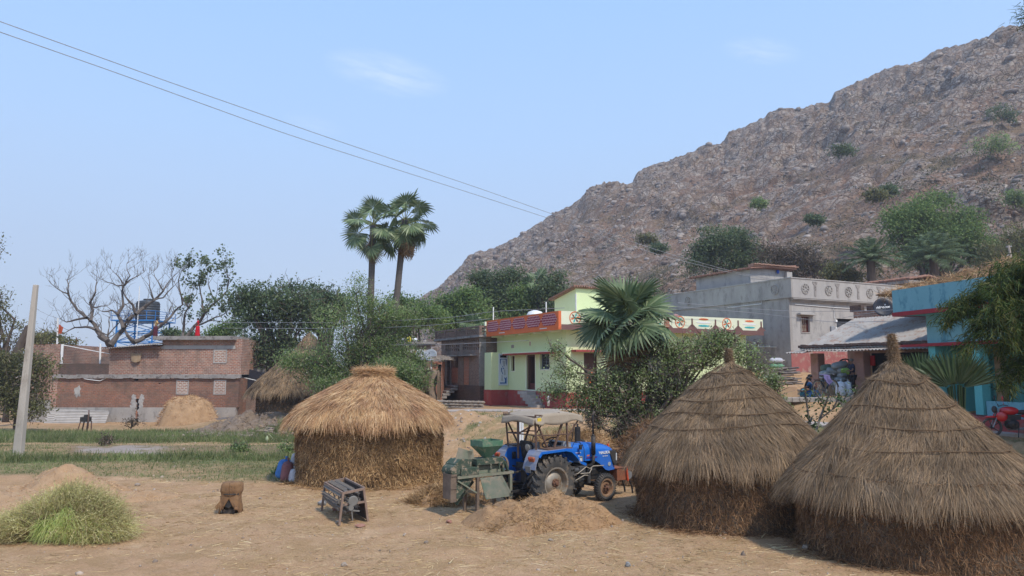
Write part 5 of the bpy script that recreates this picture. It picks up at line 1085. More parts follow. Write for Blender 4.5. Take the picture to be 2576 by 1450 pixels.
b = MB(); b.blob((XW(570), .0, ZW(1105)), (.2, .03, .36), 8, .9, 3, None, 3); b.build('lime_splash', CEML, w_)
# pale far building seen past the terrace
F6 = Fr('far_white_house', X(190, 95), 95, 0, 0, 'far white house with a pale blue roof and a painted band seen past the terrace', 'house', 'village houses')
def r6(x0, x1, y0, y1): a, b_ = Z1(x0, y0), Z1(x1, y1); return F6.rect('y', 0, a[0], b_[0], a[1], b_[1])
r_ = r6(440, 695, 815, 870); b = MB(); b.bx(r_[0], r_[1], 0, 6, -1, r_[3]); b.build('wall', WHITEP, F6.o)
r_ = r6(450, 545, 795, 826); b = MB(); b.prism([(r_[0], r_[2]), (r_[1], r_[2]), (r_[1], r_[3]), (r_[0] + 1, r_[3] - .4)], 'Y', -.3, 4); b.build('blue_roof', M('blue_sheet', (.25, .42, .55), None, 3, .5), F6.o)
r_ = r6(545, 690, 805, 828); b = MB(); b.bx(r_[0], r_[1], -.4, 2, r_[2], r_[3]); b.build('brown_roof', CEMD, F6.o)
for (x0, x1, m_) in ((575, 605, 'yellow_plastic'), (660, 695, 'red_plastic')): r_ = r6(x0, x1, 830, 848); b = MB(); F6.pb(b, 'y', 0, r_, .05, 0); b.build('painted_panel', MATS[m_], F6.o)
# blue shed between brick house and trees
A = Fr('lean_to', X(600, 60), 60, .6, 0, 'small lean-to with a black sloping roof and blue sheet wall beside the brick house', 'shed')
def Z8(x, y): return ((940 + x / 4.265) * .6314, (1380 + y / 4.265) * .6314)
def r8(x0, x1, y0, y1, c=0): a, b_ = Z8(x0, y0), Z8(x1, y1); return A.rect('y', c, a[0], b_[0], a[1], b_[1])
r_ = r8(70, 480, 380, 790, 1.0); b = MB(); b.bx(r_[0], r_[1], 1.0, 3, r_[2] - .3, r_[3]); b.build('wall', CEM, A.o)
r_ = r8(145, 235, 430, 660, .9); b = MB(); A.pb(b, 'y', 1.0, r_, .1, 0); b.build('blue_sheet', M('bright_blue_sheet', (.04, .25, .62), None, 2, .5), A.o)
p0, p1 = A.hit(*Z8(60, 500), 'y', 0), A.hit(*Z8(430, 585), 'y', 0); b = MB(); b.bar((p0[0], 0, p0[1] - .15), (p1[0], 0, p1[1] - .15), .3, 1.6); b.build('sloping_roof', M('black_sheet', (.03, .03, .04), None, 3, .6), A.o); b = MB(); b.bar((p0[0], -.81, p0[1]), (p1[0], -.81, p1[1]), .06, .05); b.build('roof_edge', WHITEP, A.o)
t_, z_ = A.hit(*Z8(300, 780), 'y', -.3); b = MB(); b.bx(t_ - .12, t_ + .12, -.4, -.2, z_ - .5, p1[1] - .2); b.build('post', M('black_sheet', ()), A.o)
r_ = r8(40, 345, 790, 1020, -.2); b = MB(); b.bx(r_[0], r_[1] + 1.5, -.3, 1.5, r_[2] - .8, r_[3]); b.build('yard_wall', BR_BRN, A.o)
b = MB(); t_, z_ = A.hit(*Z8(230, 790), 'y', 0); b.blob((t_, .3, z_ + .1), (.6, .4, .5), 7, .3, 2); tag(b.build('brick_pile', BR_OR, None), 'small pile of orange bricks under the lean-to', 'brick pile'); bpy.data.objects['brick_pile'].matrix_world = A.M.copy()
r_ = r8(70, 240, 240, 375, 6); b = MB(); b.bx(r_[0], r_[1], 8, 9, r_[2], r_[3]); tag(b.build('far_cyan_house', M('cyan_paint', (.45, .68, .68), None, 2, .7), None), 'sliver of a pale cyan house behind the lean-to', 'house', 'village houses'); bpy.data.objects['far_cyan_house'].matrix_world = A.M.copy()
# ---------------------------------------------------------------- vegetation
BARKB = M('bark_bare', (.17, .14, .12), (.11, .09, .075), 3, .95, .6, 12)
LG = {'dark': leafM('leaf_dark', [(0.06, 0.09, 0.042), (0.132, 0.18, 0.084), (0.096, 0.144, 0.066), (0.204, 0.24, 0.108), (0.156, 0.198, 0.12)], .4, .55, .25),
      'mid': leafM('leaf_mid', [(0.084, 0.144, 0.048), (0.192, 0.276, 0.084), (0.132, 0.204, 0.066), (0.288, 0.36, 0.12), (0.126, 0.192, 0.084)], .45, .55, .3),
      'light': leafM('leaf_light', [(0.103, 0.172, 0.0517), (0.253, 0.345, 0.115), (0.172, 0.253, 0.0805), (0.391, 0.437, 0.184), (0.127, 0.207, 0.0747), (0.517, 0.517, 0.322)], .5, .55, .35),
      'olive': leafM('leaf_olive', [(0.103, 0.115, 0.046), (0.218, 0.218, 0.0862), (0.161, 0.155, 0.069), (0.276, 0.253, 0.115)], .4, .6, .3),
      'dry': leafM('leaf_dry', [(.09, .07, .045), (.15, .11, .07), (.07, .075, .04), (.12, .085, .06)], .3, .7, .3),
      'bamboo': leafM('leaf_bamboo', [(.025, .05, .014), (.065, .105, .025), (.04, .07, .018), (.13, .16, .04), (.15, .14, .04)], .3, .55, 1),
      'vine': leafM('leaf_vine', [(0.11, 0.165, 0.055), (0.286, 0.374, 0.121), (0.187, 0.264, 0.088), (0.484, 0.55, 0.286), (0.132, 0.187, 0.066), (0.605, 0.627, 0.418)], .5, .5, .6)}
BARK = M('bark', (.13, .10, .08), (.08, .06, .05), 3, .95, .7, 12, stretch=(1, 1, .3)); BARKG = M('bark_grey', (.26, .22, .19), (.17, .14, .12), 3, .95, .6, 12, stretch=(1, 1, .4)); TWIG = leafM('twig', [(.10, .075, .055), (.18, .14, .11), (.13, .10, .08)], 0, .9, 1)
def ppm(Y): return FPX / Y
def crown_pts(blobs, Y, n, clump, seed=0, gap=.0, freq=.9, shell=2.4):
    out = []; ws = np.array([b[2] * b[3] for b in blobs], float); ws /= ws.sum(); cs = []
    for (px, py, rx, ry), w_ in zip(blobs, ws):
        dy = NR.uniform(-.3, .3) * rx / ppm(Y); c = np.array(at(px, py, Y + dy)); r = np.array([rx, (rx + ry) * .45, ry]) / ppm(Y)
        m = max(3, int(n * w_ / 14)); d = NR.normal(size=(m, 3)); d /= np.linalg.norm(d, axis=1, keepdims=True); C = c + d * r * (NR.random((m, 1)) ** (1 / shell))
        if gap: C = C[vnoise(C * freq, seed) > NR.uniform(-1, gap, len(C))]
        cs.append(C)
    C = np.concatenate(cs); k = max(1, n // max(1, len(C)))
    P = (C[:, None, :] + NR.normal(size=(len(C), k, 3)) * np.array([clump, clump, clump * .6]) * NR.uniform(.5, 1.3, (len(C), 1, 1))).reshape(-1, 3)
    return P, C
def limbs(b, base, targets, r0, seed=1, wob=.12, n=7, r1=.02, fork=.35):
    rr = random.Random(seed); base = Vector(base); L_ = sum((Vector(t) - base).length for t in targets) / len(targets)
    cen = sum((Vector(t) for t in targets), Vector()) / len(targets); fk = base.lerp(Vector((base.x * .7 + cen.x * .3, base.y * .7 + cen.y * .3, cen.z)), fork)
    b.tube([base - Vector((0, 0, .3)), base.lerp(fk, .35) + Vector((rr.uniform(-.1, .1), 0, 0)) * L_ * .2, fk], [r0 * 1.25, r0, r0 * .8], 9)
    for t in targets:
        t = Vector(t); P = []; R_ = []
        for i in range(n):
            u = i / (n - 1); p = fk.lerp(t, u); sag = Vector((rr.uniform(-1, 1), rr.uniform(-1, 1), rr.uniform(-.6, 1))) * wob * (t - fk).length * (0 if i in (0, n - 1) else 1) * .5
            P.append(p + sag + Vector((0, 0, 1)) * math.sin(PI * u) * .08 * (t - fk).length); R_.append(r0 * .55 * (1 - u) ** 1.2 + r1)
        b.tube(P, R_, 6, False)
def tree(label, cat, base, Y, blobs, n, leaf='mid', ls=.16, clump=.45, name='tree', r0=.22, group=None, gap=.3, seed=0, asp=.55, ntw=0, bz=None, flat=.7, bark=None, shell=2.4):
    bx_ = at(base[0], base[1], Y).x; bz_ = Tz(bx_, Y) if bz is None else bz
    t = empty(name, (bx_, Y, bz_), 0, label, cat, group); P, C = crown_pts(blobs, Y, n, clump, seed, gap, .9, shell)
    o = np.array([bx_, Y, bz_]); b = MB(); V, F = leaves(P - o, ls, flat, asp); b.np(V, F); b.build('crown', LG[leaf], t)
    b = MB(); idx = NR.choice(len(C), min(len(C), max(7, len(blobs) * 3)), replace=False); T_ = [tuple(C[i] - o) for i in idx]
    limbs(b, (0, 0, 0), T_, r0, seed)
    if ntw:
        i_ = NR.integers(0, len(C), ntw); D = NR.normal(size=(ntw, 3)); D[:, 2] += .3; V, F = strips(C[i_] - o + NR.normal(size=(ntw, 3)) * clump * .6, D, NR.uniform(.3, 1.0, ntw) * clump * 2.6, .018 + .0006 * Y, None, 2); b.m = 1; b.np(V, F)
    b.build('trunk', [bark or BARK, TWIG], t); return t
TG = 'broadleaf trees beyond the yard'
tree('dark neem like tree just right of the long brick house, its forked trunk showing', 'tree', (705, 960), 62, [(650, 745, 58, 30), (705, 765, 55, 38), (630, 800, 42, 50), (715, 830, 55, 55), (660, 880, 60, 45), (615, 755, 28, 26), (760, 765, 40, 34), (625, 870, 30, 55), (740, 890, 40, 40)], 17000, 'dark', .26, .55, r0=.4, group=TG, seed=3, ntw=500)
tree('tall dark tree behind the green feathery tree, left of the palmyra palms', 'tree', (820, 960), 66, [(800, 745, 45, 26), (835, 780, 48, 40), (790, 800, 40, 40), (860, 760, 30, 25), (740, 725, 35, 16)], 9000, 'dark', .27, .55, r0=.35, group=TG, seed=4, ntw=300)
tree('feathery light green tree rising in front of the palmyra trunks', 'tree', (898, 1010), 45, [(905, 712, 14, 26), (900, 765, 46, 36), (850, 815, 70, 50), (960, 820, 75, 52), (1015, 800, 42, 34), (880, 880, 100, 55), (980, 890, 80, 55), (1040, 925, 42, 34), (800, 930, 64, 40), (745, 905, 45, 26), (890, 950, 90, 35), (960, 765, 35, 22), (720, 915, 22, 14)], 46000, 'light', .14, .34, r0=.13, group=TG, seed=5, ntw=700, gap=.5, asp=.45)
tree('bushy lower green tree spreading right of the golden hut cap', 'tree', (985, 1000), 43, [(985, 930, 60, 36), (1040, 955, 42, 30), (1000, 985, 50, 24), (820, 975, 45, 24), (900, 985, 60, 22)], 17000, 'light', .13, .3, r0=.12, group=TG, seed=6, ntw=400, gap=.6)
tree('rounded green tree directly right of the palmyra trunks', 'tree', (1050, 860), 72, [(1050, 785, 52, 34), (1000, 765, 36, 24), (1085, 805, 44, 34), (1010, 810, 50, 40)], 9000, 'mid', .28, .55, r0=.3, group=TG, seed=7)
tree('bright rounded tree above the low slab roofed house', 'tree', (1150, 860), 78, [(1120, 770, 44, 34), (1175, 762, 42, 34), (1205, 800, 42, 34), (1130, 815, 50, 34), (1180, 735, 28, 16)], 11000, 'mid', .3, .6, r0=.3, group=TG, seed=8)
tree('dark tree at the foot of the hill over the lattice parapet house', 'tree', (1245, 860), 84, [(1240, 715, 46, 34), (1290, 700, 40, 26), (1260, 765, 62, 38), (1205, 700, 26, 16), (1220, 740, 34, 30)], 12000, 'dark', .3, .6, r0=.3, group=TG, seed=9)
tree('green tree left of the small hillside palm', 'tree', (1330, 860), 82, [(1320, 745, 42, 34), (1300, 785, 44, 30), (1350, 790, 44, 30)], 8000, 'mid', .3, .55, r0=.3, group=TG, seed=10)
tree('green tree right of the small hillside palm above the green house', 'tree', (1395, 860), 80, [(1385, 735, 34, 30), (1400, 770, 34, 34), (1398, 700, 18, 18), (1420, 745, 20, 26)], 7000, 'dark', .3, .55, r0=.3, group=TG, seed=11)
tree('dark round tree on the slope behind the grey roof room', 'tree', (1830, 720), 92, [(1800, 605, 42, 42), (1850, 615, 55, 44), (1765, 640, 36, 34), (1890, 645, 40, 34), (1745, 668, 24, 14), (1830, 660, 60, 30)], 15000, 'dark', .33, .6, r0=.3, group=TG, seed=12, bz=7)
tree('sparse olive thicket on the slope right of the dark round tree', 'tree', (1990, 720), 86, [(1950, 640, 44, 28), (2015, 655, 52, 34), (1985, 690, 60, 20), (2060, 680, 34, 20)], 5200, 'dry', .28, .6, r0=.12, group=TG, seed=13, ntw=1500, bz=6, gap=.6)
tree('large spreading tree high on the slope behind the date palms', 'tree', (2350, 720), 88, [(2310, 545, 70, 42), (2380, 590, 85, 46), (2280, 600, 50, 46), (2450, 625, 55, 44), (2355, 505, 44, 22), (2330, 640, 70, 40), (2420, 560, 60, 40), (2490, 640, 40, 40), (2260, 560, 40, 40)], 30000, 'mid', .33, .65, r0=.4, group=TG, seed=14, bz=7)
tree('olive thicket right of the large spreading tree at the frame edge', 'tree', (2530, 720), 78, [(2500, 650, 44, 40), (2560, 620, 44, 60), (2530, 690, 60, 24), (2600, 640, 40, 60)], 9000, 'olive', .28, .55, r0=.2, group=TG, seed=15, ntw=400, bz=7)
tree('low dark shrub left of the left date palm', 'bush', (2110, 715), 76, [(2105, 685, 36, 24), (2140, 700, 30, 14)], 3500, 'olive', .26, .4, name='bush', r0=.08, group='bushes on the hillside', seed=16, bz=6)
# left edge
tree('leafy tree with a thick leaning trunk at the left edge', 'tree', (22, 960), 58, [(10, 850, 36, 30), (45, 825, 22, 16), (95, 850, 30, 18), (-30, 760, 50, 40), (-25, 620, 30, 34), (5, 800, 24, 22)], 4200, 'olive', .2, .4, r0=.2, group=TG, seed=17, ntw=300)
b = MB(); p0, p1, p2 = at(35, 905, 52), at(52, 870, 52), at(74, 822, 52); b.tube([p0 - Vector((0.4, 0, 1.5)), p0, p1, p2], [.4, .36, .3, .26], 10); tag(b.build('tree_stump', BARK, None), 'thick cut leaning trunk standing in the bush at the left edge', 'tree trunk')
tree('big grey green bush filling the left edge beside the pole', 'bush', (40, 1060), 47, [(20, 930, 60, 46), (70, 915, 40, 34), (25, 1000, 55, 44), (85, 985, 36, 50), (110, 930, 22, 34), (-30, 960, 60, 70), (60, 1035, 50, 20)], 14000, 'olive', .17, .36, name='bush', r0=.1, group='bushes around the field', seed=18, ntw=600)
tree('low tree seen over the wing of the long brick house', 'tree', (140, 900), 74, [(130, 850, 26, 15), (170, 862, 24, 14), (105, 858, 22, 14)], 2600, 'olive', .26, .4, r0=.15, group=TG, seed=19, ntw=120, gap=.6)
tree('low green tree behind the brick house roof, left of the woman in red', 'tree', (450, 870), 74, [(440, 840, 26, 12), (480, 846, 30, 9), (420, 838, 14, 8)], 2000, 'dark', .26, .35, r0=.12, group=TG, seed=20)
tree('low green tree behind the brick house roof, right of the woman in red', 'tree', (560, 870), 74, [(560, 832, 34, 20), (540, 845, 30, 12), (590, 826, 20, 20)], 3600, 'mid', .26, .4, r0=.12, group=TG, seed=21)
for i, (px_, py_, rx_, ry_, Y_, lb) in enumerate([(2520, 285, 40, 24, 150, 'highest dark green bush near the right edge of the ridge'), (2490, 362, 60, 26, 135, 'wide pale green bush below the ridge at the right edge'), (2118, 378, 30, 15, 140, 'small dark bush in the middle of the rocky slope'), (2200, 492, 22, 12, 110, 'small bush above the large spreading tree'), (2235, 480, 18, 10, 112, 'tiny bush just left of the large spreading tree top'), (1908, 512, 14, 8, 125, 'small round bush above the dark round tree'), (2045, 552, 18, 8, 110, 'low bush between the round and the spreading trees'), (1625, 602, 22, 10, 130, 'low bush on the lower slope under the wires'), (1650, 625, 20, 10, 120, 'greenish bush beside the wires above the green palm'), (2555, 500, 30, 20, 110, 'bush at the right edge above the olive thicket')]):
    tree(lb, 'bush', (px_, py_ + ry_), Y_, [(px_, py_, rx_, ry_), (px_ + rx_ * .6, py_ + ry_ * .3, rx_ * .6, ry_ * .7)], 1500, ('dark', 'light', 'dark', 'olive')[i % 4], .42, .5, name='bush', r0=.08, group='bushes on the hillside', seed=40 + i, bz=float(at(px_, py_ + ry_, Y_).z))
for px_, py_, s_, lb in ((600, 1128, 22, 'bright leafy plant in the field left of the golden hut'), (722, 1130, 20, 'leafy plant in the field touching the golden hut'), (718, 1190, 24, 'low dark green plant beside the blue bag'), (1208, 1100, 24, 'weedy plant on the bank left of the green hopper'), (1160, 1140, 14, 'small weed between the golden hut and the green machine'), (330, 1062, 26, 'dry bush against the grey plinth of the brick house'), (268, 1107, 20, 'dead brown shrub on the dug plot')):
    g_ = gp(px_, py_ + s_ * .5, -.1); dd_ = 'dry' if 'dry' in lb or 'dead' in lb else ('mid' if 'dark' in lb else 'light')
    tree(lb, 'plant', (px_, py_ + s_ * .4), g_.y, [(px_, py_, s_, s_ * .5)], 900 if dd_ != 'dry' else 300, dd_, .11, .14, name='plant', r0=.015, group='small plants around the field', seed=int(px_), ntw=60)
# vine covered tree and shrub around the young palm
tree('tangled thorny shrub with pale little leaves between the green house and the middle hut', 'shrub', (1612, 1085), 26.5, [(1425, 945, 42, 34), (1395, 985, 32, 22), (1475, 985, 58, 42), (1540, 960, 58, 40), (1560, 1010, 60, 30), (1640, 950, 66, 56), (1700, 905, 66, 48), (1760, 885, 60, 44), (1820, 868, 52, 34), (1880, 905, 40, 44), (1905, 965, 32, 50), (1700, 975, 50, 48), (1440, 1025, 30, 18), (1640, 1040, 50, 30), (1400, 885, 18, 24), (1925, 930, 24, 18), (1790, 850, 40, 16), (1500, 1030, 46, 22)], 30000, 'vine', .085, .19, name='shrub', r0=.14, seed=31, ntw=3000, gap=.25, asp=.65)
tree('dark tangled undergrowth at the foot of the thorny shrub', 'undergrowth', (1585, 1100), 26.2, [(1590, 1075, 40, 40), (1560, 1105, 30, 20), (1630, 1100, 36, 26), (1500, 1060, 22, 26)], 2500, 'dark', .09, .2, name='undergrowth', r0=.16, seed=33, ntw=2200, gap=.3)
tree('green shrub against the grey wall right of the middle hut peak', 'shrub', (1940, 1060), 24, [(1955, 1010, 16, 22), (1945, 960, 14, 26), (1970, 1040, 14, 12)], 2200, 'vine', .08, .15, name='shrub', r0=.03, seed=34, ntw=150)
# ---- fan palms
def fan(Rr, n=30, span=300, droop=.25, tipdroop=.0, fold=.5):
    """one fan leaf: hub at the origin, middle finger along +X"""
    a = np.linspace(-span / 2, span / 2, n) * PI / 180; w = (span * PI / 180 / n) * .52; rr = Rr * (.78 + .22 * np.cos(a / 2.2)) * NR.uniform(.92, 1.05, n); V = []; F = []
    for i in range(n):
        ca, sa = math.cos(a[i]), math.sin(a[i]); rm = rr[i] * .58; ww = w * rm; s_ = fold * ww * (1 if i % 2 else -1)
        def P(r, t, z=0): return (r * ca - t * sa, r * sa + t * ca, z - droop * (r / Rr) ** 2 * Rr)
        o = len(V); V += [P(.02, 0), P(rm, -ww, -s_), P(rm, ww, s_), P(rr[i] * .84, -ww * .45, -s_ * .5), P(rr[i] * .84, ww * .45, s_ * .5)]
        if NR.random() < tipdroop: q = P(rr[i] * .86, 0); V.append((q[0], q[1], q[2] - rr[i] * .3))
        else: V.append(P(rr[i], 0))
        F += [(o, o + 1, o + 2, o + 2), (o + 1, o + 3, o + 4, o + 2), (o + 3, o + 5, o + 4, o + 4)]
    return np.array(V), F
def fanpalm(name, label, base, h, r0, nf, Rr, pet, lean=(0, 0), dead=6, elmin=-50, seed=0, mat='palm', tipd=.0, group='fan palms', skirt=1.3, trunk_mat=None, nseg=28, dark_trunk=True):
    rr = random.Random(seed); t = empty(name, base, 0, label, 'palm tree', group)
    top = Vector((lean[0], lean[1], h)); P = [(lean[0] * (u ** 1.6), lean[1] * u, -.3 + (h + .3) * u) for u in np.linspace(0, 1, 12)]
    b = MB(); b.tube(P, [r0 * (1.35 if i == 0 else 1.08 - .16 * i / 11 + (.05 if i % 2 else 0)) for i in range(12)], 12); b.build('trunk', trunk_mat or M('palm_trunk', (.10, .085, .075), (.15, .125, .11), 2, .95, .8, 10, stretch=(.4, .4, 6)), t, smooth=True)
    def one(b, az, el, pl, Rr_, dr, drp):
        d = Vector((math.cos(az) * math.cos(el), math.sin(az) * math.cos(el), math.sin(el))); st = top + Vector((0, 0, rr.uniform(-.25, .15))) + Vector((d.x, d.y, 0)) * r0 * .6
        hub = st + d * pl + Vector((0, 0, -dr * pl * .35)); mid = st + d * pl * .55 + Vector((0, 0, .02))
        b.m = 1; b.tube([st, mid, hub], [.035, .025, .022], 5, False)
        dd = (hub - mid).normalized(); sd = dd.cross(Vector((0, 0, 1))); sd = sd.normalized() if sd.length > .05 else Vector((1, 0, 0)); tw = Matrix.Rotation(rr.uniform(-.9, .9), 3, dd); sd = tw @ sd; nn = sd.cross(dd)
        V, F = fan(Rr_, nseg, rr.uniform(250, 310), drp, tipd); V = np.array(hub) + V[:, :1] * np.array(dd) + V[:, 1:2] * np.array(sd) + V[:, 2:] * np.array(nn); b.m = 0
        tri = np.array([f if f[2] != f[3] else f for f in F]); b.add([tuple(v) for v in V], [tuple(dict.fromkeys(f)) for f in F])
    for k in range(nf):
        b = MB(); az = 2.399 * k + rr.uniform(-.25, .25); u = (k + .5) / nf; el = R(82 - (82 - elmin) * u ** .85) + rr.uniform(-.12, .12)
        one(b, az, el, pet * rr.uniform(.8, 1.15), Rr * rr.uniform(.85, 1.08), .3 + .5 * u, .12 + .35 * u); b.build('frond', [PALML, PALMS], t)
    for k in range(dead):
        b = MB(); one(b, rr.uniform(0, 2 * PI), R(rr.uniform(-86, -70)), pet * rr.uniform(.9, skirt * 1.2), Rr * rr.uniform(.55, .8), 0, .8); b.build('dead_frond', [PALMD, PALMD], t)
    return t
PALML = leafM('palm_leaf', [(.06, .10, .05), (.16, .22, .10), (.10, .15, .075), (.27, .32, .17), (.08, .12, .06)], .2, .4, .6); PALMS = M('palm_stalk', (.20, .22, .07), (.14, .15, .05), 5, .6)
PALMK = leafM('palm_leaf_dark', [(.025, .05, .02), (.08, .12, .05), (.05, .08, .035), (.11, .14, .07)], .15, .4, .6)
PALMD = leafM('palm_dead', [(.16, .10, .055), (.30, .19, .10), (.24, .15, .08), (.11, .075, .05)], .2, .8, 1)
p = at(931, 760, 50); fanpalm('palmyra_palm', 'left tall palmyra palm with a straight dark trunk', (p.x, 50, .6), at(935, 575, 50).z - .6 + .2, .22, 16, 1.15, 1.35, (.1, 0), 7, -50, 2)
p = at(988, 760, 50.5); fanpalm('palmyra_palm', 'right tall palmyra palm, its trunk leaning and a tan dead frond hanging', (p.x - .1, 50.5, .6), at(1010, 560, 50.5).z - .6 + .2, .22, 18, 1.15, 1.35, (.85, 0), 9, -58, 11)
p = at(1353, 760, 82); fanpalm('palmyra_palm', 'small palmyra palm among the trees at the foot of the hill', (p.x, 82, 5), at(1353, 712, 82).z - 5, .25, 14, 1.15, .9, (0, 0), 8, -60, 5, nseg=20)
p = at(1190, 850, 62); fanpalm('palmyra_palm', 'young bushy palm between the slab house and the lattice house', (p.x, 62, 2.2), at(1190, 818, 62).z - 2.2, .2, 12, 1.0, .6, (0, 0), 3, -10, 6, nseg=20)
p = at(1592, 1060, 27); fanpalm('palmyra_palm', 'young palmyra palm with big drooping fans in front of the green house', (p.x, 27, .4), at(1575, 806, 27).z - .4, .2, 30, 1.22, 1.0, (-.1, 0), 6, -26, 8, tipd=.18, nseg=36)
PALMG = leafM('palm_grey_leaf', [(.20, .19, .17), (.30, .28, .25), (.14, .13, .11)], .2, .7, 1)
p = at(1660, 900, 26.3); t_ = empty('fallen_fronds', p, 0, 'grey withered fan fronds sagging right of the young palm trunk', 'palm fronds')
for i, (dx, dz, a_) in enumerate(((0, 0, -10), (.35, -.2, -25), (-.3, .1, 10), (.1, -.5, -40), (.5, .15, 5))):
    V, F = fan(.8, 26, 220, .5, .3); an = R(a_); V = np.stack([V[:, 0] * math.cos(an) - V[:, 2] * math.sin(an), V[:, 1] * .6, V[:, 0] * math.sin(an) + V[:, 2] * math.cos(an) + V[:, 1] * .5], -1); b = MB(); b.add([(x + dx, y, z + dz) for x, y, z in V], [tuple(dict.fromkeys(f)) for f in F]); b.build('frond', PALMG, t_)
# palm seedlings behind the right hut
for i, (px_, py_, Y_, n_, lb) in enumerate(((2325, 962, 21, 15, 'spiky palm seedling just right of the hut peak'), (2405, 962, 20, 20, 'spiky palm seedling in front of the teal veranda'))):
    c = at(px_, py_, Y_); t_ = empty('palm_seedling', (c.x, c.y, 0.3), 0, lb, 'palm', 'palm seedlings')
    for k in range(n_):
        V, F = fan(.95, 9, 46, .12, 0, .5); az = R(-70 + 250 * k / n_ + rnd.uniform(-15, 15)); el = R(rnd.uniform(25, 70)); d = Vector((math.cos(az) * math.cos(el), math.sin(az) * math.cos(el) * .4, math.sin(el))).normalized(); sd = d.cross(Vector((.3, 1, .2))).normalized(); nn = sd.cross(d); h = Vector((0, 0, c.z - .3 - .3)) + d * .25
        b = MB(); b.tube([(0, 0, 0), h], .02, 5, False); VV = np.array(h) + V[:, :1] * np.array(d) + V[:, 1:2] * np.array(sd) + V[:, 2:] * np.array(nn); b.add([tuple(v) for v in VV], [tuple(dict.fromkeys(f)) for f in F]); b.build('frond', PALMK, t_)
# ---- date palms
def datepalm(label, px, py, Y, Lf, nf, seed):
    c = at(px, py, Y); z0 = 6.0; t = empty('date_palm', (c.x, Y, z0), 0, label, 'palm tree', 'date palms on the slope'); top = Vector((0, 0, c.z - z0)); rr = random.Random(seed)
    b = MB(); b.tube([(0, 0, -1), (0, 0, top.z * .5), top], [.5, .42, .4], 12); b.build('trunk', BARK, t)
    for k in range(nf):
        az = 2.399 * k; u = (k + .5) / nf; el = R(84 - 92 * u); Lx = Lf * rr.uniform(.85, 1.1); n = 30; s = np.linspace(0.02, 1, n)
        hx = Lx * (s * math.cos(el) + .0 * s); zz = Lx * (s * math.sin(el) - .3 * s ** 2.4); C = np.stack([hx * math.cos(az), hx * math.sin(az), zz], -1) + np.array(top)
        tg = np.gradient(C, axis=0); tg /= np.linalg.norm(tg, axis=1, keepdims=True); sd = np.cross(tg, [0, 0, 1.]); sd /= np.maximum(np.linalg.norm(sd, axis=1, keepdims=True), 1e-6)
        b = MB(); b.tube([tuple(v) for v in C[::5]], .03, 4, False); ll = .62 * np.sin(np.clip(s, .08, .96) * PI) ** .5 * Lf / 3
        for sg in (-1, 1):
            for q in (0, 1):
                D = tg * .75 + sd * sg + np.array([0, 0, -.25 + .3 * q]); V, F = strips(C + tg * .03 * q, D, ll, .055, np.array([[0, 0, -.12]] * n), 2, None, .2); b.np(V, F)
        b.build('frond', PALML, t)
datepalm('left date palm on the slope with stiff arching fronds', 2190, 655, 74, 3.3, 40, 3)
datepalm('right larger date palm with dense drooping fronds', 2348, 650, 74, 3.8, 52, 4)
# ---- bare tree (limbs followed from life) and its sparse leafed neighbour
def Z1p(x, y, Y): return at(x * .5516 * .6314, (950 + y * .5516) * .6314, Y)
def bare(label, Y, lines, leafn=0, seed=0, tw=3, name='bare_tree'):
    b0 = Z1p(*lines[0][0][0], Y); o = Vector((b0.x, Y, -.4)); t = empty(name, o, 0, label, 'tree'); rr = random.Random(seed); b = MB(); tips = []
    def grow(p, d, l, r, dep):
        q = [p]; n = 4
        for i in range(n): d = (d + Vector((rr.uniform(-.3, .3), rr.uniform(-.3, .3), rr.uniform(-.12, .26)))).normalized(); q.append(q[-1] + d * l / n)
        b.tube(q, [r, r * .8, r * .6, r * .45, r * .3], 4, False); tips.append(q[-1])
        if dep > 0:
            for k in range(rr.choice((2, 2, 3))):
                i = rr.choice((2, 3, 4)); a = Vector((rr.uniform(-1, 1), rr.uniform(-.8, .8), rr.uniform(-.3, .9))).normalized(); grow(q[i], (d * .8 + a * .8).normalized(), l * rr.uniform(.55, .8), max(r * .5, .012), dep - 1)
    for pts, r in lines:
        P = [Z1p(x, y, Y + .5 * math.sin(i * 2.1 + len(pts))) - o for i, (x, y) in enumerate(pts)]
        k = len(P); n_ = [P[0]]
        for i in range(k - 1): m_ = P[i].lerp(P[i + 1], .5) + Vector((rr.uniform(-1, 1), 0, rr.uniform(-1, 1))) * .04 * (P[i + 1] - P[i]).length * 2; n_ += [m_, P[i + 1]]
        K = len(n_); rs = [r * .85 * (1 - .76 * i / (K - 1)) for i in range(K)]; b.tube(n_, rs, 7, False)
        for i in range(2, K):
            for q in range(1 if i < K - 1 else 3):
                if rr.random() < .85: a = Vector((rr.uniform(-1, 1), rr.uniform(-.8, .8), rr.uniform(-.1, 1))).normalized(); dd = (n_[i] - n_[i - 1]).normalized(); grow(n_[i], (dd * .7 + a * .8).normalized(), rr.uniform(.7, 1.5) * (1 if r < .2 else 1.2), max(rs[i] * .4, .025), tw - 1 if i < K - 1 else tw - 1)
    b.build('trunk', BARKB, t)
    if leafn:
        T_ = np.array([tuple(q) for q in tips]); i_ = NR.integers(0, len(T_), leafn // 8); P = (T_[i_][:, None, :] + NR.normal(size=(len(i_), 8, 3)) * .16).reshape(-1, 3); q = MB(); V, F = leaves(P, .22, .2, .8); q.np(V, F); q.build('crown', LG['dark'], t)
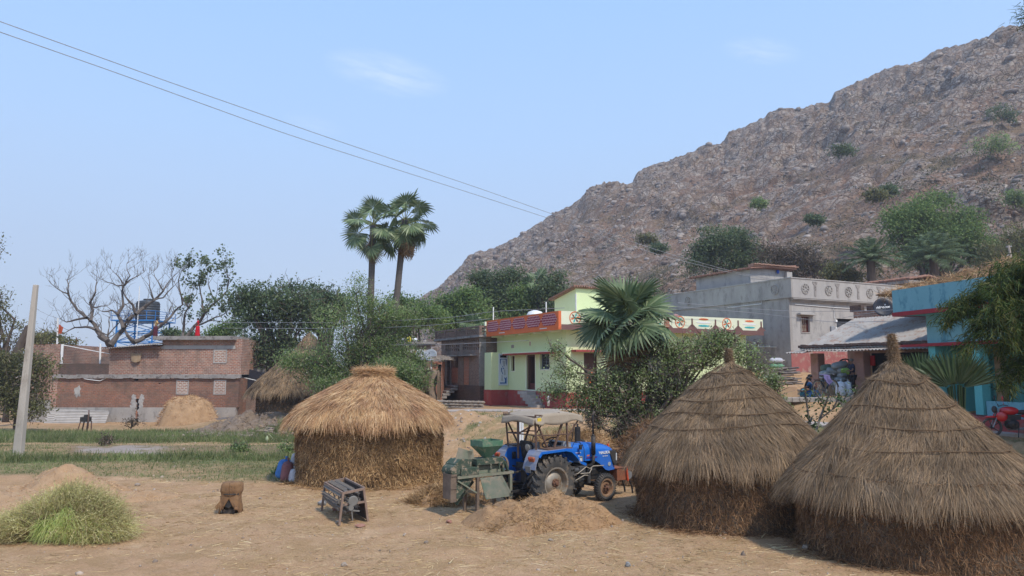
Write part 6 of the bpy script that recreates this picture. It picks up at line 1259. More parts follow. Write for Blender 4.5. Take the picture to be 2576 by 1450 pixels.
bare('big leafless tree with thick twisting grey limbs behind the brick house', 66, [
    ([(800, 900), (800, 780), (770, 735), (700, 665), (660, 600), (625, 570)], .42), ([(625, 575), (560, 520), (510, 450), (490, 370), (485, 300)], .17), ([(490, 400), (430, 375), (365, 325)], .08),
    ([(655, 600), (670, 520), (650, 465), (690, 390), (700, 310)], .18), ([(690, 660), (620, 640), (540, 645), (460, 690)], .15), ([(620, 575), (540, 590), (480, 605), (440, 585)], .13),
    ([(800, 770), (850, 700), (900, 650), (920, 590)], .33), ([(890, 650), (860, 570), (810, 520), (740, 530)], .2), ([(850, 550), (890, 490), (880, 380), (900, 330)], .17), ([(900, 340), (850, 345), (780, 320), (720, 290)], .09), ([(900, 340), (940, 270), (915, 185)], .09), ([(900, 340), (960, 290), (1040, 245)], .09), ([(890, 330), (840, 260), (800, 220)], .07), ([(670, 500), (730, 490), (790, 480)], .09),
    ([(920, 590), (980, 550), (960, 480), (920, 440), (885, 370)], .2), ([(980, 550), (1040, 500), (1110, 450), (1180, 380), (1230, 300)], .2), ([(1110, 450), (1180, 430), (1250, 350), (1240, 260)], .1), ([(1110, 450), (1080, 350), (1070, 270)], .09), ([(1180, 380), (1140, 310), (1110, 240)], .08),
    ([(970, 750), (920, 700), (900, 650)], .25), ([(970, 750), (1050, 710), (1120, 660), (1200, 600), (1260, 530), (1320, 480)], .26), ([(1320, 480), (1300, 390), (1260, 320)], .1), ([(700, 660), (780, 700), (870, 600), (930, 590)], .1)], 0, 4, 3)
bare('half bare tree with sparse round leaves right of the leafless tree', 67, [
    ([(1300, 760), (1325, 680), (1330, 590), (1360, 500), (1420, 400)], .17), ([(1300, 760), (1400, 640), (1480, 540), (1560, 460), (1640, 380), (1655, 290)], .2), ([(1480, 540), (1460, 440), (1440, 340), (1440, 260)], .12), ([(1400, 640), (1500, 600), (1600, 560), (1660, 500)], .12), ([(1560, 460), (1520, 380), (1500, 270)], .09), ([(1360, 500), (1310, 420), (1290, 300), (1310, 240)], .1), ([(1500, 600), (1580, 600), (1680, 610)], .07)], 2600, 6, 3, 'half_bare_tree')
bare('small pale leafless tree among the green trees above the lattice house', 76, [([(2090, 900), (2090, 640), (2070, 560), (2040, 500)], .1), ([(2090, 900), (2092, 660), (2120, 560), (2150, 520)], .09)], 0, 9, 3, 'small_bare_tree')
# ---- bamboo sprays hanging into the right edge
def bamboo():
    Y = 15.5; b0 = at(2760, 1200, Y); o = Vector((b0.x, Y, 0)); t = empty('bamboo', o, 0, 'dark drooping bamboo sprays hanging in from the right edge', 'bamboo'); st = MB(); lf = MB(); Ps = []; Ds = []
    for path in ([(2760, 1200), (2740, 800), (2640, 660), (2540, 690), (2440, 745), (2390, 800)], [(2760, 1200), (2720, 760), (2640, 700), (2560, 730), (2500, 780), (2450, 850)], [(2790, 1200), (2760, 800), (2700, 720), (2600, 760), (2530, 820)], [(2800, 1200), (2780, 800), (2700, 700), (2620, 720), (2570, 800), (2540, 870)], [(2760, 1200), (2720, 900), (2660, 880), (2590, 900), (2520, 950)], [(2780, 1200), (2740, 820), (2660, 690), (2600, 660), (2540, 690), (2500, 720)]):
        P = [at(x, y, Y + .5 * math.sin(x)) - o for x, y in path]; Q = []
        for i in range(len(P) - 1):
            for k in range(6): Q.append(P[i].lerp(P[i + 1], k / 6))
        Q = [Q[0]] + [(Q[i - 1] + Q[i] * 2 + Q[i + 1]) / 4 for i in range(1, len(Q) - 1)] + [P[-1]]; st.tube(Q, [.03 * (1 - .8 * i / len(Q)) for i in range(len(Q))], 6, False)
        for i in range(9, len(Q)):
            for k in range(6):
                d = Vector((rnd.uniform(-1, .6), rnd.uniform(-.8, .8), rnd.uniform(-1, .25))).normalized(); l_ = rnd.uniform(.2, .6); e = Q[i] + d * l_; st.tube([Q[i], (Q[i] + e) / 2 + Vector((0, 0, .05)), e], .005, 3, False)
                n = 42; C = np.array(Q[i]) + np.array(d) * NR.uniform(.15, 1.05, (n, 1)) * l_ + NR.normal(size=(n, 3)) * .055; Ps.append(C); Ds.append(np.array([d.x * .6, d.y * .6, -.55]) + NR.normal(size=(n, 3)) * .5)
    P = np.concatenate(Ps); D = np.concatenate(Ds); V, F = strips(P, D, NR.uniform(.1, .22, len(P)), .02, np.array([[0, 0, -.03]]), 2, None, .1); lf.np(V, F); lf.build('crown', LG['bamboo'], t); st.build('stem', M('bamboo_stem', (.10, .10, .04), (.07, .06, .03), 5, .6), t)
    c = at(2590, 40, 15.0); P = np.array(c) + NR.normal(size=(260, 3)) * np.array([.12, .12, .16]); D = NR.normal(size=(260, 3)) + np.array([-1.2, 0, -.3]); V, F = strips(P, D, .16, .014, None, 1); q = MB(); q.np(V, F); q.np(*strips(np.array([c] * 3) + np.array([[1.2, 0, .3]]), np.array([[-1, 0, -.25], [-1, 0, -.1], [-1, .1, -.4]]), 1.4, .012)); tag(q.build('bamboo_tip', LG['bamboo'], None), 'tiny bamboo tip at the top right corner against the sky', 'bamboo')
bamboo()
# ---- citrus saplings between the right huts
def sapling(label, stems, Y, leafn, seed):
    b0 = at(*stems[0][0], Y); o = Vector((b0.x, Y, Tz(b0.x, Y))); t = empty('sapling', o, 0, label, 'sapling', 'glossy leaved saplings'); b = MB(); Ps = []
    for k, pts in enumerate(stems):
        P = [at(x, y, Y + .15 * math.sin(i + k)) - o for i, (x, y) in enumerate(pts)]
        if k == 0: P = [Vector((P[0].x, 0, -.1))] + P
        b.tube(P, [.035 * (1 - .6 * i / len(P)) * (1 if k == 0 else .6) for i in range(len(P))], 6, False)
        for i in range(max(1, len(P) - 3), len(P)):
            for q in range(leafn): Ps.append(np.array(P[i - 1].lerp(P[i], rnd.random())) + NR.normal(size=3) * .085)
    q = MB(); V, F = leaves(np.array(Ps), .1, .6, .5); q.np(V, F); q.build('crown', leafM('glossy_leaf', [(.03, .06, .018), (.075, .12, .035), (.12, .16, .055), (.05, .085, .025)], .25, .3, 1), t); b.build('stem', BARKG, t)
sapling('forked glossy leaved sapling left of the nearest hut peak', [[(2050, 1095), (2062, 1055), (2075, 1020), (2085, 995)], [(2062, 1055), (2095, 1030), (2120, 1010), (2135, 985)], [(2075, 1020), (2060, 1000), (2050, 985)], [(2095, 1030), (2110, 1000), (2112, 985)], [(2120, 1010), (2145, 995), (2152, 975)]], 18.6, 26, 1)
sapling('slim upright sapling with leaf tufts beside the forked sapling', [[(2038, 1095), (2036, 1060), (2030, 1020), (2026, 990)]], 19, 40, 2)
sapling('short leafy sapling at the foot of the slim one', [[(2032, 1110), (2034, 1075), (2042, 1050)]], 18.8, 40, 3)
# ---------------------------------------------------------------- tractor
RUB = M('tyre_rubber', (.055, .053, .05), (.085, .078, .07), 3, .85, .3, 30, c3=(.17, .135, .10)); RIMS = M('rim_silver', (.40, .36, .30), (.28, .235, .18), 4, .5, .1, 30, metal=.4, c3=(.30, .19, .11))
RIMR = M('rim_rusty', (.32, .20, .12), (.24, .13, .075), 5, .7, .3, 40, metal=.2, c3=(.42, .33, .24)); BLK = M('engine_black', (.022, .022, .024), (.04, .036, .032), 4, .6, .3, 30, c3=(.09, .07, .055))
BLUET = M('tractor_blue', (.014, .15, .58), (.016, .135, .5), 1.5, .32, .03, 10, fine=12, coat=.4, spec=.5); DUSTB = M('dusty_blue', (.16, .21, .33), (.27, .26, .27), 3, .8, .2, 30); RUSTR = M('canopy_frame', (.10, .06, .045), (.16, .10, .075), 5, .8, .2)
CANV = M('canvas', (.36, .30, .225), (.30, .245, .185), 2, .95, .25, 14, fine=60); LAMPO = M('lamp_orange', (.42, .13, .05), (.30, .09, .05), 6, .4); GRYM = M('grey_metal', (.26, .26, .26), None, 4, .5, metal=.3); LENS = M('lamp_glass', (.72, .72, .70), None, 3, .15, spec=.6)
DST = M('panel_dust', (.05, .15, .42), (.20, .20, .22), 3, .6, .1, 20, fine=25)
TR = empty('tractor', (.57, 19.4, 0), R(37), 'blue farm tractor with a beige canvas canopy parked between the huts', 'tractor')
def ring(b, c, prof, n=40, ax='Y'): b.lathe(prof, c, ax, n, closed=True)
def wheel(x, y, R_, wd, rr, mt, rear, sy):
    w = empty('wheel', (x, y, R_)); w.parent = TR; h = wd / 2; b = MB()
    ring(b, (0, 0, 0), [(rr, -h * .8), (rr + (R_ - rr) * .5, -h * 1.02), (R_ - .04, -h * .85), (R_ - .015, -h * .5), (R_ - .008, 0), (R_ - .015, h * .5), (R_ - .04, h * .85), (rr + (R_ - rr) * .5, h * 1.02), (rr, h * .8), (rr - .02, h * .6), (rr - .02, -h * .6)])
    n = 22 if rear else 34
    for k in range(n):
        for s in (-1, 1):
            a = 2 * PI * (k + (.5 if s > 0 else 0)) / n; lift = .018 if rear else .004; ww = .05 if rear else .018
            P = []
            for u in (0, .35, .7, 1.0):
                an = a + (.26 if rear else .05) * u; r_ = R_ - .008 + lift - (.035 * (u > .9)); P.append((r_ * math.cos(an), s * h * (.02 + .98 * u), r_ * math.sin(an)))
            for p, q in zip(P, P[1:]): b.bar(p, q, ww, ww if rear else .02)
            if rear: p = P[-1]; b.bar(p, (p[0] * .86, p[1] * 1.04, p[2] * .86), .045, .03)
    b.build('tyre', RUB, w, auto=40)
    b = MB(); o = -1 if sy < 0 else 1; L1 = h * .85 * o
    ring(b, (0, 0, 0), [(rr, L1), (rr + .012, L1 * 1.03), (rr - .03, L1 * .98), (rr - .05, L1 * .4), (rr - .05, -L1), (rr, -L1)])
    if rear: b.lathe([(rr - .05, L1 * .05), (rr * .78, L1 * .0), (rr * .62, L1 * .45), (rr * .3, L1 * .62), (.001, L1 * .62)], (0, 0, 0), 'Y', 32)
    else: b.lathe([(rr - .03, L1 * .1), (rr * .75, L1 * .1), (rr * .6, L1 * .5), (.001, L1 * .55)], (0, 0, 0), 'Y', 28)
    b.build('rim', mt, w, auto=40)
    b = MB(); yh = L1 * (.62 if rear else .55); hb = .1 if rear else .07; b.lathe([(hb, yh * .98), (hb, yh + .03 * o), (hb * .5, yh + .05 * o), (hb * .45, yh + .1 * o), (.001, yh + .11 * o)], (0, 0, 0), 'Y', 20)
    for k in range(8): a = PI / 4 * k; b.cyl((hb * 1.25 * math.cos(a) if not rear else hb * .8 * math.cos(a), yh, hb * (.8 if rear else 1.25) * math.sin(a)), (hb * (.8 if rear else 1.25) * math.cos(a), yh + .06 * o, hb * (.8 if rear else 1.25) * math.sin(a)), .018, 6)
    b.build('hub', M('hub_rust', (.20, .10, .06), (.13, .07, .045), 8, .8, .3), w)
for sy in (-1, 1): wheel(0, sy * .73, .66, .36, .375, RIMS, True, sy); wheel(1.88, sy * .64, .36, .19, .225, RIMR, False, sy)
# fenders
def fender(s):
    top = [(-.70, 1.02), (-.66, 1.16), (-.58, 1.34), (-.50, 1.44), (.28, 1.47), (.48, 1.43), (.66, 1.28), (.80, 1.12), (.96, 1.06)]; b = MB(); y0, y1 = s * .44, s * .92
    for (a, c) in zip(top, top[1:]):
        b.m = 1 if a[0] < -.45 else 0
        n_ = Vector((-(c[1] - a[1]), 0, c[0] - a[0])).normalized() * .02; b.add([(a[0], y0, a[1]), (c[0], y0, c[1]), (c[0], y1, c[1]), (a[0], y1, a[1]), (a[0] + n_.x, y0, a[1] + n_.z), (c[0] + n_.x, y0, c[1] + n_.z), (c[0] + n_.x, y1, c[1] + n_.z), (a[0] + n_.x, y1, a[1] + n_.z)], [(0, 1, 2, 3), (7, 6, 5, 4), (0, 4, 5, 1), (3, 2, 6, 7), (0, 3, 7, 4), (1, 5, 6, 2)])
    b.m = 0
    for (a, c) in zip(top[2:], top[3:]): b.bar((a[0], y1, a[1] - .02), (c[0], y1, c[1] - .02), .03, .06)
    b.prism([(-.70, 1.02), (-.58, 1.34), (-.50, 1.44), (.28, 1.47), (.50, 1.42), (.66, 1.28), (.8, 1.1), (.55, .85), (.1, .62), (-.35, .60)], 'Y', s * .435, s * .455)
    f = b.build('fender', [BLUET, DUSTB], TR)
    b = MB(); b.box((-.65, s * .72, 1.26), (.07, .22, .13), ry=R(-22)); l = b.build('tail_light', LAMPO, f, bev=.015); b = MB(); b.lathe([(.035, 0), (.04, -.03), (.0, -.04)], (-.685, s * .69, 1.275), 'X', 14); b.build('lens', M('lens_red', (.5, .06, .03), None, 3, .2), l)
    b = MB(); b.box((-.72, s * .66, 1.02), (.02, .2, .16), ry=R(-12)); b.build('mudguard_plate', GRYM, f)
    if s > 0: b = MB(); b.bx(-.42, -.30, .36, .395, 1.16, 1.34); b.build('relay_box', BLK, f, bev=.01)
    b = MB(); b.box((.12, s * .70, 1.485), (.8, .4, .02)); b.build('fender_seat', RUSTR, f)
fender(1); fender(-1)
# body
b = MB(); b.bx(-.35, .95, -.24, .24, .42, .92); b.bx(.9, 2.15, -.19, .19, .5, .98); b.bx(1.0, 1.75, -.26, .26, .62, .92); b.bx(2.1, 2.5, -.22, .22, .5, .75)
b.cyl((-.0, -.6, .66), (0, .6, .66), .13, 12); b.bx(1.1, 1.6, -.16, .16, .32, .52); b.box((1.88, 0, .40), (.14, 1.05, .12)); b.cyl((1.88, -.58, .36), (1.88, -.5, .55), .06, 8); b.cyl((1.88, .58, .36), (1.88, .5, .55), .06, 8)
b.bx(.3, .85, -.42, .42, .70, .76); b.bx(.35, .75, -.5, -.26, .50, .72); b.build('chassis', BLK, TR, bev=.02)
b = MB(); b.cyl((.75, -.34, .82), (1.2, -.34, .82), .075, 12); b.bx(1.2, 1.4, -.42, -.24, .74, .92); b.cyl((1.62, -.3, .45), (1.62, -.3, .85), .055, 10); b.bx(1.62, 1.82, -.36, -.2, .78, .88); b.cyl((1.3, -.28, .6), (1.3, -.36, .6), .11, 14); b.cyl((1.02, -.26, .55), (1.02, -.33, .55), .08, 12); b.build('engine_parts', M('engine_grey', (.11, .11, .11), (.06, .06, .06), 6, .5, .2, metal=.3), TR, bev=.008)
for P in ([(.72, -.44, .72), (1.1, -.46, .76), (1.42, -.42, .9), (1.58, -.4, .84), (1.7, -.4, .9), (2.1, -.38, .88)], [(.7, -.46, .50), (1.05, -.5, .62), (1.3, -.48, .7), (1.45, -.46, .68)], [(1.2, -.44, .74), (1.5, -.46, .74), (1.62, -.42, .84)]): b = MB(); b.tube(P, .014, 6); b.build('hose', M('hose_beige', (.40, .35, .28), None, 5, .7), TR)
def hz_b(x): return float(np.interp(x, [.8, 1.45, 1.7, 1.88, 2.05, 2.2, 2.32, 2.62], [1.04, 1.04, 1.04, 1.0, .9, .76, .72, .73]))
xs_ = [.86, .95, 1.15, 1.4, 1.7, 1.85, 2.0, 2.12, 2.22, 2.35, 2.48, 2.57, 2.62]
def hsec(x, i):
    w = float(np.interp(x, [.86, 1.1, 1.9, 2.4, 2.62], [.31, .345, .345, .31, .26])); zt = float(np.interp(x, [.86, .95, 1.2, 1.7, 2.2, 2.45, 2.57, 2.62], [1.52, 1.53, 1.50, 1.50, 1.44, 1.38, 1.31, 1.22])); zb = hz_b(x)
    h = [(-w, zb), (-w * 1.015, zb + (zt - zb) * .35), (-w, zt - .2), (-w * .97, zt - .13), (-w * .90, zt - .1), (-w * .8, zt - .035), (-w * .45, zt), (0, zt + .008)]; return [(x, y, z) for y, z in h + [(-y, z) for y, z in h[-2::-1]]]
b = MB(); S_ = [hsec(x, 0) for x in xs_]; k = len(S_[0]); vs = [v for s in S_ for v in s]; b.add(vs, [(i * k + j, i * k + j + 1, (i + 1) * k + j + 1, (i + 1) * k + j) for i in range(len(xs_) - 1) for j in range(k - 1)] + [tuple(range(k - 1, -1, -1)), tuple((len(xs_) - 1) * k + j for j in range(k))])
hood = b.build('hood', BLUET, TR, auto=35)
b = MB(); b.tube([tuple(Vector(p) * 1.0 + Vector((0, .004 * (-1 if p[1] < 0 else 1), .003))) for p in hsec(1.42, 0)], .009, 5, False); b.build('hood_gap', BLK, hood)
for s in (-1, 1):
    b = MB(); b.prism([(2.36, 1.26), (2.63, 1.24), (2.645, .86), (2.56, .86), (2.5, .95), (2.46, 1.05)], 'Y', s * .262, s * .325); b.build('grille_side', M('grille_grey', (.06, .055, .05), None, 5, .6), hood)
b = MB(); b.bx(2.6, 2.65, -.262, .262, .84, 1.2)
for kk_ in range(6): b.bx(2.65, 2.665, -.2, .2, .88 + .05 * kk_, .9 + .05 * kk_)
b.build('grille', M('grille_grey', ()), hood, bev=.01)
for s in (-1, 1): b = MB(); b.box((2.635, s * .285, 1.07), (.06, .1, .22)); b.build('headlight', LENS, hood, bev=.02)
b = MB(); b.prism([(.72, 1.40), (.98, 1.30), (.98, 1.52), (.86, 1.58), (.76, 1.56)], 'Y', -.30, .30); d_ = b.build('dashboard', M('dash_grey', (.34, .35, .36), (.25, .26, .27), 4, .6), TR, bev=.02)
b = MB(); b.box((.75, 0, 1.5), (.03, .4, .12), ry=R(-15)); b.build('instrument_panel', BLK, d_)
b = MB(); b.T = Matrix.Translation((.52, 0, 1.56)) @ Matrix.Rotation(R(-32), 4, 'Y'); b.lathe([(.215 + .016 * math.cos(a), .016 * math.sin(a)) for a in np.linspace(0, 2 * PI, 9)[:-1]], (0, 0, 0), 'Z', 30, closed=True)
for a in (0, 2.1, 4.2): b.bar((0, 0, 0), (.2 * math.cos(a), .2 * math.sin(a), 0), .025, .012)
b.cyl((0, 0, 0), (0, 0, -.35), .025, 8); b.build('steering_wheel', BLK, TR)
b = MB(); b.box((-.02, 0, 1.16), (.42, .46, .12)); b.box((-.24, 0, 1.42), (.1, .44, .46), ry=R(-12)); st_ = b.build('seat', BLK, TR, bev=.05, seg=3); b = MB(); b.box((-.10, -.24, 1.4), (.22, .03, .42), ry=R(-12)); b.build('seat_side', GRYM, st_, bev=.01); b = MB(); b.bx(-.2, .15, -.15, .15, .9, 1.1); b.build('seat_base', BLK, st_)
b = MB(); b.cyl((1.68, -.43, 1.21), (1.68, -.43, 1.69), .058, 16); b.lathe([(.058, 0), (.03, .03), (.026, .05)], (1.68, -.43, 1.69), 'Z', 16); b.tube([(1.68, -.43, 1.7), (1.68, -.43, 2.2), (1.70, -.43, 2.28), (1.74, -.43, 2.33)], .026, 10); b.tube([(1.68, -.43, 1.22), (1.68, -.42, 1.0), (1.64, -.38, .92), (1.52, -.3, .9)], .045, 10); b.build('exhaust', BLK, TR, smooth=True)
b = MB(); b.tube([(.98, -.36, 1.42), (1.0, -.42, 1.55), (1.22, -.42, 1.54), (1.22, -.42, 1.48)], .009, 5); b.bx(1.18, 1.26, -.45, -.40, 1.36, 1.48); b.build('side_lamp', BLK, TR)
# canopy
def cz(x, y):
    e = abs(y) / .68; return 2.36 + .05 * math.sin(PI * (x + .5) / 1.5) - .06 * e * e + (.0 if x > -.3 else -.06) - (.1 * max(0, x - .7)) - .03 * abs(math.sin(6 * x)) * (1 - e) * .5
b = MB(); b.grid(lambda u, v: (-.52 + 1.56 * u, -.68 + 1.36 * v, cz(-.52 + 1.56 * u, -.68 + 1.36 * v)), 20, 16)
for s in (-1, 1): b.grid(lambda u, v: (-.52 + 1.56 * u, s * (.68 + .035 * v + .015 * math.sin(14 * u) * v), cz(-.52 + 1.56 * u, .68) - v * (.13 + .16 * math.sin(PI * min(1, u * 1.15)) * (u < .87) + .2 * max(0, u - .75))), 30, 5)
b.grid(lambda u, v: (-.52 - .04 * v, -.68 + 1.36 * u, cz(-.52, -.68 + 1.36 * u) - .17 * v - .02 * math.sin(9 * u) * v), 20, 4); b.grid(lambda u, v: (1.04 + .03 * v, -.68 + 1.36 * u, cz(1.04, -.68 + 1.36 * u) - (.1 + .1 * abs(2 * u - 1)) * v), 20, 4)
cn = b.build('canopy', CANV, TR, smooth=True); md = cn.modifiers.new('t', 'SOLIDIFY'); md.thickness = .012
b = MB(); b.box((-.40, -.712, 2.17), (.12, .006, .16)); b.build('yellow_sticker', M('yellow_paper', (.72, .55, .05), (.6, .42, .05), 30, .6), cn)
b = MB()
for s in (-1, 1):
    b.bar((-.40, s * .58, 1.46), (-.46, s * .62, 2.3), .045); b.bar((-.05, s * .6, 1.5), (-.42, s * .62, 2.15), .035); b.bar((.15, s * .62, 1.5), (.50, s * .63, 2.28), .045); b.bar((.58, s * .64, 1.48), (.55, s * .64, 2.32), .04); b.bar((.6, s * .64, 1.75), (1.0, s * .66, 2.22), .025)
    b.tube([(-.42, s * .6, 1.82), (0, s * .64, 1.80), (.35, s * .66, 1.82), (.58, s * .64, 1.80)], .016, 6); b.bar((-.5, s * .66, 2.32), (1.02, s * .66, 2.26), .03)
for x, z in ((-.5, 2.28), (.3, 2.35), (1.02, 2.25)): b.bar((x, -.66, z), (x, .66, z), .03)
b.bar((-.44, -.6, 1.82), (-.44, .6, 1.82), .03); b.bar((-.45, .1, 2.25), (-.42, .12, 1.2), .05); b.bar((-.46, -.6, 2.1), (-.44, .1, 1.82), .03)
b.build('canopy_frame', RUSTR, TR)
b = MB(); b.T = Matrix.Translation((-.42, -.30, 1.50)) @ Matrix.Rotation(R(-100), 4, 'Y'); b.lathe([(.0, -.06), (.07, -.05), (.095, .02), (.1, .035), (.09, .04), (0, .045)], (0, 0, 0), 'Z', 20); b.build('work_lamp', M('lamp_housing', (.42, .38, .32), None, 4, .5, metal=.3), TR, smooth=True)
b = MB(); b.tube([(-.3, -.36, 1.48), (-.42, -.42, 1.62), (-.36, -.42, 1.78), (-.1, -.42, 1.82)], .012, 6); b.build('grab_rail', BLK, TR)
# rear linkage
b = MB()
for s in (-1, 1): b.bar((-.2, s * .2, .5), (-1.0, s * .36, .48), .045); b.bar((-.25, s * .22, .95), (-.62, s * .3, .5), .03); b.bar((-.1, s * .2, .9), (-.5, s * .25, 1.0), .05)
b.bar((-.3, 0, .9), (-1.0, 0, .85), .04); b.bx(-.55, -.3, -.3, .3, .35, .42); b.bx(-.42, -.33, -.22, .22, .6, 1.1); b.cyl((-.35, 0, .6), (-1.3, .05, .72), .035, 8); b.build('rear_linkage', BLK, TR)
b = MB(); b.bx(-.42, -.3, .0, .28, .62, .98); b.build('hydraulic_box', M('box_blue', (.012, .05, .25), None, 3, .5), TR, bev=.02)
b = MB(); b.bx(2.66, 3.0, -.32, .32, .42, .74); b.bx(2.62, 3.05, -.34, .34, .745, .76); fb = b.build('front_bumper', M('bumper_orange', (.34, .11, .05), (.22, .09, .05), 5, .8, .4), TR, bev=.01)
b = MB(); b.bar((3.03, -.36, .40), (2.98, -.36, .80), .045); b.bar((3.03, .36, .4), (2.98, .36, 1.35), .045); b.build('red_bar', M('orange_red', (.72, .10, .03), None, 3, .5), fb)
b = MB(); b.cyl((3.1, -.36, .55), (3.1, .36, .55), .11, 16); b.build('roller', GRYM, fb)
b = MB()
for y in (-.2, .1): b.tube([(3.1, y, .42), (3.25, y, .38), (3.35, y, .2), (3.38, y, .0)], .03, 6)
b.bar((2.9, -.2, .40), (3.3, .1, .4), .04); b.build('tine', BLK, fb)
# lettering and stickers on the bonnet
RX90 = Matrix.Rotation(PI / 2, 4, 'X'); ys_ = -.357
text('SONALIKA', .105, Matrix.Translation((2.11, ys_ + .018, 1.215)) @ RX90, WHITEP, hood, 'lettering', .002, bold=.003, sx=1.05); text('DI 750 III', .05, Matrix.Translation((2.2, ys_ + .022, 1.12)) @ RX90, WHITEP, hood, 'lettering', .002)
text('POWER', .07, Matrix.Translation((1.12, ys_ + .002, 1.17)) @ RX90, WHITEP, hood, 'lettering', .002, shear=.3, bold=.003); text('SIKANDER', .042, Matrix.Translation((1.2, ys_ + .002, 1.27)) @ RX90, WHITEP, hood, 'lettering', .002)
b = MB(); b.prism([(.70, 1.24), (.84, 1.26), (.84, 1.14), (.77, 1.07), (.70, 1.13)], 'Y', -.932, -.927); fe_ = [o for o in bpy.data.objects if o.name.startswith('fender')][-1]; bd_ = b.build('shield_badge', GRYM, hood); text('75', .09, Matrix.Translation((.77, -.935, 1.17)) @ RX90, WHITEP, bd_, 'lettering', .002, bold=.004)
for (x0, x1, z0, m_) in ((1.5, 1.62, 1.16, ORNG), (1.25, 1.33, 1.14, M('sticker_yellow', (.7, .6, .2), None, 3, .5)), (1.02, 1.3, 1.24, M('sticker_purple', (.10, .03, .25), None, 3, .5)), (1.48, 1.9, 1.10, M('sticker_purple', ()))):
    b = MB(); b.prism([(x0, z0), (x1 - .03, z0), (x1, z0 + .035), (x0 + .03, z0 + .035)], 'Y', ys_ + .002, ys_ + .006); b.build('stripe_sticker', m_, hood)
b = MB(); b.lathe([(.0, -.002), (.055, -.002), (.055, .002), (0, .002)], (2.36, ys_ + .028, .9), 'Y', 20); bb_ = b.build('oval_badge', GRYS, hood)
# ---------------------------------------------------------------- green threshing machine behind the tractor
MG = M('machine_green', (.032, .062, .042), (.07, .085, .06), 5, .8, .3, 25, c3=(.30, .235, .165)); MGD = M('machine_dusty', (.27, .235, .18), (.15, .18, .12), 3, .85, .3, 30); MGB = M('machine_brown', (.13, .095, .07), (.20, .15, .11), 4, .85, .3, 30)
TH = empty('threshing_machine', (-1.376, 17.9, 0), R(38), 'dusty green threshing machine with a square hopper behind the tractor', 'machine')
for (x, y) in ((.60, -.12), (.56, .36), (1.42, .30), (1.6, -.12)): b = MB(); b.bx(x - .035, x + .035, y - .035, y + .035, -.02, .90); b.build('leg', MGB if x < 1.5 else MGD, TH)
b = MB(); b.bx(0, 1.68, -.16, -.10, .88, .94); b.bx(0, 1.68, .34, .40, .88, .94); b.bx(0, .06, -.1, .34, .88, .94); b.bx(1.62, 1.68, -.1, .34, .88, .94); b.bx(.5, .56, -.1, .34, .88, .935); b.bx(1.1, 1.66, -.15, -.11, .40, .46); b.bar((.6, .0, .5), (.58, .38, .5), .05); b.bar((.02, -.13, .84), (.62, -.13, .48), .035); b.build('table_frame', MGD, TH)
b = MB(); b.bx(-.18, -.02, -.14, -.12, .36, 1.0); b.bx(-.18, -.16, -.12, .2, .42, 1.0); b.bx(-.04, -.02, -.12, .2, .42, 1.0); b.bx(-.18, -.02, .18, .2, .42, 1.0); b.bx(-.18, -.02, -.16, -.14, .95, 1.0); b.bx(-.18, -.02, -.155, -.14, .66, .69); b.build('outlet_duct', MGB, TH)
b = MB(); b.prism([(-.02, .88), (.52, .88), (.02, .36)], 'Y', -.1, -.08); b.prism([(-.02, .88), (.52, .88), (.02, .36)], 'Y', .26, .28); b.bar((.52, .09, .86), (.02, .09, .36), .02, .36); b.build('fan_chute', MG, TH)
b = MB(); b.cyl((.0, -.1, 1.05), (.0, .3, 1.05), .15, 20); b.cyl((-.05, -.15, 1.08), (-.05, .0, 1.08), .12, 20); b.build('blower_drum', MG, TH, auto=40)
b = MB(); b.prism([(-.05, 1.0), (-.02, 1.22), (.12, 1.32), (.42, 1.30), (.42, 1.0)], 'Y', -.12, .32); b.bx(.1, .62, -.16, .3, .94, 1.12); b.build('blower_hood', MG, TH, bev=.01)
b = MB(); b.bar((.12, .1, 1.345), (.52, .1, 1.22), .012, .5); b.bar((.5, .1, 1.26), (.66, .1, 1.3), .012, .45); b.build('dusty_lid', MGD, TH)
b = MB(); b.bx(.56, 1.40, -.16, .36, 1.16, 1.24); b.bx(.58, 1.38, -.12, .32, 1.24, 1.29); b.bx(.56, .62, -.15, -.10, .94, 1.16); b.bx(1.34, 1.40, -.15, -.10, .94, 1.16); b.bx(.94, .99, -.18, -.14, 1.02, 1.16); b.bx(1.2, 1.24, -.18, -.14, 1.02, 1.16); b.bar((1.4, -.14, 1.2), (1.52, -.14, .96), .04); b.build('thresher_casing', MG, TH)
b = MB(); b.cyl((.62, .1, 1.04), (1.34, .1, 1.04), .12, 14); b.bx(.63, 1.33, -.08, .3, .94, 1.02); b.build('thresher_drum', MGD, TH)
# hopper: square funnel
def funnel(b, c, w0, d0, w1, d1, z0, z1, zr):
    x, y = c
    for (wa, da, za, wb, db, zb) in ((w0, d0, z0, w1, d1, z1), (w1, d1, z1, w1, d1, zr)):
        P = [(x + sx * wa / 2, y + sy * da / 2, za) for sx, sy in ((-1, -1), (1, -1), (1, 1), (-1, 1))] + [(x + sx * wb / 2, y + sy * db / 2, zb) for sx, sy in ((-1, -1), (1, -1), (1, 1), (-1, 1))]
        b.add(P, [(0, 1, 5, 4), (1, 2, 6, 5), (2, 3, 7, 6), (3, 0, 4, 7)])
b = MB(); funnel(b, (1.03, .1), .12, .12, .62, .52, 1.28, 1.58, 1.72); hp = b.build('hopper', M('hopper_green', (.06, .15, .085), (.12, .20, .13), 4, .7, .15, c3=(.25, .25, .17)), TH); md = hp.modifiers.new('t', 'SOLIDIFY'); md.thickness = .012
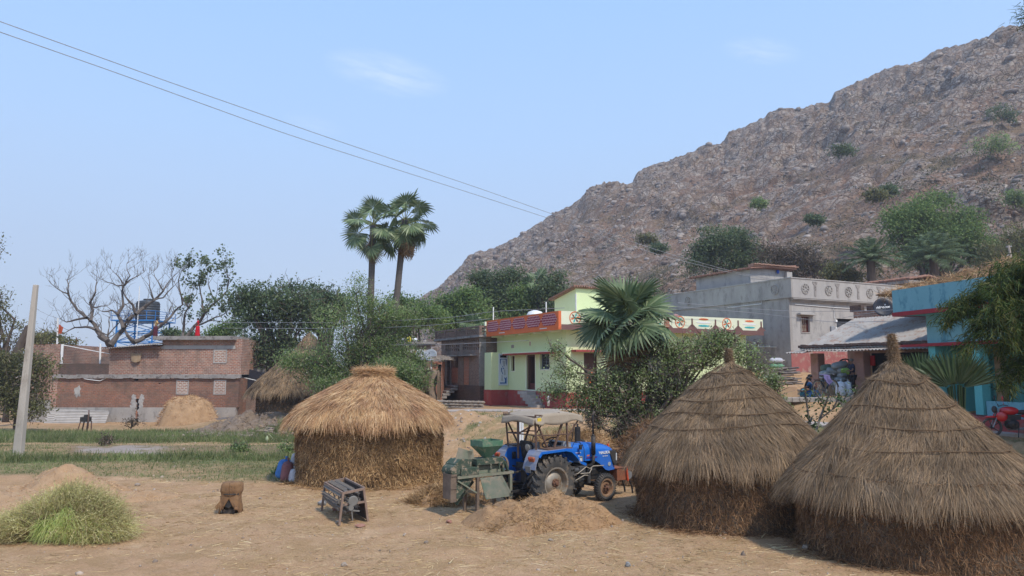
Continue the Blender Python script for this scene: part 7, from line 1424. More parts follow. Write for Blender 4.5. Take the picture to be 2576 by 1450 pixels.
b = MB(); b.T = Matrix.Identity(4); b.add([(.62, -.2, .86), (1.25, -.2, .86), (1.52, -.28, .36), (.74, -.28, .36), (.62, -.185, .86), (1.25, -.185, .86), (1.52, -.265, .36), (.74, -.265, .36)], [(0, 1, 2, 3), (7, 6, 5, 4), (0, 4, 5, 1), (1, 5, 6, 2), (2, 6, 7, 3), (3, 7, 4, 0)]); b.bar((1.25, -.2, .86), (1.52, -.28, .36), .03, .06); b.build('sloping_tray', M('tray_metal', (.24, .23, .18), (.12, .17, .12), 2.5, .6, .2, metal=.2, c3=(.30, .25, .18)), TH)
b = MB(); b.T = Matrix.Translation((1.56, .12, 1.08)); b.lathe([(.2, -.03), (.21, -.02), (.21, .02), (.2, .03), (.17, .02), (.17, -.02)], (0, 0, 0), 'X', 28, closed=True)
for k in range(5): a = 2 * PI * k / 5; b.bar((0, 0, 0), (0, .18 * math.cos(a), .18 * math.sin(a)), .03)
b.cyl((-.25, 0, 0), (.06, 0, 0), .03, 8); b.build('pulley', MGB, TH)
b = MB(); b.bx(1.3, 1.55, .05, .3, .5, .62); b.cyl((1.35, .1, .7), (1.6, .1, .7), .08, 12); b.bar((1.1, -.05, .6), (1.66, -.05, .6), .02); b.bar((1.1, -.05, .54), (1.66, -.05, .54), .02); b.bar((1.3, -.05, .42), (1.3, -.05, .66), .02); b.bar((1.55, -.05, .42), (1.55, -.05, .66), .02); b.build('gear_linkage', MGB, TH)
# ---------------------------------------------------------------- treadle drum thresher
PT = empty('drum_thresher', (-3.87, 17.05, 0), R(27), 'rusty treadle drum thresher with wire teeth standing on splayed legs', 'thresher')
FRM = M('thresher_frame', (.20, .135, .10), (.27, .19, .145), 5, .85, .3, 30); LY = 1.75
for (x0, x1, y) in ((0, .07, 0), (.66, .54, 0), (0, .07, LY), (.66, .54, LY)): b = MB(); b.bar((x0, y, -.02), (x1, y, .68 if x1 < .3 else .74), .055, .045); b.build('leg', FRM, PT)
b = MB(); b.bar((.06, 0, .67), (.56, 0, .74), .05); b.bar((.06, LY, .67), (.56, LY, .74), .05); b.bar((.06, 0, .68), (.06, LY, .68), .04); b.bar((.56, 0, .75), (.56, LY, .75), .04); b.bar((.1, 0, .42), (.6, 0, .45), .045); b.build('top_frame', FRM, PT)
b = MB(); b.add([(.55, .03, .73), (.55, LY - .03, .73), (.66, LY - .03, .02), (.66, .03, .02), (.575, .03, .73), (.575, LY - .03, .73), (.685, LY - .03, .02), (.685, .03, .02)], [(0, 1, 2, 3), (7, 6, 5, 4), (0, 4, 5, 1), (1, 5, 6, 2), (2, 6, 7, 3), (3, 7, 4, 0)]); b.build('back_board', M('board_dark', (.055, .042, .036), (.085, .065, .055), 4, .8, .3), PT)
b = MB(); dc = Vector((.24, 0, .47))
for k in range(10):
    a = 2 * PI * k / 10; q = dc + Vector((.24 * math.cos(a), 0, .24 * math.sin(a))); m_ = Matrix.Translation((q.x, LY / 2, q.z)) @ Matrix.Rotation(-a, 4, 'Y'); b.T = m_; b.box((0, 0, 0), (.025, LY - .16, .07)); b.T = Matrix.Identity(4)
for y in (.1, LY / 3, 2 * LY / 3, LY - .1): b.lathe([(.225, y - .015), (.235, y - .015), (.235, y + .015), (.225, y + .015)], (dc.x, 0, dc.z), 'Y', 24, closed=True); [b.bar((dc.x, y, dc.z), (dc.x + .23 * math.cos(a), y, dc.z + .23 * math.sin(a)), .025, .02) for a in (0, 1.26, 2.5, 3.77, 5.0)]
b.cyl((dc.x, -.06, dc.z), (dc.x, LY + .05, dc.z), .025, 8); dm = b.build('toothed_drum', M('drum_grey', (.13, .12, .11), (.20, .17, .14), 6, .75, .3), PT)
b = MB(); Vt = []
for k in range(10):
    a = 2 * PI * k / 10
    for j in range(36):
        for o_ in (-.1, .1): an = a + o_; y = .12 + (LY - .24) * j / 35; p = (dc.x + .25 * math.cos(an), y, dc.z + .25 * math.sin(an)); b.bar(p, (dc.x + .305 * math.cos(an), y + .01, dc.z + .305 * math.sin(an)), .007)
tag(b.build('wire_teeth', M('wire_grey', (.24, .21, .18), None, 5, .6), dm), kind='stuff')
b = MB(); b.lathe([(.10, -.05), (.115, -.04), (.115, -.02), (.10, -.01)], (dc.x + .05, -.02, dc.z + .02), 'Y', 20); b.lathe([(.06, -.07), (.06, -.02)], (dc.x, -.02, dc.z - .12), 'Y', 14); b.bar((dc.x - .05, -.05, .3), (dc.x + .2, -.05, .26), .03); b.bar((dc.x, -.05, dc.z), (dc.x + .05, -.05, .06), .02); b.build('crank_gear', M('gear_grey', (.20, .19, .17), None, 5, .6), PT)
# ---------------------------------------------------------------- people
SKIN = M('skin', (.20, .105, .065), (.18, .095, .06), 6, .6); HAIR = M('hair_black', (.012, .010, .010), None, 8, .5); HAIRG = M('hair_grey', (.16, .15, .14), None, 8, .7)
def body_skin(name, chains, mat, parent, sub=1):
    """skin modifier needs its layer: make the object through bmesh"""
    import bmesh
    bm = bmesh.new(); lay = bm.verts.layers.skin.verify(); key = {}
    for ch in chains:
        last = None
        for p, r in ch:
            k = tuple(round(c, 4) for c in p)
            if k not in key:
                v = bm.verts.new(p); v[lay].radius = (r, r) if not isinstance(r, tuple) else r; v[lay].use_root = len(key) == 0; key[k] = v
            v = key[k]
            if last is not None and last is not v and not bm.edges.get((last, v)): bm.edges.new((last, v))
            last = v
    me = bpy.data.meshes.new(name); bm.to_mesh(me); bm.free(); me.materials.append(mat); o = bpy.data.objects.new(name, me); COL.objects.link(o); o.parent = parent
    md = o.modifiers.new('skin', 'SKIN'); md.use_smooth_shade = True; m2 = o.modifiers.new('sub', 'SUBSURF'); m2.levels = m2.render_levels = sub; return o
def hand(wr, d, up, s=1.0):
    """palm and five fingers growing from the wrist along d"""
    wr, d, up = Vector(wr), Vector(d).normalized(), Vector(up).normalized(); sd = d.cross(up).normalized(); pm = wr + d * .045 * s; ch = [[(wr, .022 * s), (pm, .026 * s)]]
    for i, (o, l) in enumerate(((-.027, .062), (-.009, .075), (.009, .07), (.026, .055))):
        k = pm + d * .03 * s + sd * o * s; ch.append([(pm, .026 * s), (k, .0095 * s), (k + (d * l * .5 - up * .012) * s, .0085 * s), (k + (d * l * .85 - up * .035) * s, .007 * s)])
    th = wr + d * .02 * s - sd * .028 * s; ch.append([(pm, .026 * s), (th, .012 * s), (th + (d * .03 - sd * .02 - up * .01) * s, .0095 * s), (th + (d * .05 - sd * .022 - up * .025) * s, .008 * s)])
    return ch
def person(label, loc, rz, J, mats, scale=1., hair='short', skirt=None, scarf=None, group=None):
    """J: joint positions (pelvis, chest, neck, head, and L/R shoulder, elbow, wrist, hip, knee, ankle, toe)"""
    t = empty('person', loc, rz, label, 'person', group); V3 = {k: Vector(v) for k, v in J.items()}
    ch = [[(V3['pelvis'], .115), (V3['pelvis'].lerp(V3['chest'], .5), .11), (V3['chest'], .125), (V3['neck'], .052), (V3['head'] - Vector((0, 0, .075)), .06), (V3['head'], .085), (V3['head'] + Vector((0, 0, .07)), .07)]]
    for s in 'LR':
        ch += [[(V3['chest'], .125), (V3['sho' + s], .058), (V3['elb' + s], .038), (V3['wri' + s], .024)], [(V3['pelvis'], .115), (V3['hip' + s], .09), (V3['kne' + s], .056), (V3['ank' + s], .036), (V3['toe' + s], .026)]]
        d = (V3['wri' + s] - V3['elb' + s]).normalized(); ch += hand(V3['wri' + s], d, Vector((0, 0, 1)) if abs(d.z) < .8 else Vector((1, 0, 0)))
    bd = body_skin('body', ch, SKIN, t); hd = V3['head']
    f = J.get('face', (1, 0, 0)); f = Vector(f).normalized(); sd = Vector((0, 0, 1)).cross(f)
    b = MB(); b.blob(tuple(hd + f * .095 - Vector((0, 0, .01))), (.018, .014, .028), 5, .05, 1); [b.blob(tuple(hd + sd * s * .088 - Vector((0, 0, .01))), (.015, .012, .03), 5, .05, 2) for s in (-1, 1)]; b.blob(tuple(hd + f * .088 - Vector((0, 0, .055))), (.012, .028, .008), 5, .05, 2)
    b.build('face_features', SKIN, bd)
    b = MB(); [b.blob(tuple(hd + f * .088 + sd * s * .032 + Vector((0, 0, .015))), (.008, .011, .007), 5, 0, 1) for s in (-1, 1)]; b.build('eyes', HAIR, bd)
    hm = HAIRG if hair == 'grey' else HAIR; b = MB(); b.blob(tuple(hd - f * .018 + Vector((0, 0, .045))), (.098, .092, .082), 9, .1, 3)
    if hair == 'bun': b.blob(tuple(hd - f * .11 - Vector((0, 0, .03))), (.05, .05, .05), 6, .1, 1)
    b.build('hair', hm, bd)
    top, bot = mats
    tc_ = [[(V3['pelvis'] + Vector((0, 0, -.02)), .138), (V3['pelvis'].lerp(V3['chest'], .5), .132), (V3['chest'], .145), (V3['chest'].lerp(V3['neck'], .6), .085)]]
    for s in 'LR': tc_.append([(V3['chest'], .145), (V3['sho' + s], .075), (V3['sho' + s].lerp(V3['elb' + s], .75), .062)])
    body_skin('top', tc_, top, bd)
    if skirt:
        z0, z1, r0, r1, cx, cy = skirt; b = MB(); b.grid(lambda u, v: (cx * v + (r0 + (r1 - r0) * v ** .8) * math.cos(2 * PI * u) * (1 + .07 * v * math.sin(2 * PI * u * 9)), cy * v + (r0 + (r1 - r0) * v ** .8) * math.sin(2 * PI * u) * (1 + .07 * v * math.sin(2 * PI * u * 9)), z0 + (z1 - z0) * v), 54, 9, True); sk_ = b.build('skirt', bot, bd, smooth=True); sk_.modifiers.new('t', 'SOLIDIFY').thickness = .01
    else:
        tr = []
        for s in 'LR': tr.append([(V3['pelvis'] - Vector((0, 0, .0)), .14), (V3['hip' + s], .11), (V3['kne' + s], .078), (V3['kne' + s].lerp(V3['ank' + s], .9), .062)])
        body_skin('trousers', tr, bot, bd)
    if scarf:
        m_, P = scarf; b = MB(); P = [Vector(p) for p in P]; b.grid(lambda u, v: tuple(P[min(int(v * (len(P) - 1)), len(P) - 2)].lerp(P[min(int(v * (len(P) - 1)), len(P) - 2) + 1], v * (len(P) - 1) - min(int(v * (len(P) - 1)), len(P) - 2)) + Vector((0, .2 * (u - .5), .02 * math.sin(u * 9)))), 7, 16); sc_ = b.build('scarf', m_, bd, smooth=True); sc_.modifiers.new('t', 'SOLIDIFY').thickness = .01
    t.scale = (scale,) * 3; return t
def stand(h=1.65, hl=(0, 0), armL=None, armR=None, lean=0):
    J = dict(pelvis=(0, 0, .92), chest=(lean * .6, 0, 1.28), neck=(lean * .9, 0, 1.43), head=(lean * 1.1 + .02, 0, 1.55))
    for s, k in (('L', 1), ('R', -1)):
        J['sho' + s] = (lean * .8, k * .19, 1.38); J['elb' + s] = (lean * .8 - .03, k * .24, 1.12); J['wri' + s] = (lean * .8 + .05, k * .24, .88)
        J['hip' + s] = (0, k * .09, .86); J['kne' + s] = (.03 * k, k * .10, .48); J['ank' + s] = (-.02 * k, k * .10, .08); J['toe' + s] = (.14 - .02 * k, k * .11, .03)
    if armL: J['elbL'], J['wriL'] = armL
    if armR: J['elbR'], J['wriR'] = armR
    return J
cl = lambda n, c, c2=None: M('cloth_' + n, c, c2, 8, .85, .3, 30)
p = at(2146, 990, 33.6); person('man in a dark navy shirt with grey hair standing at the grain sacks, side on', (p.x, 33.6, 2.27), R(180), stand(armL=((.08, .24, 1.14), (.28, .16, 1.12)), armR=((.10, -.22, 1.12), (.30, -.14, 1.08))), (cl('navy', (.018, .022, .05)), cl('dark_trousers', (.025, .022, .024))), 1.03, 'grey')
zr_ = -.55 + (W.hit(*Z1(1400, 708), 'y', 0)[1]); p = at(509.5, 846, 60.5)
person('woman in a bright red sari standing on the brick house roof', (p.x, 59.5, zr_), R(200), stand(armL=((.05, .24, 1.14), (.22, .12, 1.05)), armR=((.0, -.27, 1.13), (.05, -.3, .9))), (cl('red', (.55, .01, .02)), cl('red', ())), .93, 'bun', (.95, .06, .15, .19, 0, 0), (cl('red', ()), [(-.1, .1, 1.38), (.13, .05, 1.25), (.15, -.02, 1.0), (.16, -.05, .8)]))
p = at(401, 843, 60.5); person('person in a pale yellow top and maroon skirt leaning forward on the brick house roof', (p.x, 59.8, zr_), R(20), stand(armL=((.22, .2, 1.15), (.40, .12, 1.25)), armR=((.2, -.22, 1.12), (.42, -.12, 1.18)), lean=.1), (cl('straw_yellow', (.60, .42, .18), (.5, .3, .12)), cl('maroon', (.10, .02, .03))), .93, 'bun', (.95, .06, .15, .18, 0, 0), (cl('straw_yellow', ()), [(-.06, .05, 1.45), (-.14, .03, 1.3), (-.14, .0, 1.1)]))
def squat(yaw=0):
    J = dict(pelvis=(0, 0, .26), chest=(.10, 0, .58), neck=(.16, 0, .72), head=(.2, 0, .84))
    for s, k in (('L', 1), ('R', -1)):
        J['sho' + s] = (.13, k * .17, .66); J['elb' + s] = (.27, k * .2, .46); J['wri' + s] = (.42, k * .1, .42); J['hip' + s] = (.02, k * .1, .24); J['kne' + s] = (.36, k * .15, .44); J['ank' + s] = (.26, k * .14, .08); J['toe' + s] = (.4, k * .14, .03)
    return J
p = at(2028, 985, 33.4); person('woman in a black top and light blue skirt sitting, facing the other woman', (p.x, 33.4, 2.27), R(-35), squat(), (cl('black', (.02, .02, .025)), cl('light_blue', (.07, .33, .48))), 1.05, 'bun', (.34, .03, .2, .36, .12, 0))
p = at(2046, 995, 32.8); person('woman in a deep blue sari with a pink scarf sitting low beside the bicycle', (p.x, 32.8, 2.27), R(150), squat(), (cl('deep_blue', (.012, .06, .16)), cl('deep_blue', ())), .95, 'bun', (.34, .02, .2, .42, .1, 0), (cl('pink', (.55, .12, .14)), [(-.12, 0, .72), (-.16, 0, .55), (-.14, .05, .35)]))
q = Q.M @ Vector((Q.hit(*Z2(905, 350), 'y', 1.2)[0], 1.2, zb_q := (Q.hit(1995, 748, 'x', 0)[1] + .1 - .35))); person('person behind the parapet of the grey house, only the head showing', (q.x, q.y, q.z + .02), R(200), squat(), (cl('navy', ()), cl('navy', ())), 1.3, 'short')
# ---------------------------------------------------------------- sacks
def sack(name, label, c, s, mat, rz=0, tilt=0, upright=False, seed=0, group=None, tie=True):
    b = MB(); b.T = Matrix.Rotation(rz, 4, 'Z') @ Matrix.Rotation(tilt, 4, 'Y'); lx, ly, lz = s; n = 14
    def f(u, v):
        a = 2 * PI * u; t = v * 2 - 1; e = (1 - abs(t) ** 4) ** .4; nz = 1 + .06 * float(vnoise(np.array([math.cos(a) * 1.5 + seed, math.sin(a) * 1.5, t * 2.])))
        sx, sy = (ly / 2 * math.cos(a) * e * nz, lz / 2 * math.sin(a) * e * nz); bulge = 1 if not upright else 1 - .1 * t
        return (t * lx / 2, sx * bulge, sy * bulge)
    if upright: b.T = b.T @ Matrix.Rotation(-PI / 2, 4, 'Y')
    b.grid(f, 18, n, True); 
    if tie: b.tube([(lx / 2 - .02, 0, 0), (lx / 2 + .02, 0, 0), (lx / 2 + .07, .02, .02)], [.03, .02, .05], 8)
    o = b.build(name, mat, None, smooth=True); o.location = c; return tag(o, label, 'sack', group)
def clo(n, a, b_=None): return M('bag_' + n, a, b_, 7, .7, .35, 22)
def sk(x, y): return (x * .3431, 1010.2 + y * .3431)
for (cx, cy, w_, h_, m_, lb, dY, tl) in ((2085, 495, 110, 130, clo('blue', (.06, .20, .50)), 'bright blue bag against the golden hut, leftmost of the bags', .25, .2), (2105, 515, 95, 140, clo('maroon', (.24, .10, .10), (.18, .08, .08)), 'dull maroon checked sack standing by the golden hut', 0, .1), (2162, 430, 62, 95, clo('white', (.52, .52, .54)), 'white sack on top of the other bags beside the golden hut', .3, .15), (2160, 545, 92, 95, clo('white', ()), 'white woven sack on the ground at the foot of the golden hut', -.1, .05)):
    px_, py_ = sk(cx, cy); g_ = gp(px_, 1212.5, 0); Yk = g_.y + dY; c = at(px_, py_, Yk); S_ = Yk / FPX * .3431; sack('sack', lb, (c.x, Yk, c.z), (h_ * S_ * 1.1, w_ * S_ * 1.15, w_ * S_ * .9), m_, rnd.uniform(-.4, .4), tl, True, cx, 'bags beside the golden hut')
SG = clo('grey', (.27, .29, .29), (.21, .23, .23)); n = 0
names = ['top grey sack of the heap by the shed pillar', 'pale grey sack left in the upper row of the heap', 'dull green sack at the left top of the heap', 'grey sack right in the upper row beside the man', 'grey sack at the left edge of the heap', 'middle grey sack of the heap behind the bicycle', 'grey sack in the middle row by the man', 'grey sack low at the left behind the bicycle saddle', 'light grey sack low in the middle of the heap', 'darker grey sack low in the middle of the heap', 'grey sack low at the right of the heap', 'bottom grey sack under the heap at the left', 'bottom grey sack under the heap in the middle', 'bottom grey sack under the heap at the right']
for (x, y, w_, h_) in ((1250, 565, 220, 80), (1140, 650, 150, 80), (1060, 610, 150, 90), (1300, 640, 180, 75), (1030, 690, 120, 70), (1180, 700, 150, 60), (1300, 705, 150, 65), (1040, 740, 130, 50), (1160, 760, 160, 60), (1260, 770, 150, 60), (1350, 745, 130, 60), (1060, 800, 150, 60), (1200, 820, 150, 60), (1330, 820, 140, 60)):
    px_, py_ = Z6(x, y); Yk = 34.6 + .5 * (n % 3) * .5; c = at(px_, py_, Yk); S_ = Yk / FPX * .6314 / 3.625; sack('sack', names[n], (c.x, Yk, c.z), (w_ * S_ * 1.1, .45, h_ * S_ * 1.35), SG if n != 2 else clo('green_dull', (.11, .15, .11)), rnd.uniform(-.3, .3), rnd.uniform(-.35, .1), False, n, 'grey grain sacks heaped by the shed'); n += 1
b = MB(); c = at(*Z6(1200, 860), 35.2); b.box((c.x, 35.3, 2.55), (1.7, .8, .6)); b.box((c.x, 35.3, 2.9), (1.8, .9, .05)); tag(b.build('loading_platform', MUDY, None, bev=.03), 'low mud platform carrying the heap of grain sacks', 'platform')
for i, (x, y, m_, lb) in enumerate(((335, 500, clo('white', ()), 'white sack on top of the stack of three by the grey wall'), (338, 578, clo('green', (.16, .33, .20)), 'pale green sack in the middle of the stack of three by the grey wall'), (325, 636, clo('yellow', (.45, .36, .08)), 'yellow sack at the bottom of the stack of three by the grey wall'))):
    px_, py_ = Z6(x, y); c = at(px_, py_, 42.6); sack('sack', lb, (c.x, 42.6, c.z), (.78, .5, .34), m_, .1 * i, 0, False, 50 + i, 'stack of three sacks')
c = at(*Z6(280, 685), 41.5); b = MB(); b.cyl((c.x - .4, 41.5, c.z), (c.x + .4, 41.5, c.z), .22, 16); tag(b.build('black_drum', M('black_plastic', (.03, .03, .032), (.05, .05, .05), 4, .5), None, bev=.03), 'black plastic drum lying below the stack of three sacks', 'drum')
c = at(*Z6(300, 740), 41.8); b = MB(); b.box((c.x + .35, 42.4, c.z - .55), (2.6, 1.2, 1.5)); tag(b.build('mud_bench', MUDY, None, bev=.05), 'mud bench under the black drum and the sack stack', 'bench')
for (x, y, lb, dY) in ((1265, 880, 'white plastic sack behind the bicycle rear wheel', .5), (1370, 860, 'bright white sack between the bicycle and the man', .6)):
    c = at(*Z6(x, y), 33.2 + dY); sack('sack', lb, (c.x, 33.2 + dY, 2.27 + .34), (.72, .5, .4), clo('bright_white', (.66, .69, .72)), .3, .1, True, x, 'white sacks by the bicycle')
# firewood, mud block, ledge, flywheel
b = MB(); c0 = at(*Z6(300, 780), 33.0)
for i in range(60): x, z = rnd.uniform(-.2, .8), rnd.uniform(.55, 1.25) if rnd.random() < .8 else rnd.uniform(0, .5); a = rnd.uniform(-.25, .25); l_ = rnd.uniform(.5, 1.1); b.tube([(c0.x + x - .3, 33.2 + rnd.uniform(-.5, .5), 2.27 + z), (c0.x + x - .3 + l_ * math.cos(a), 33.2 + rnd.uniform(-.5, .5), 2.27 + z + l_ * math.sin(a) * .5)], rnd.uniform(.02, .05), 5)
tag(b.build('firewood_pile', BARKG, None), 'tangled pile of grey firewood left of the sitting women', 'firewood')
r0, r1 = at(*Z6(400, 1025), 32.3), at(*Z6(645, 860), 32.3); b = MB(); b.bx(r0.x - .35, r1.x, 32.3, 33.1, 2.2, r1.z); tag(b.build('mud_block', MUDY, None, bev=.06, seg=2), 'tan mud stove block under the firewood', 'mud stove')
b = MB(); r0, r1 = at(1970, 1003, 32.1), at(2240, 1003, 31.6); 
for i in range(14): p_, q_2 = r0.lerp(r1, i / 14), r0.lerp(r1, (i + .96) / 14); b.bar((p_.x, p_.y, 2.19 + .01 * rnd.random()), (q_2.x, q_2.y, 2.2), .5, .2)
tag(b.build('stone_kerb', M('kerb_stone', (.38, .33, .28), (.30, .26, .22), 3, .9, .4, 20), None, bev=.02), 'worn stone kerb along the raised terrace in front of the bicycle', 'kerb')
t = empty('flywheel', at(*Z6(1335, 575), 35.9), 0, 'dark spoked flywheel rising behind the grain sacks', 'flywheel'); b = MB(); b.lathe([(.30, -.04), (.36, -.04), (.36, .04), (.30, .04)], (0, 0, 0), 'Y', 32, closed=True); b.build('rim', BLK, t); b = MB(); [b.bar((0, 0, 0), (.31 * math.cos(a), 0, .31 * math.sin(a)), .05, .03) for a in (.3, 1.57, 2.8, 4.1, 5.4)]; b.cyl((0, -.08, 0), (0, .08, 0), .06, 12); b.bar((0, .05, 0), (0, .05, -1.2), .08); b.build('spokes', BLK, t)
# ---------------------------------------------------------------- bicycle
def bicycle():
    c = at(2058.8, 998, 32.4); t = empty('bicycle', (c.x, 32.4, 2.28), R(33), 'black bicycle on its stand with a purple cloth over the saddle', 'bicycle'); r = .36
    for x in (0, 1.08):
        b = MB(); b.lathe([(r + .018 * math.cos(a), .018 * math.sin(a)) for a in np.linspace(0, 2 * PI, 9)[:-1]], (x, 0, r), 'Y', 40, closed=True); w_ = b.build('wheel', RUB, t); b = MB(); b.lathe([(r - .03, -.012), (r - .018, -.012), (r - .018, .012), (r - .03, .012)], (x, 0, r), 'Y', 40, closed=True); b.cyl((x, -.04, r), (x, .04, r), .025, 8)
        for k in range(20): a = 2 * PI * k / 20; b.tube([(x, .02 * (-1) ** k, r), (x + (r - .02) * math.cos(a), 0, r + (r - .02) * math.sin(a))], .003, 3, False)
        b.build('rim', GRYM, w_)
        b = MB(); b.grid(lambda u, v: (x + (r + .045) * math.cos(R(10 + 170 * u)), -.035 + .07 * v, r + (r + .045) * math.sin(R(10 + 170 * u))), 20, 3); b.build('mudguard', BLK, t)
    b = MB(); bb, hd, st, sd = (.50, 0, .28), (.93, 0, .92), (.38, 0, .86), (0, 0, r)
    for p, q in ((bb, (.90, 0, .82)), (bb, st), ((.40, 0, .84), (.94, 0, .88)), (hd, (.90, 0, .80)), (bb, sd)): b.tube([p, q], .016, 8)
    for s in (-.05, .05): b.tube([(0, s, r), (.39, s * .3, .8)], .009, 6); b.tube([(.92, s, .78), (1.0, s, .6), (1.08, s, r)], .011, 6)
    b.build('frame', M('bike_frame', (.02, .06, .09), None, 3, .4), t)
    b = MB(); b.tube([(.93, 0, .9), (.90, 0, 1.0)], .014, 6); b.tube([(.72, -.26, .98), (.86, -.24, 1.0), (.92, -.1, 1.02), (.92, .1, 1.02), (.86, .24, 1.0), (.72, .26, .98)], .012, 6); b.build('handlebar', GRYM, t)
    b = MB(); b.blob((.32, 0, .93), (.15, .09, .04), 8, .05, 1); b.build('saddle', BLK, t, smooth=True); b = MB(); b.bx(-.2, .22, -.08, .08, .78, .8); b.tube([(0, .08, r), (-.1, .08, .78)], .008, 5); b.tube([(0, -.08, r), (-.1, -.08, .78)], .008, 5); b.build('carrier', BLK, t)
    b = MB(); b.cyl((.5, -.05, .28), (.5, -.02, .28), .09, 18); b.tube([(.5, -.08, .28), (.56, -.1, .13)], .012, 5); b.tube([(.5, .08, .28), (.44, .1, .43)], .012, 5); b.build('crank', GRYM, t); b = MB(); b.tube([(.0, -.1, r), (-.06, -.16, .0)], .01, 5); b.tube([(.0, .1, r), (-.06, .16, .0)], .01, 5); b.build('stand', BLK, t)
    b = MB(); b.grid(lambda u, v: (.25 + .42 * u + .03 * math.sin(v * 9), -.10 - .08 * math.sin(u * 7) * v - .12 * v, .97 - .5 * v * (.6 + .4 * math.sin(PI * u)) + .0), 16, 10); b.grid(lambda u, v: (.25 + .42 * u, -.1 + .22 * v, .97 + .02 * math.sin(u * 11)), 16, 4)
    o = b.build('purple_cloth', cl('purple', (.14, .12, .26)), None, smooth=True); o.modifiers.new('t', 'SOLIDIFY').thickness = .012; o.matrix_world = Matrix.Translation((c.x, 32.4, 2.28)) @ Matrix.Rotation(R(33), 4, 'Z'); tag(o, 'crumpled purple cloth hung over the bicycle', 'cloth')
bicycle()
c = at(*Z6(1360, 640), 33.4); b = MB(); b.blob((c.x - .05, 33.5, c.z), (.2, .1, .13), 10, .3, 3); b.blob((c.x + .08, 33.5, c.z - .08), (.08, .07, .1), 8, .3, 4); tag(b.build('green_bag', M('lime_cloth', (.20, .33, .08), (.15, .26, .06), 8, .8), None), 'crumpled lime green bag held in front of the man', 'bag')
# ---------------------------------------------------------------- motorcycle
def moto():
    c = at(2500, 1080, 24.6); t = empty('motorcycle', (c.x, 24.6, 1.28), R(168), 'red motorcycle parked in front of the teal veranda, its handlebar mirror raised', 'motorcycle'); RD = M('bike_red', (.50, .012, .015), (.42, .01, .012), 2, .25, coat=.5, spec=.5); r = .31
    for x in (.05, -1.25):
        b = MB(); b.lathe([(r - .06, -.03), (r - .01, -.045), (r, 0), (r - .01, .045), (r - .06, .03)], (x, 0, r), 'Y', 32, closed=True); w_ = b.build('wheel', RUB, t, smooth=True); b = MB(); b.lathe([(r - .07, -.03), (r - .055, -.03), (r - .055, .03), (r - .07, .03)], (x, 0, r), 'Y', 32, closed=True); [b.bar((x, 0, r), (x + .24 * math.cos(a), 0, r + .24 * math.sin(a)), .03, .02) for a in np.arange(0, 6.2, 1.257)]; b.cyl((x, -.06, r), (x, .06, r), .05, 10); b.build('rim', BLK, w_)
    b = MB(); [b.tube([(.05, s, r), (-.08, s, .62), (-.17, s, .92)], .022, 8) for s in (-.09, .09)]; b.build('fork', GRYM, t)
    b = MB(); b.blob((-.48, 0, .84), (.30, .15, .14), 10, .03, 1); b.build('fuel_tank', RD, t, smooth=True); b = MB(); b.blob((-.22, .12, .66), (.17, .04, .16), 8, .05, 2); b.blob((-.22, -.12, .66), (.17, .04, .16), 8, .05, 2); b.blob((.05, 0, .64), (.2, .07, .04), 8, .03, 3); b.build('fairing', RD, t, smooth=True)
    b = MB(); b.blob((-.98, 0, .80), (.36, .13, .08), 10, .04, 2); b.blob((-1.3, 0, .86), (.14, .1, .06), 8, .04, 2); b.build('seat', BLK, t, smooth=True); b = MB(); b.blob((-1.15, 0, .68), (.34, .11, .09), 8, .04, 4); b.build('tail_panel', RD, t, smooth=True)
    b = MB(); b.blob((-.55, 0, .42), (.22, .15, .18), 8, .2, 3); b.cyl((-.45, .0, .5), (-.3, 0, .68), .09, 10); b.bx(-.8, -.3, -.06, .06, .55, .72); b.build('engine', BLK, t); b = MB(); b.tube([(-.35, -.15, .4), (-.5, -.18, .22), (-1.0, -.18, .26), (-1.45, -.2, .38)], [.02, .025, .05, .045], 8); b.build('exhaust', GRYM, t, smooth=True)
    b = MB(); b.tube([(-.32, .36, 1.02), (-.24, .2, 1.04), (-.18, 0, .98), (-.24, -.2, 1.04), (-.32, -.36, 1.02)], .014, 6); b.build('handlebar', BLK, t); b = MB(); b.blob((-.06, 0, .88), (.08, .1, .12), 8, .05, 1); b.build('headlamp', BLK, t, smooth=True)
    for s in (-1, 1): b = MB(); b.tube([(-.26, s * .24, 1.03), (-.2, s * .3, 1.2)], .007, 5); b.blob((-.2, s * .3, 1.26), (.02, .05, .07), 6, .05, 1); b.build('mirror', RD if s > 0 else BLK, t)
    b = MB(); b.bar((-.7, .1, .3), (-.62, .22, 0), .025); b.build('stand', BLK, t)
moto()
# ---------------------------------------------------------------- pole, cables, tower, flags
b0, b1 = at(46, 1140, 30.6), at(90.5, 717, 30.6); b = MB(); k = 10; vs = []
for i in range(k + 1):
    p_ = b0.lerp(b1, i / k); w_, d_ = .17 - .085 * i / k, .14 - .06 * i / k; vs += [(p_.x + sx * w_, p_.y + sy * d_, p_.z - (.4 if i == 0 else 0)) for sx, sy in ((-1, -1), (1, -1), (1, 1), (-1, 1))]
b.add(vs, [(i * 4 + j, i * 4 + (j + 1) % 4, i * 4 + 4 + (j + 1) % 4, i * 4 + 4 + j) for i in range(k) for j in range(4)] + [(k * 4, k * 4 + 1, k * 4 + 2, k * 4 + 3)])
PC = M('pole_concrete', (.46, .41, .35), (.40, .355, .30), 1.5, .9, .35, 20, c3=(.34, .29, .24), stretch=(1, 1, .3)); tag(b.build('utility_pole', PC, None, bev=.02), 'leaning bare concrete pole standing alone in the field', 'pole')
CAB = M('cable', (.30, .30, .32), None, 5, .6)
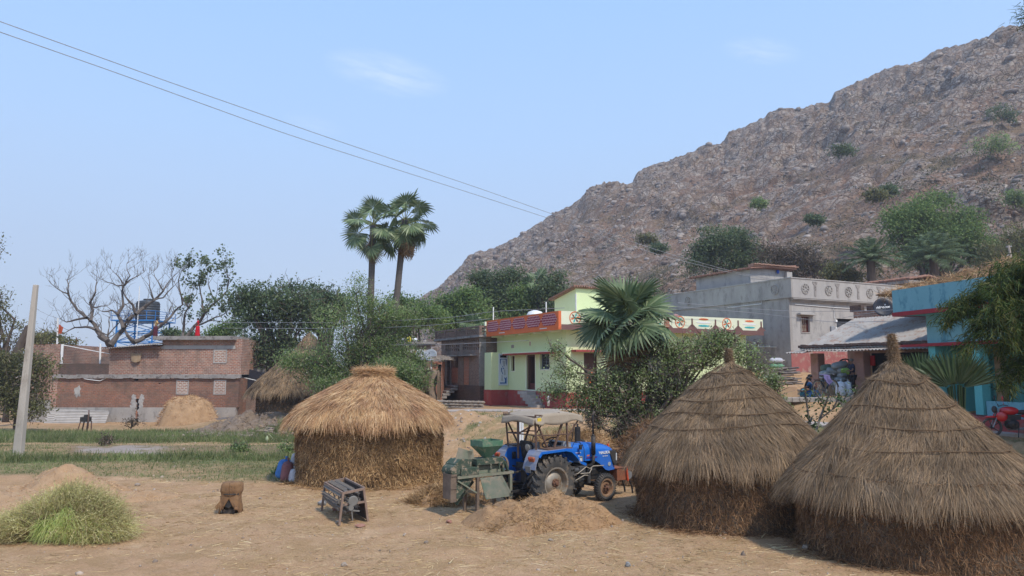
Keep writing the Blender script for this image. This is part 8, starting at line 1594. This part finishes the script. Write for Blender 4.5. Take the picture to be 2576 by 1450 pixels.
def cable(label, pts, r, n=40):
    P = np.array([tuple(at(x, y, Y)) for x, y, Y in pts]); s = np.linspace(0, len(P) - 1, n * (len(P) - 1)); Q_ = np.stack([np.interp(s, range(len(P)), P[:, i]) for i in range(3)], -1)
    kk_ = 9; Qp = np.pad(Q_, ((kk_, kk_), (0, 0)), mode='reflect', reflect_type='odd'); Q_ = np.stack([np.convolve(Qp[:, i], np.ones(2 * kk_ + 1) / (2 * kk_ + 1), 'valid') for i in range(3)], -1)
    b = MB(); b.tube([tuple(v) for v in Q_], r, 5); return tag(b.build('cable', CAB, None), label, 'cable', 'overhead cables')
cable('upper of the two long cables crossing the sky down to the grey house', [(-60, 33, 21), (420, 205, 25), (835, 350, 31), (1200, 472, 36), (1395, 541, 39), (1650, 629, 44), (1832, 681, 47), (1990, 712, 50)], .013)
cable('lower of the two long cables crossing the sky to the grey house corner', [(-60, 60, 21), (300, 186, 24), (720, 338, 29), (1190, 488, 36), (1400, 556, 40), (1650, 640, 44), (1850, 690, 46), (2080, 722, 48)], .013)
cable('thin cable over the tree tops towards the green house parapet', [(560, 812, 50), (900, 812, 46), (1130, 800, 42), (1240, 784, 40), (1420, 775, 38)], .013)
cable('second thin cable just below the first in front of the trees', [(560, 826, 50), (900, 828, 46), (1100, 818, 42), (1235, 802, 40)], .013)
cable('cable sagging across the dark left side of the grey house', [(1705, 762, 40), (1850, 775, 42), (2000, 784, 41), (2150, 783, 38), (2255, 780, 33)], .012)
cable('lower cable across the grey house front to the teal parapet', [(1700, 772, 40), (1900, 788, 42), (2100, 812, 39), (2260, 808, 33)], .012)
cable('cable looping from the grey house along the teal parapet', [(2120, 800, 38), (2200, 786, 36), (2260, 778, 31), (2340, 771, 28), (2420, 762, 27)], .01)
cable('pale cable over the front of the lattice house', [(985, 868, 44), (1100, 868, 42.5), (1240, 862, 41), (1330, 857, 40)], .012)
t = empty('water_tower', at(346, 864, 82), 0, 'black water tank on a bright blue steel frame behind the bare tree', 'water tower'); o = t.location.copy(); BF = M('frame_blue', (.02, .17, .50), (.03, .2, .5), 3, .5)
def ZT(x, y): return Z1p(x, y, 82) - o
zpl = ZT(1000, 598).z; zb2 = -1.0; xl, xr = ZT(845, 600).x, ZT(1105, 600).x; dd = xr - xl
for x in (xl, xr):
    for y in (0, dd): b = MB(); b.bar((x, y, zb2), (x, y, zpl), .14); b.build('leg', BF, t)
b = MB()
for y in (0, dd):
    for i in range(3): z0, z1 = zb2 + (zpl - zb2) * i / 3, zb2 + (zpl - zb2) * (i + 1) / 3; b.bar((xl, y, z0), (xr, y, z1), .07); b.bar((xr, y, z0), (xl, y, z1), .07); b.bar((xl, y, z1), (xr, y, z1), .1)
for x in (xl, xr):
    for i in range(3): z0, z1 = zb2 + (zpl - zb2) * i / 3, zb2 + (zpl - zb2) * (i + 1) / 3; b.bar((x, 0, z0), (x, dd, z1), .07); b.bar((x, 0, z1), (x, dd, z1), .1)
b.build('cross_bracing', BF, t)
b = MB(); e_ = .45; b.bx(xl - e_, xr + e_, -e_, dd + e_, zpl, zpl + .12); b.build('platform', BF, t); b = MB()
for z in (zpl + .6, zpl + 1.1):
    for y in (-e_, dd + e_): b.bar((xl - e_, y, z), (xr + e_, y, z), .05)
    for x in (xl - e_, xr + e_): b.bar((x, -e_, z), (x, dd + e_, z), .05)
for i in range(6): x = xl - e_ + (dd + 2 * e_) * i / 5; [b.bar((x, y, zpl), (x, y, zpl + 1.1), .05) for y in (-e_, dd + e_)]
b.build('railing', BF, t)
xc = (ZT(915, 600).x + ZT(1082, 600).x) / 2; rr_ = (ZT(1082, 600).x - ZT(915, 600).x) / 2; zt_ = ZT(1000, 440).z; prof = [(rr_, zpl + .13)]
for i in range(7): z0 = zpl + .13 + (zt_ - zpl - .5) * i / 7; z1 = z0 + (zt_ - zpl - .5) / 7; prof += [(rr_, z0 + .05), (rr_ * .96, (z0 + z1) / 2), (rr_, z1 - .03)]
prof += [(rr_ * .9, zt_ - .1), (rr_ * .4, zt_ + .05), (rr_ * .4, zt_ + .2), (.01, zt_ + .22)]; b = MB(); b.lathe(prof, (xc, dd / 2, 0), 'Z', 28); b.build('tank', M('tank_black', (.035, .04, .045), (.06, .065, .07), 2, .5), t, auto=50)
b = MB(); x = ZT(1018, 500).x; b.cyl((x, -e_ - .1, zb2), (x, -e_ - .1, ZT(1018, 350).z), .05, 8); b.build('pipe', WHITEP, t)
def flag(label, x, yt, yb, fx0, fx1, fy0, fy1, Y, mat, r):
    b0, b1 = Z1p(x, yb, Y), Z1p(x + 3, yt, Y); t = empty('flag', b0, 0, label, 'flag', 'flags'); b = MB(); b.tube([(0, 0, -1), b1 - b0], r, 7); b.build('flagpole', WHITEP if r > .04 else WOODD, t); p0, p1 = Z1p(fx0, fy0, Y) - b0, Z1p(fx1, fy1, Y) - b0
    b = MB(); b.grid(lambda u, v: (p0.x + (p1.x - p0.x) * u * (1 - .3 * v), .08 * math.sin(u * 6), p0.z + (p1.z - p0.z) * v * (1 - .3 * u) + (p1.z - p0.z) * .3 * u), 8, 6); o_ = b.build('banner', mat, t); o_.modifiers.new('t', 'SOLIDIFY').thickness = .01
flag('white pole with a small orange red flag at the corner of the long brick house', 415, 575, 770, 425, 456, 622, 690, 63, M('flag_orange', (.50, .10, .04), (.35, .07, .03), 9, .8), .07)
flag('tiny dark red flag far behind the brick house terrace', 548, 715, 780, 550, 560, 716, 765, 90, M('flag_red', (.35, .03, .04), None, 9, .8), .035)
t = empty('hill_pole', at(2552, 672, 70), 0, 'pale concrete pole with a stay wire on the slope at the right', 'pole'); o = t.location.copy(); b = MB(); b.tube([(0, 0, -1.5), at(2537, 618, 70) - o], [.14, .1], 8); b.build('post', PC, t); b = MB(); b.tube([at(2539, 640, 70) - o, at(2490, 676, 70) - o, at(2485, 680, 70) - o - Vector((0, 0, 1))], .03, 5); b.bar(at(2531, 622, 70) - o, at(2545, 620, 70) - o, .1); b.build('stay_wire', CAB, t)
# ---------------------------------------------------------------- yard and field odds and ends
t = empty('jute_bundle', gp(579, 1290, 0), 0, 'small engine wrapped in torn brown sacking, tied round the middle, on the bare yard', 'wrapped engine'); JU = M('jute', (.25, .145, .07), (.20, .11, .055), 6, .95, .6, 70, c3=(.15, .085, .045))
b = MB(); b.blob((0, 0, .22), (.18, .16, .2), 8, .15, 4); b.cyl((0, -.16, .24), (0, .0, .24), .1, 14); b.bx(-.16, .16, -.12, .14, 0, .1); b.build('engine', BLK, t)
b = MB()
def jf(u, v):
    o_ = R(30) * min(1, max(0, (v - .55) / .3)); a = -PI / 2 + o_ + (2 * PI - 2 * o_) * u
    r = float(np.interp(v, [0, .03, .07, .3, .37, .43, 1], [.02, .2, .235, .245, .22, .21, .25])); fo = 1 + (.13 * max(0, v - .35)) * math.sin(a * 7 + 2 * v) + .05 * math.sin(a * 3 + 5 * v)
    e = 1 / max(abs(math.cos(a)), abs(math.sin(a))) ** .45; z = .74 - .71 * v + (.07 * math.sin(a * 5) if v > .9 else 0); return (r * fo * e * math.cos(a) * 1.0 + .02, r * fo * e * math.sin(a) * .8, z)
b.grid(jf, 60, 22); sk_ = b.build('sacking', JU, t, smooth=True); sk_.modifiers.new('t', 'SOLIDIFY').thickness = .014
b = MB(); b.lathe([(.215 + .012 * math.cos(a), .012 * math.sin(a)) for a in np.linspace(0, 2 * PI, 7)[:-1]], (.02, 0, .46), 'Z', 24, closed=True); b.box((.17, -.13, .46), (.12, .06, .04), rz=.5); b.build('binding', BLK, t)
b = MB(); b.add([(-.22, -.1, .42), (-.2, -.16, .3), (-.3, -.18, .18), (-.26, -.2, .1), (-.2, -.18, .17), (-.16, -.18, .05), (-.13, -.15, .3)], [(0, 1, 2, 3, 4, 5, 6)]); o_ = b.build('torn_flap', JU, t); o_.modifiers.new('t', 'SOLIDIFY').thickness = .014
V_, F_ = strips(np.array([[-.22, -.17, .2]] * 30) + NR.normal(size=(30, 3)) * .04, NR.normal(size=(30, 3)) * .3 + np.array([-.2, 0, -1]), .16, .006); b = MB(); b.np(V_, F_); b.build('frayed_threads', leafM('straw_wall', []), t)
t = empty('chaff_cutter', gp(226, 1087, -.33), 0, 'hand wheel chaff cutter seen edge on in front of the corrugated sheets', 'chaff cutter'); b = MB(); b.T = Matrix.Rotation(R(-62), 4, 'Z'); b.lathe([(.52, -.03), (.58, -.03), (.58, .03), (.52, .03)], (0, -.12, .78), 'Y', 36, closed=True); [b.bar((0, -.12, .78), (.54 * math.cos(a), -.12, .78 + .54 * math.sin(a)), .05, .03) for a in (0.4, 2.5, 4.6)]; b.build('hand_wheel', RUSTR, t)
b = MB(); b.bx(-.55, -.05, -.2, .2, .62, .92); b.bx(-.35, -.15, -.15, .15, .92, 1.05); b.build('feed_trough', BLK, t); 
for (x, y) in ((-.5, -.2), (-.5, .2), (-.05, -.2), (-.05, .2)): b = MB(); b.bar((x * 1.3, y * 1.3, -.02), (x, y, .65), .06); b.build('leg', RUSTR, t)
t = empty('corrugated_sheets', (W.o.location.x + XW(400), 57.2, -.6), 0, 'grey corrugated cement sheets leaning lengthwise against the brick house base', 'roofing sheets'); wS = XW(840) - XW(400)
for i, (x0, x1, h_, dy) in enumerate(((0.0, wS * .62, 1.12, .0), (.2, wS * .98, 1.05, .1), (wS * .15, wS, .95, .2))):
    b = MB(); n = 40; vs = []; fs = []
    for j in range(n + 1): u = j / n; yy = .25 - .55 * (1 - u) - dy * .8 + .03 * math.sin(2 * PI * j / 5); zz = h_ * u; vs += [(x0, yy, zz), (x1, yy, zz - .05), (x0, yy + .012, zz), (x1, yy + .012, zz - .05)]
    for j in range(n): a = j * 4; fs += [(a, a + 1, a + 5, a + 4), (a + 2, a + 6, a + 7, a + 3), (a, a + 4, a + 6, a + 2), (a + 1, a + 3, a + 7, a + 5)]
    b.add(vs, fs); b.build('sheet', M('cement_sheet', (.47, .44, .40), (.38, .35, .32), 2, .85, .2), t)
c = at(487, 1075, 46); b = MB(); b.grid(lambda u, v: (c.x - .55 + 1.1 * u, 45.7 + .4 * v, float(T(c.x, 46)) + .05 + .06 * math.sin(u * 9) * math.sin(v * 5 + u)), 16, 6); tag(b.build('yellow_cloth', M('yellow_rag', (.62, .50, .04), None, 5, .8), None), 'yellow cloth lying on the ground in front of the straw heap', 'cloth')
t = empty('scarecrow_gourd', gp(672, 1120, -.1), 0, 'pale hanging gourd shape on a thin stick in the dug field', 'scarecrow'); b = MB(); b.tube([(0, 0, -.1), (.02, 0, .62)], .012, 5); b.build('stick', BARKG, t); b = MB(); b.lathe([(.0, .1), (.03, .12), (.07, .2), (.075, .26), (.05, .33), (.02, .38), (.0, .4)], (0, -.03, .05), 'Z', 14); b.build('gourd', M('pale_gourd', (.36, .40, .24), (.3, .34, .2), 5, .7), t, smooth=True)
b = MB(); b.np(*strips(np.array([[.0, 0, .55]] * 5), np.array([[-1, 0, .3], [1, 0, .3], [.8, 0, -.3], [-.7, .2, .5], [.2, 0, 1]]), .3, .07, np.array([[0, 0, -.18]] * 5), 3)); b.build('leaves', LG['light'], t)
t = empty('white_posts', gp(1310, 1106, .9), 0, 'pair of white upright pipes behind the tractor canopy', 'posts'); 
for x in (0, .1): b = MB(); c = at(1307 + x * 60, 1106, 23.2) - t.location; b.cyl((c.x, c.y, -1.2), (c.x + .02, c.y, at(1310, 1063, 23.2).z - t.location.z), .035, 8); b.build('post', WHITEP, t)
c = at(1453, 1108, 22.4); t = empty('hand_pump', (c.x, 22.4, Tz(c.x, 22.4)), 0, 'dark hand pump rising behind the tractor bonnet', 'hand pump'); h_ = at(1453, 1066, 22.4).z - t.location.z; b = MB(); b.cyl((0, 0, -.1), (0, 0, h_ * .7), .06, 12); b.cyl((0, 0, h_ * .7), (0, 0, h_ - .1), .09, 12); b.tube([(0, 0, h_ - .1), (0, 0, h_)], .02, 6); b.tube([(.05, 0, h_ * .75), (.2, 0, h_ * .72), (.22, 0, h_ * .6)], .03, 8); b.build('pump_barrel', BLK, t); b = MB(); b.tube([(.05, 0, h_ - .1), (-.1, 0, h_ - .02), (-.22, 0, h_ * .55)], .018, 6); b.build('handle', BLK, t)
STN = M('stone', (.27, .215, .165), (.36, .30, .24), 6, .9, .5, 30); STB = M('brick_bit', (.33, .16, .11), (.28, .15, .11), 6, .9, .5, 30); STGY = M('blue_grey_stone', (.23, .225, .21), (.30, .29, .27), 6, .85, .5, 25)
stones = [(811, 1272, .27, .13, STGY, 'blue grey stone by the left leg of the drum thresher'), (851, 1314, .16, .07, STN, 'pale stone in front of the drum thresher leg'), (906, 1326, .26, .06, STB, 'long flat brick piece with straw below the drum thresher'), (1129, 1316, .18, .07, STB, 'squared brick lump left of the tractor chaff heap'), (1258, 1327, .09, .05, STB, 'small red brick chip in front of the chaff heap'), (1385, 1362, .12, .05, STN, 'small stone right of centre on the open yard'), (1580, 1426, .12, .07, STGY, 'grey stone at the bottom edge of the yard'), (865, 1424, .12, .07, STN, 'brown stone at the bottom edge left of centre'), (1016, 1350, .07, .04, STN, 'little pale stone in the middle of the yard'), (1500, 1250, .07, .04, STB, 'reddish stone by the front tractor wheel'), (2029, 1384, .2, .08, STN, 'flat pale stone between the two right huts'), (345, 1222, .2, .08, STN, 'flat pale stone behind the green stalks'), (1825, 1348, .07, .05, STN, 'whitish pebble in front of the middle hut'), (463, 1128, .16, .12, STN, 'white lump at the left end of the green field strip'), (65, 1250, .12, .05, STN, 'white scrap at the far left field edge'), (655, 1255, .1, .04, STN, 'small stone left of the wrapped engine shadow'), (1270, 1212, .09, .04, STN, 'stone near the machine legs'), (842, 1288, .14, .1, STB, 'red brick under the drum thresher'), (898, 1292, .09, .07, STB, 'orange brick bit by the dark board'), (880, 1300, .05, .04, STN, 'white pebble under the drum thresher')]
for i, (px_, py_, s_, h_, m_, lb) in enumerate(stones):
    p = gp(px_, py_, 0); b = MB(); b.blob((0, 0, h_ * .45), (s_ * .5, s_ * .36, h_ * .6), 5, .35, i * 3); o_ = b.build('stone' if m_ != STB else 'brick_piece', m_, None); o_.location = (p.x, p.y, ground_fn(np.array([p.x]), np.array([p.y]))[0]); o_.rotation_euler = (0, 0, rnd.uniform(0, 3)); tag(o_, lb, 'stone' if m_ != STB else 'brick', 'loose stones and bricks on the yard')
# rubbish and rubble specks on the bank
n = 900; x = NR.uniform(-4, 9, n); y = NR.uniform(24, 36, n); k_ = fbm(np.stack([x, y, 0 * x], -1) * .6, 3, 77) > 0; x, y = x[k_], y[k_]; n = len(x); V_, F_ = rock_block(np.stack([x, y, ground_fn(x, y)], -1), NR.uniform(.02, .09, (n, 3)), NR.uniform(0, 99, n), 3); b = MB(); b.np(V_, F_); tag(b.build('bank_rubble', leafM('rubble_bits', [(.30, .22, .16), (.48, .40, .33), (.22, .16, .12), (.60, .58, .55)], 0, .9)), kind='stuff')
n = 1500; x = NR.uniform(-19, -5, n); y = NR.uniform(40, 50, n); z = ground_fn(x, y); k_ = fbm(np.stack([x, y, 0 * x], -1) * .5, 3, 78) > .05; x, y, z = x[k_], y[k_], z[k_]; n = len(x); V_, F_ = rock_block(np.stack([x, y, z + .2], -1), NR.uniform(.04, .16, (n, 3)) * np.array([1.5, 1, .6]), NR.uniform(0, 99, n), 3); b = MB(); b.np(V_, F_); tag(b.build('slope_rubble', leafM('slope_bits', [(.16, .12, .09), (.30, .24, .19), (.22, .17, .13)], 0, .9)), kind='stuff')
# ---------------------------------------------------------------- winter haze in the air
if HAZE:
    b = MB(); b.bx(-1000, 1000, -320, 1010, -60, 190); m = bpy.data.materials.new('haze_air'); m.use_nodes = True; nt = m.node_tree; nt.nodes.clear(); out = nt.nodes.new('ShaderNodeOutputMaterial'); v_ = nt.nodes.new('ShaderNodeVolumePrincipled')
    v_.inputs['Color'].default_value = (.86, .91, 1, 1); v_.inputs['Density'].default_value = HAZE; v_.inputs['Anisotropy'].default_value = .2; L(nt, v_.outputs[0], out.inputs['Volume']); tag(b.build('haze', m), kind='stuff')
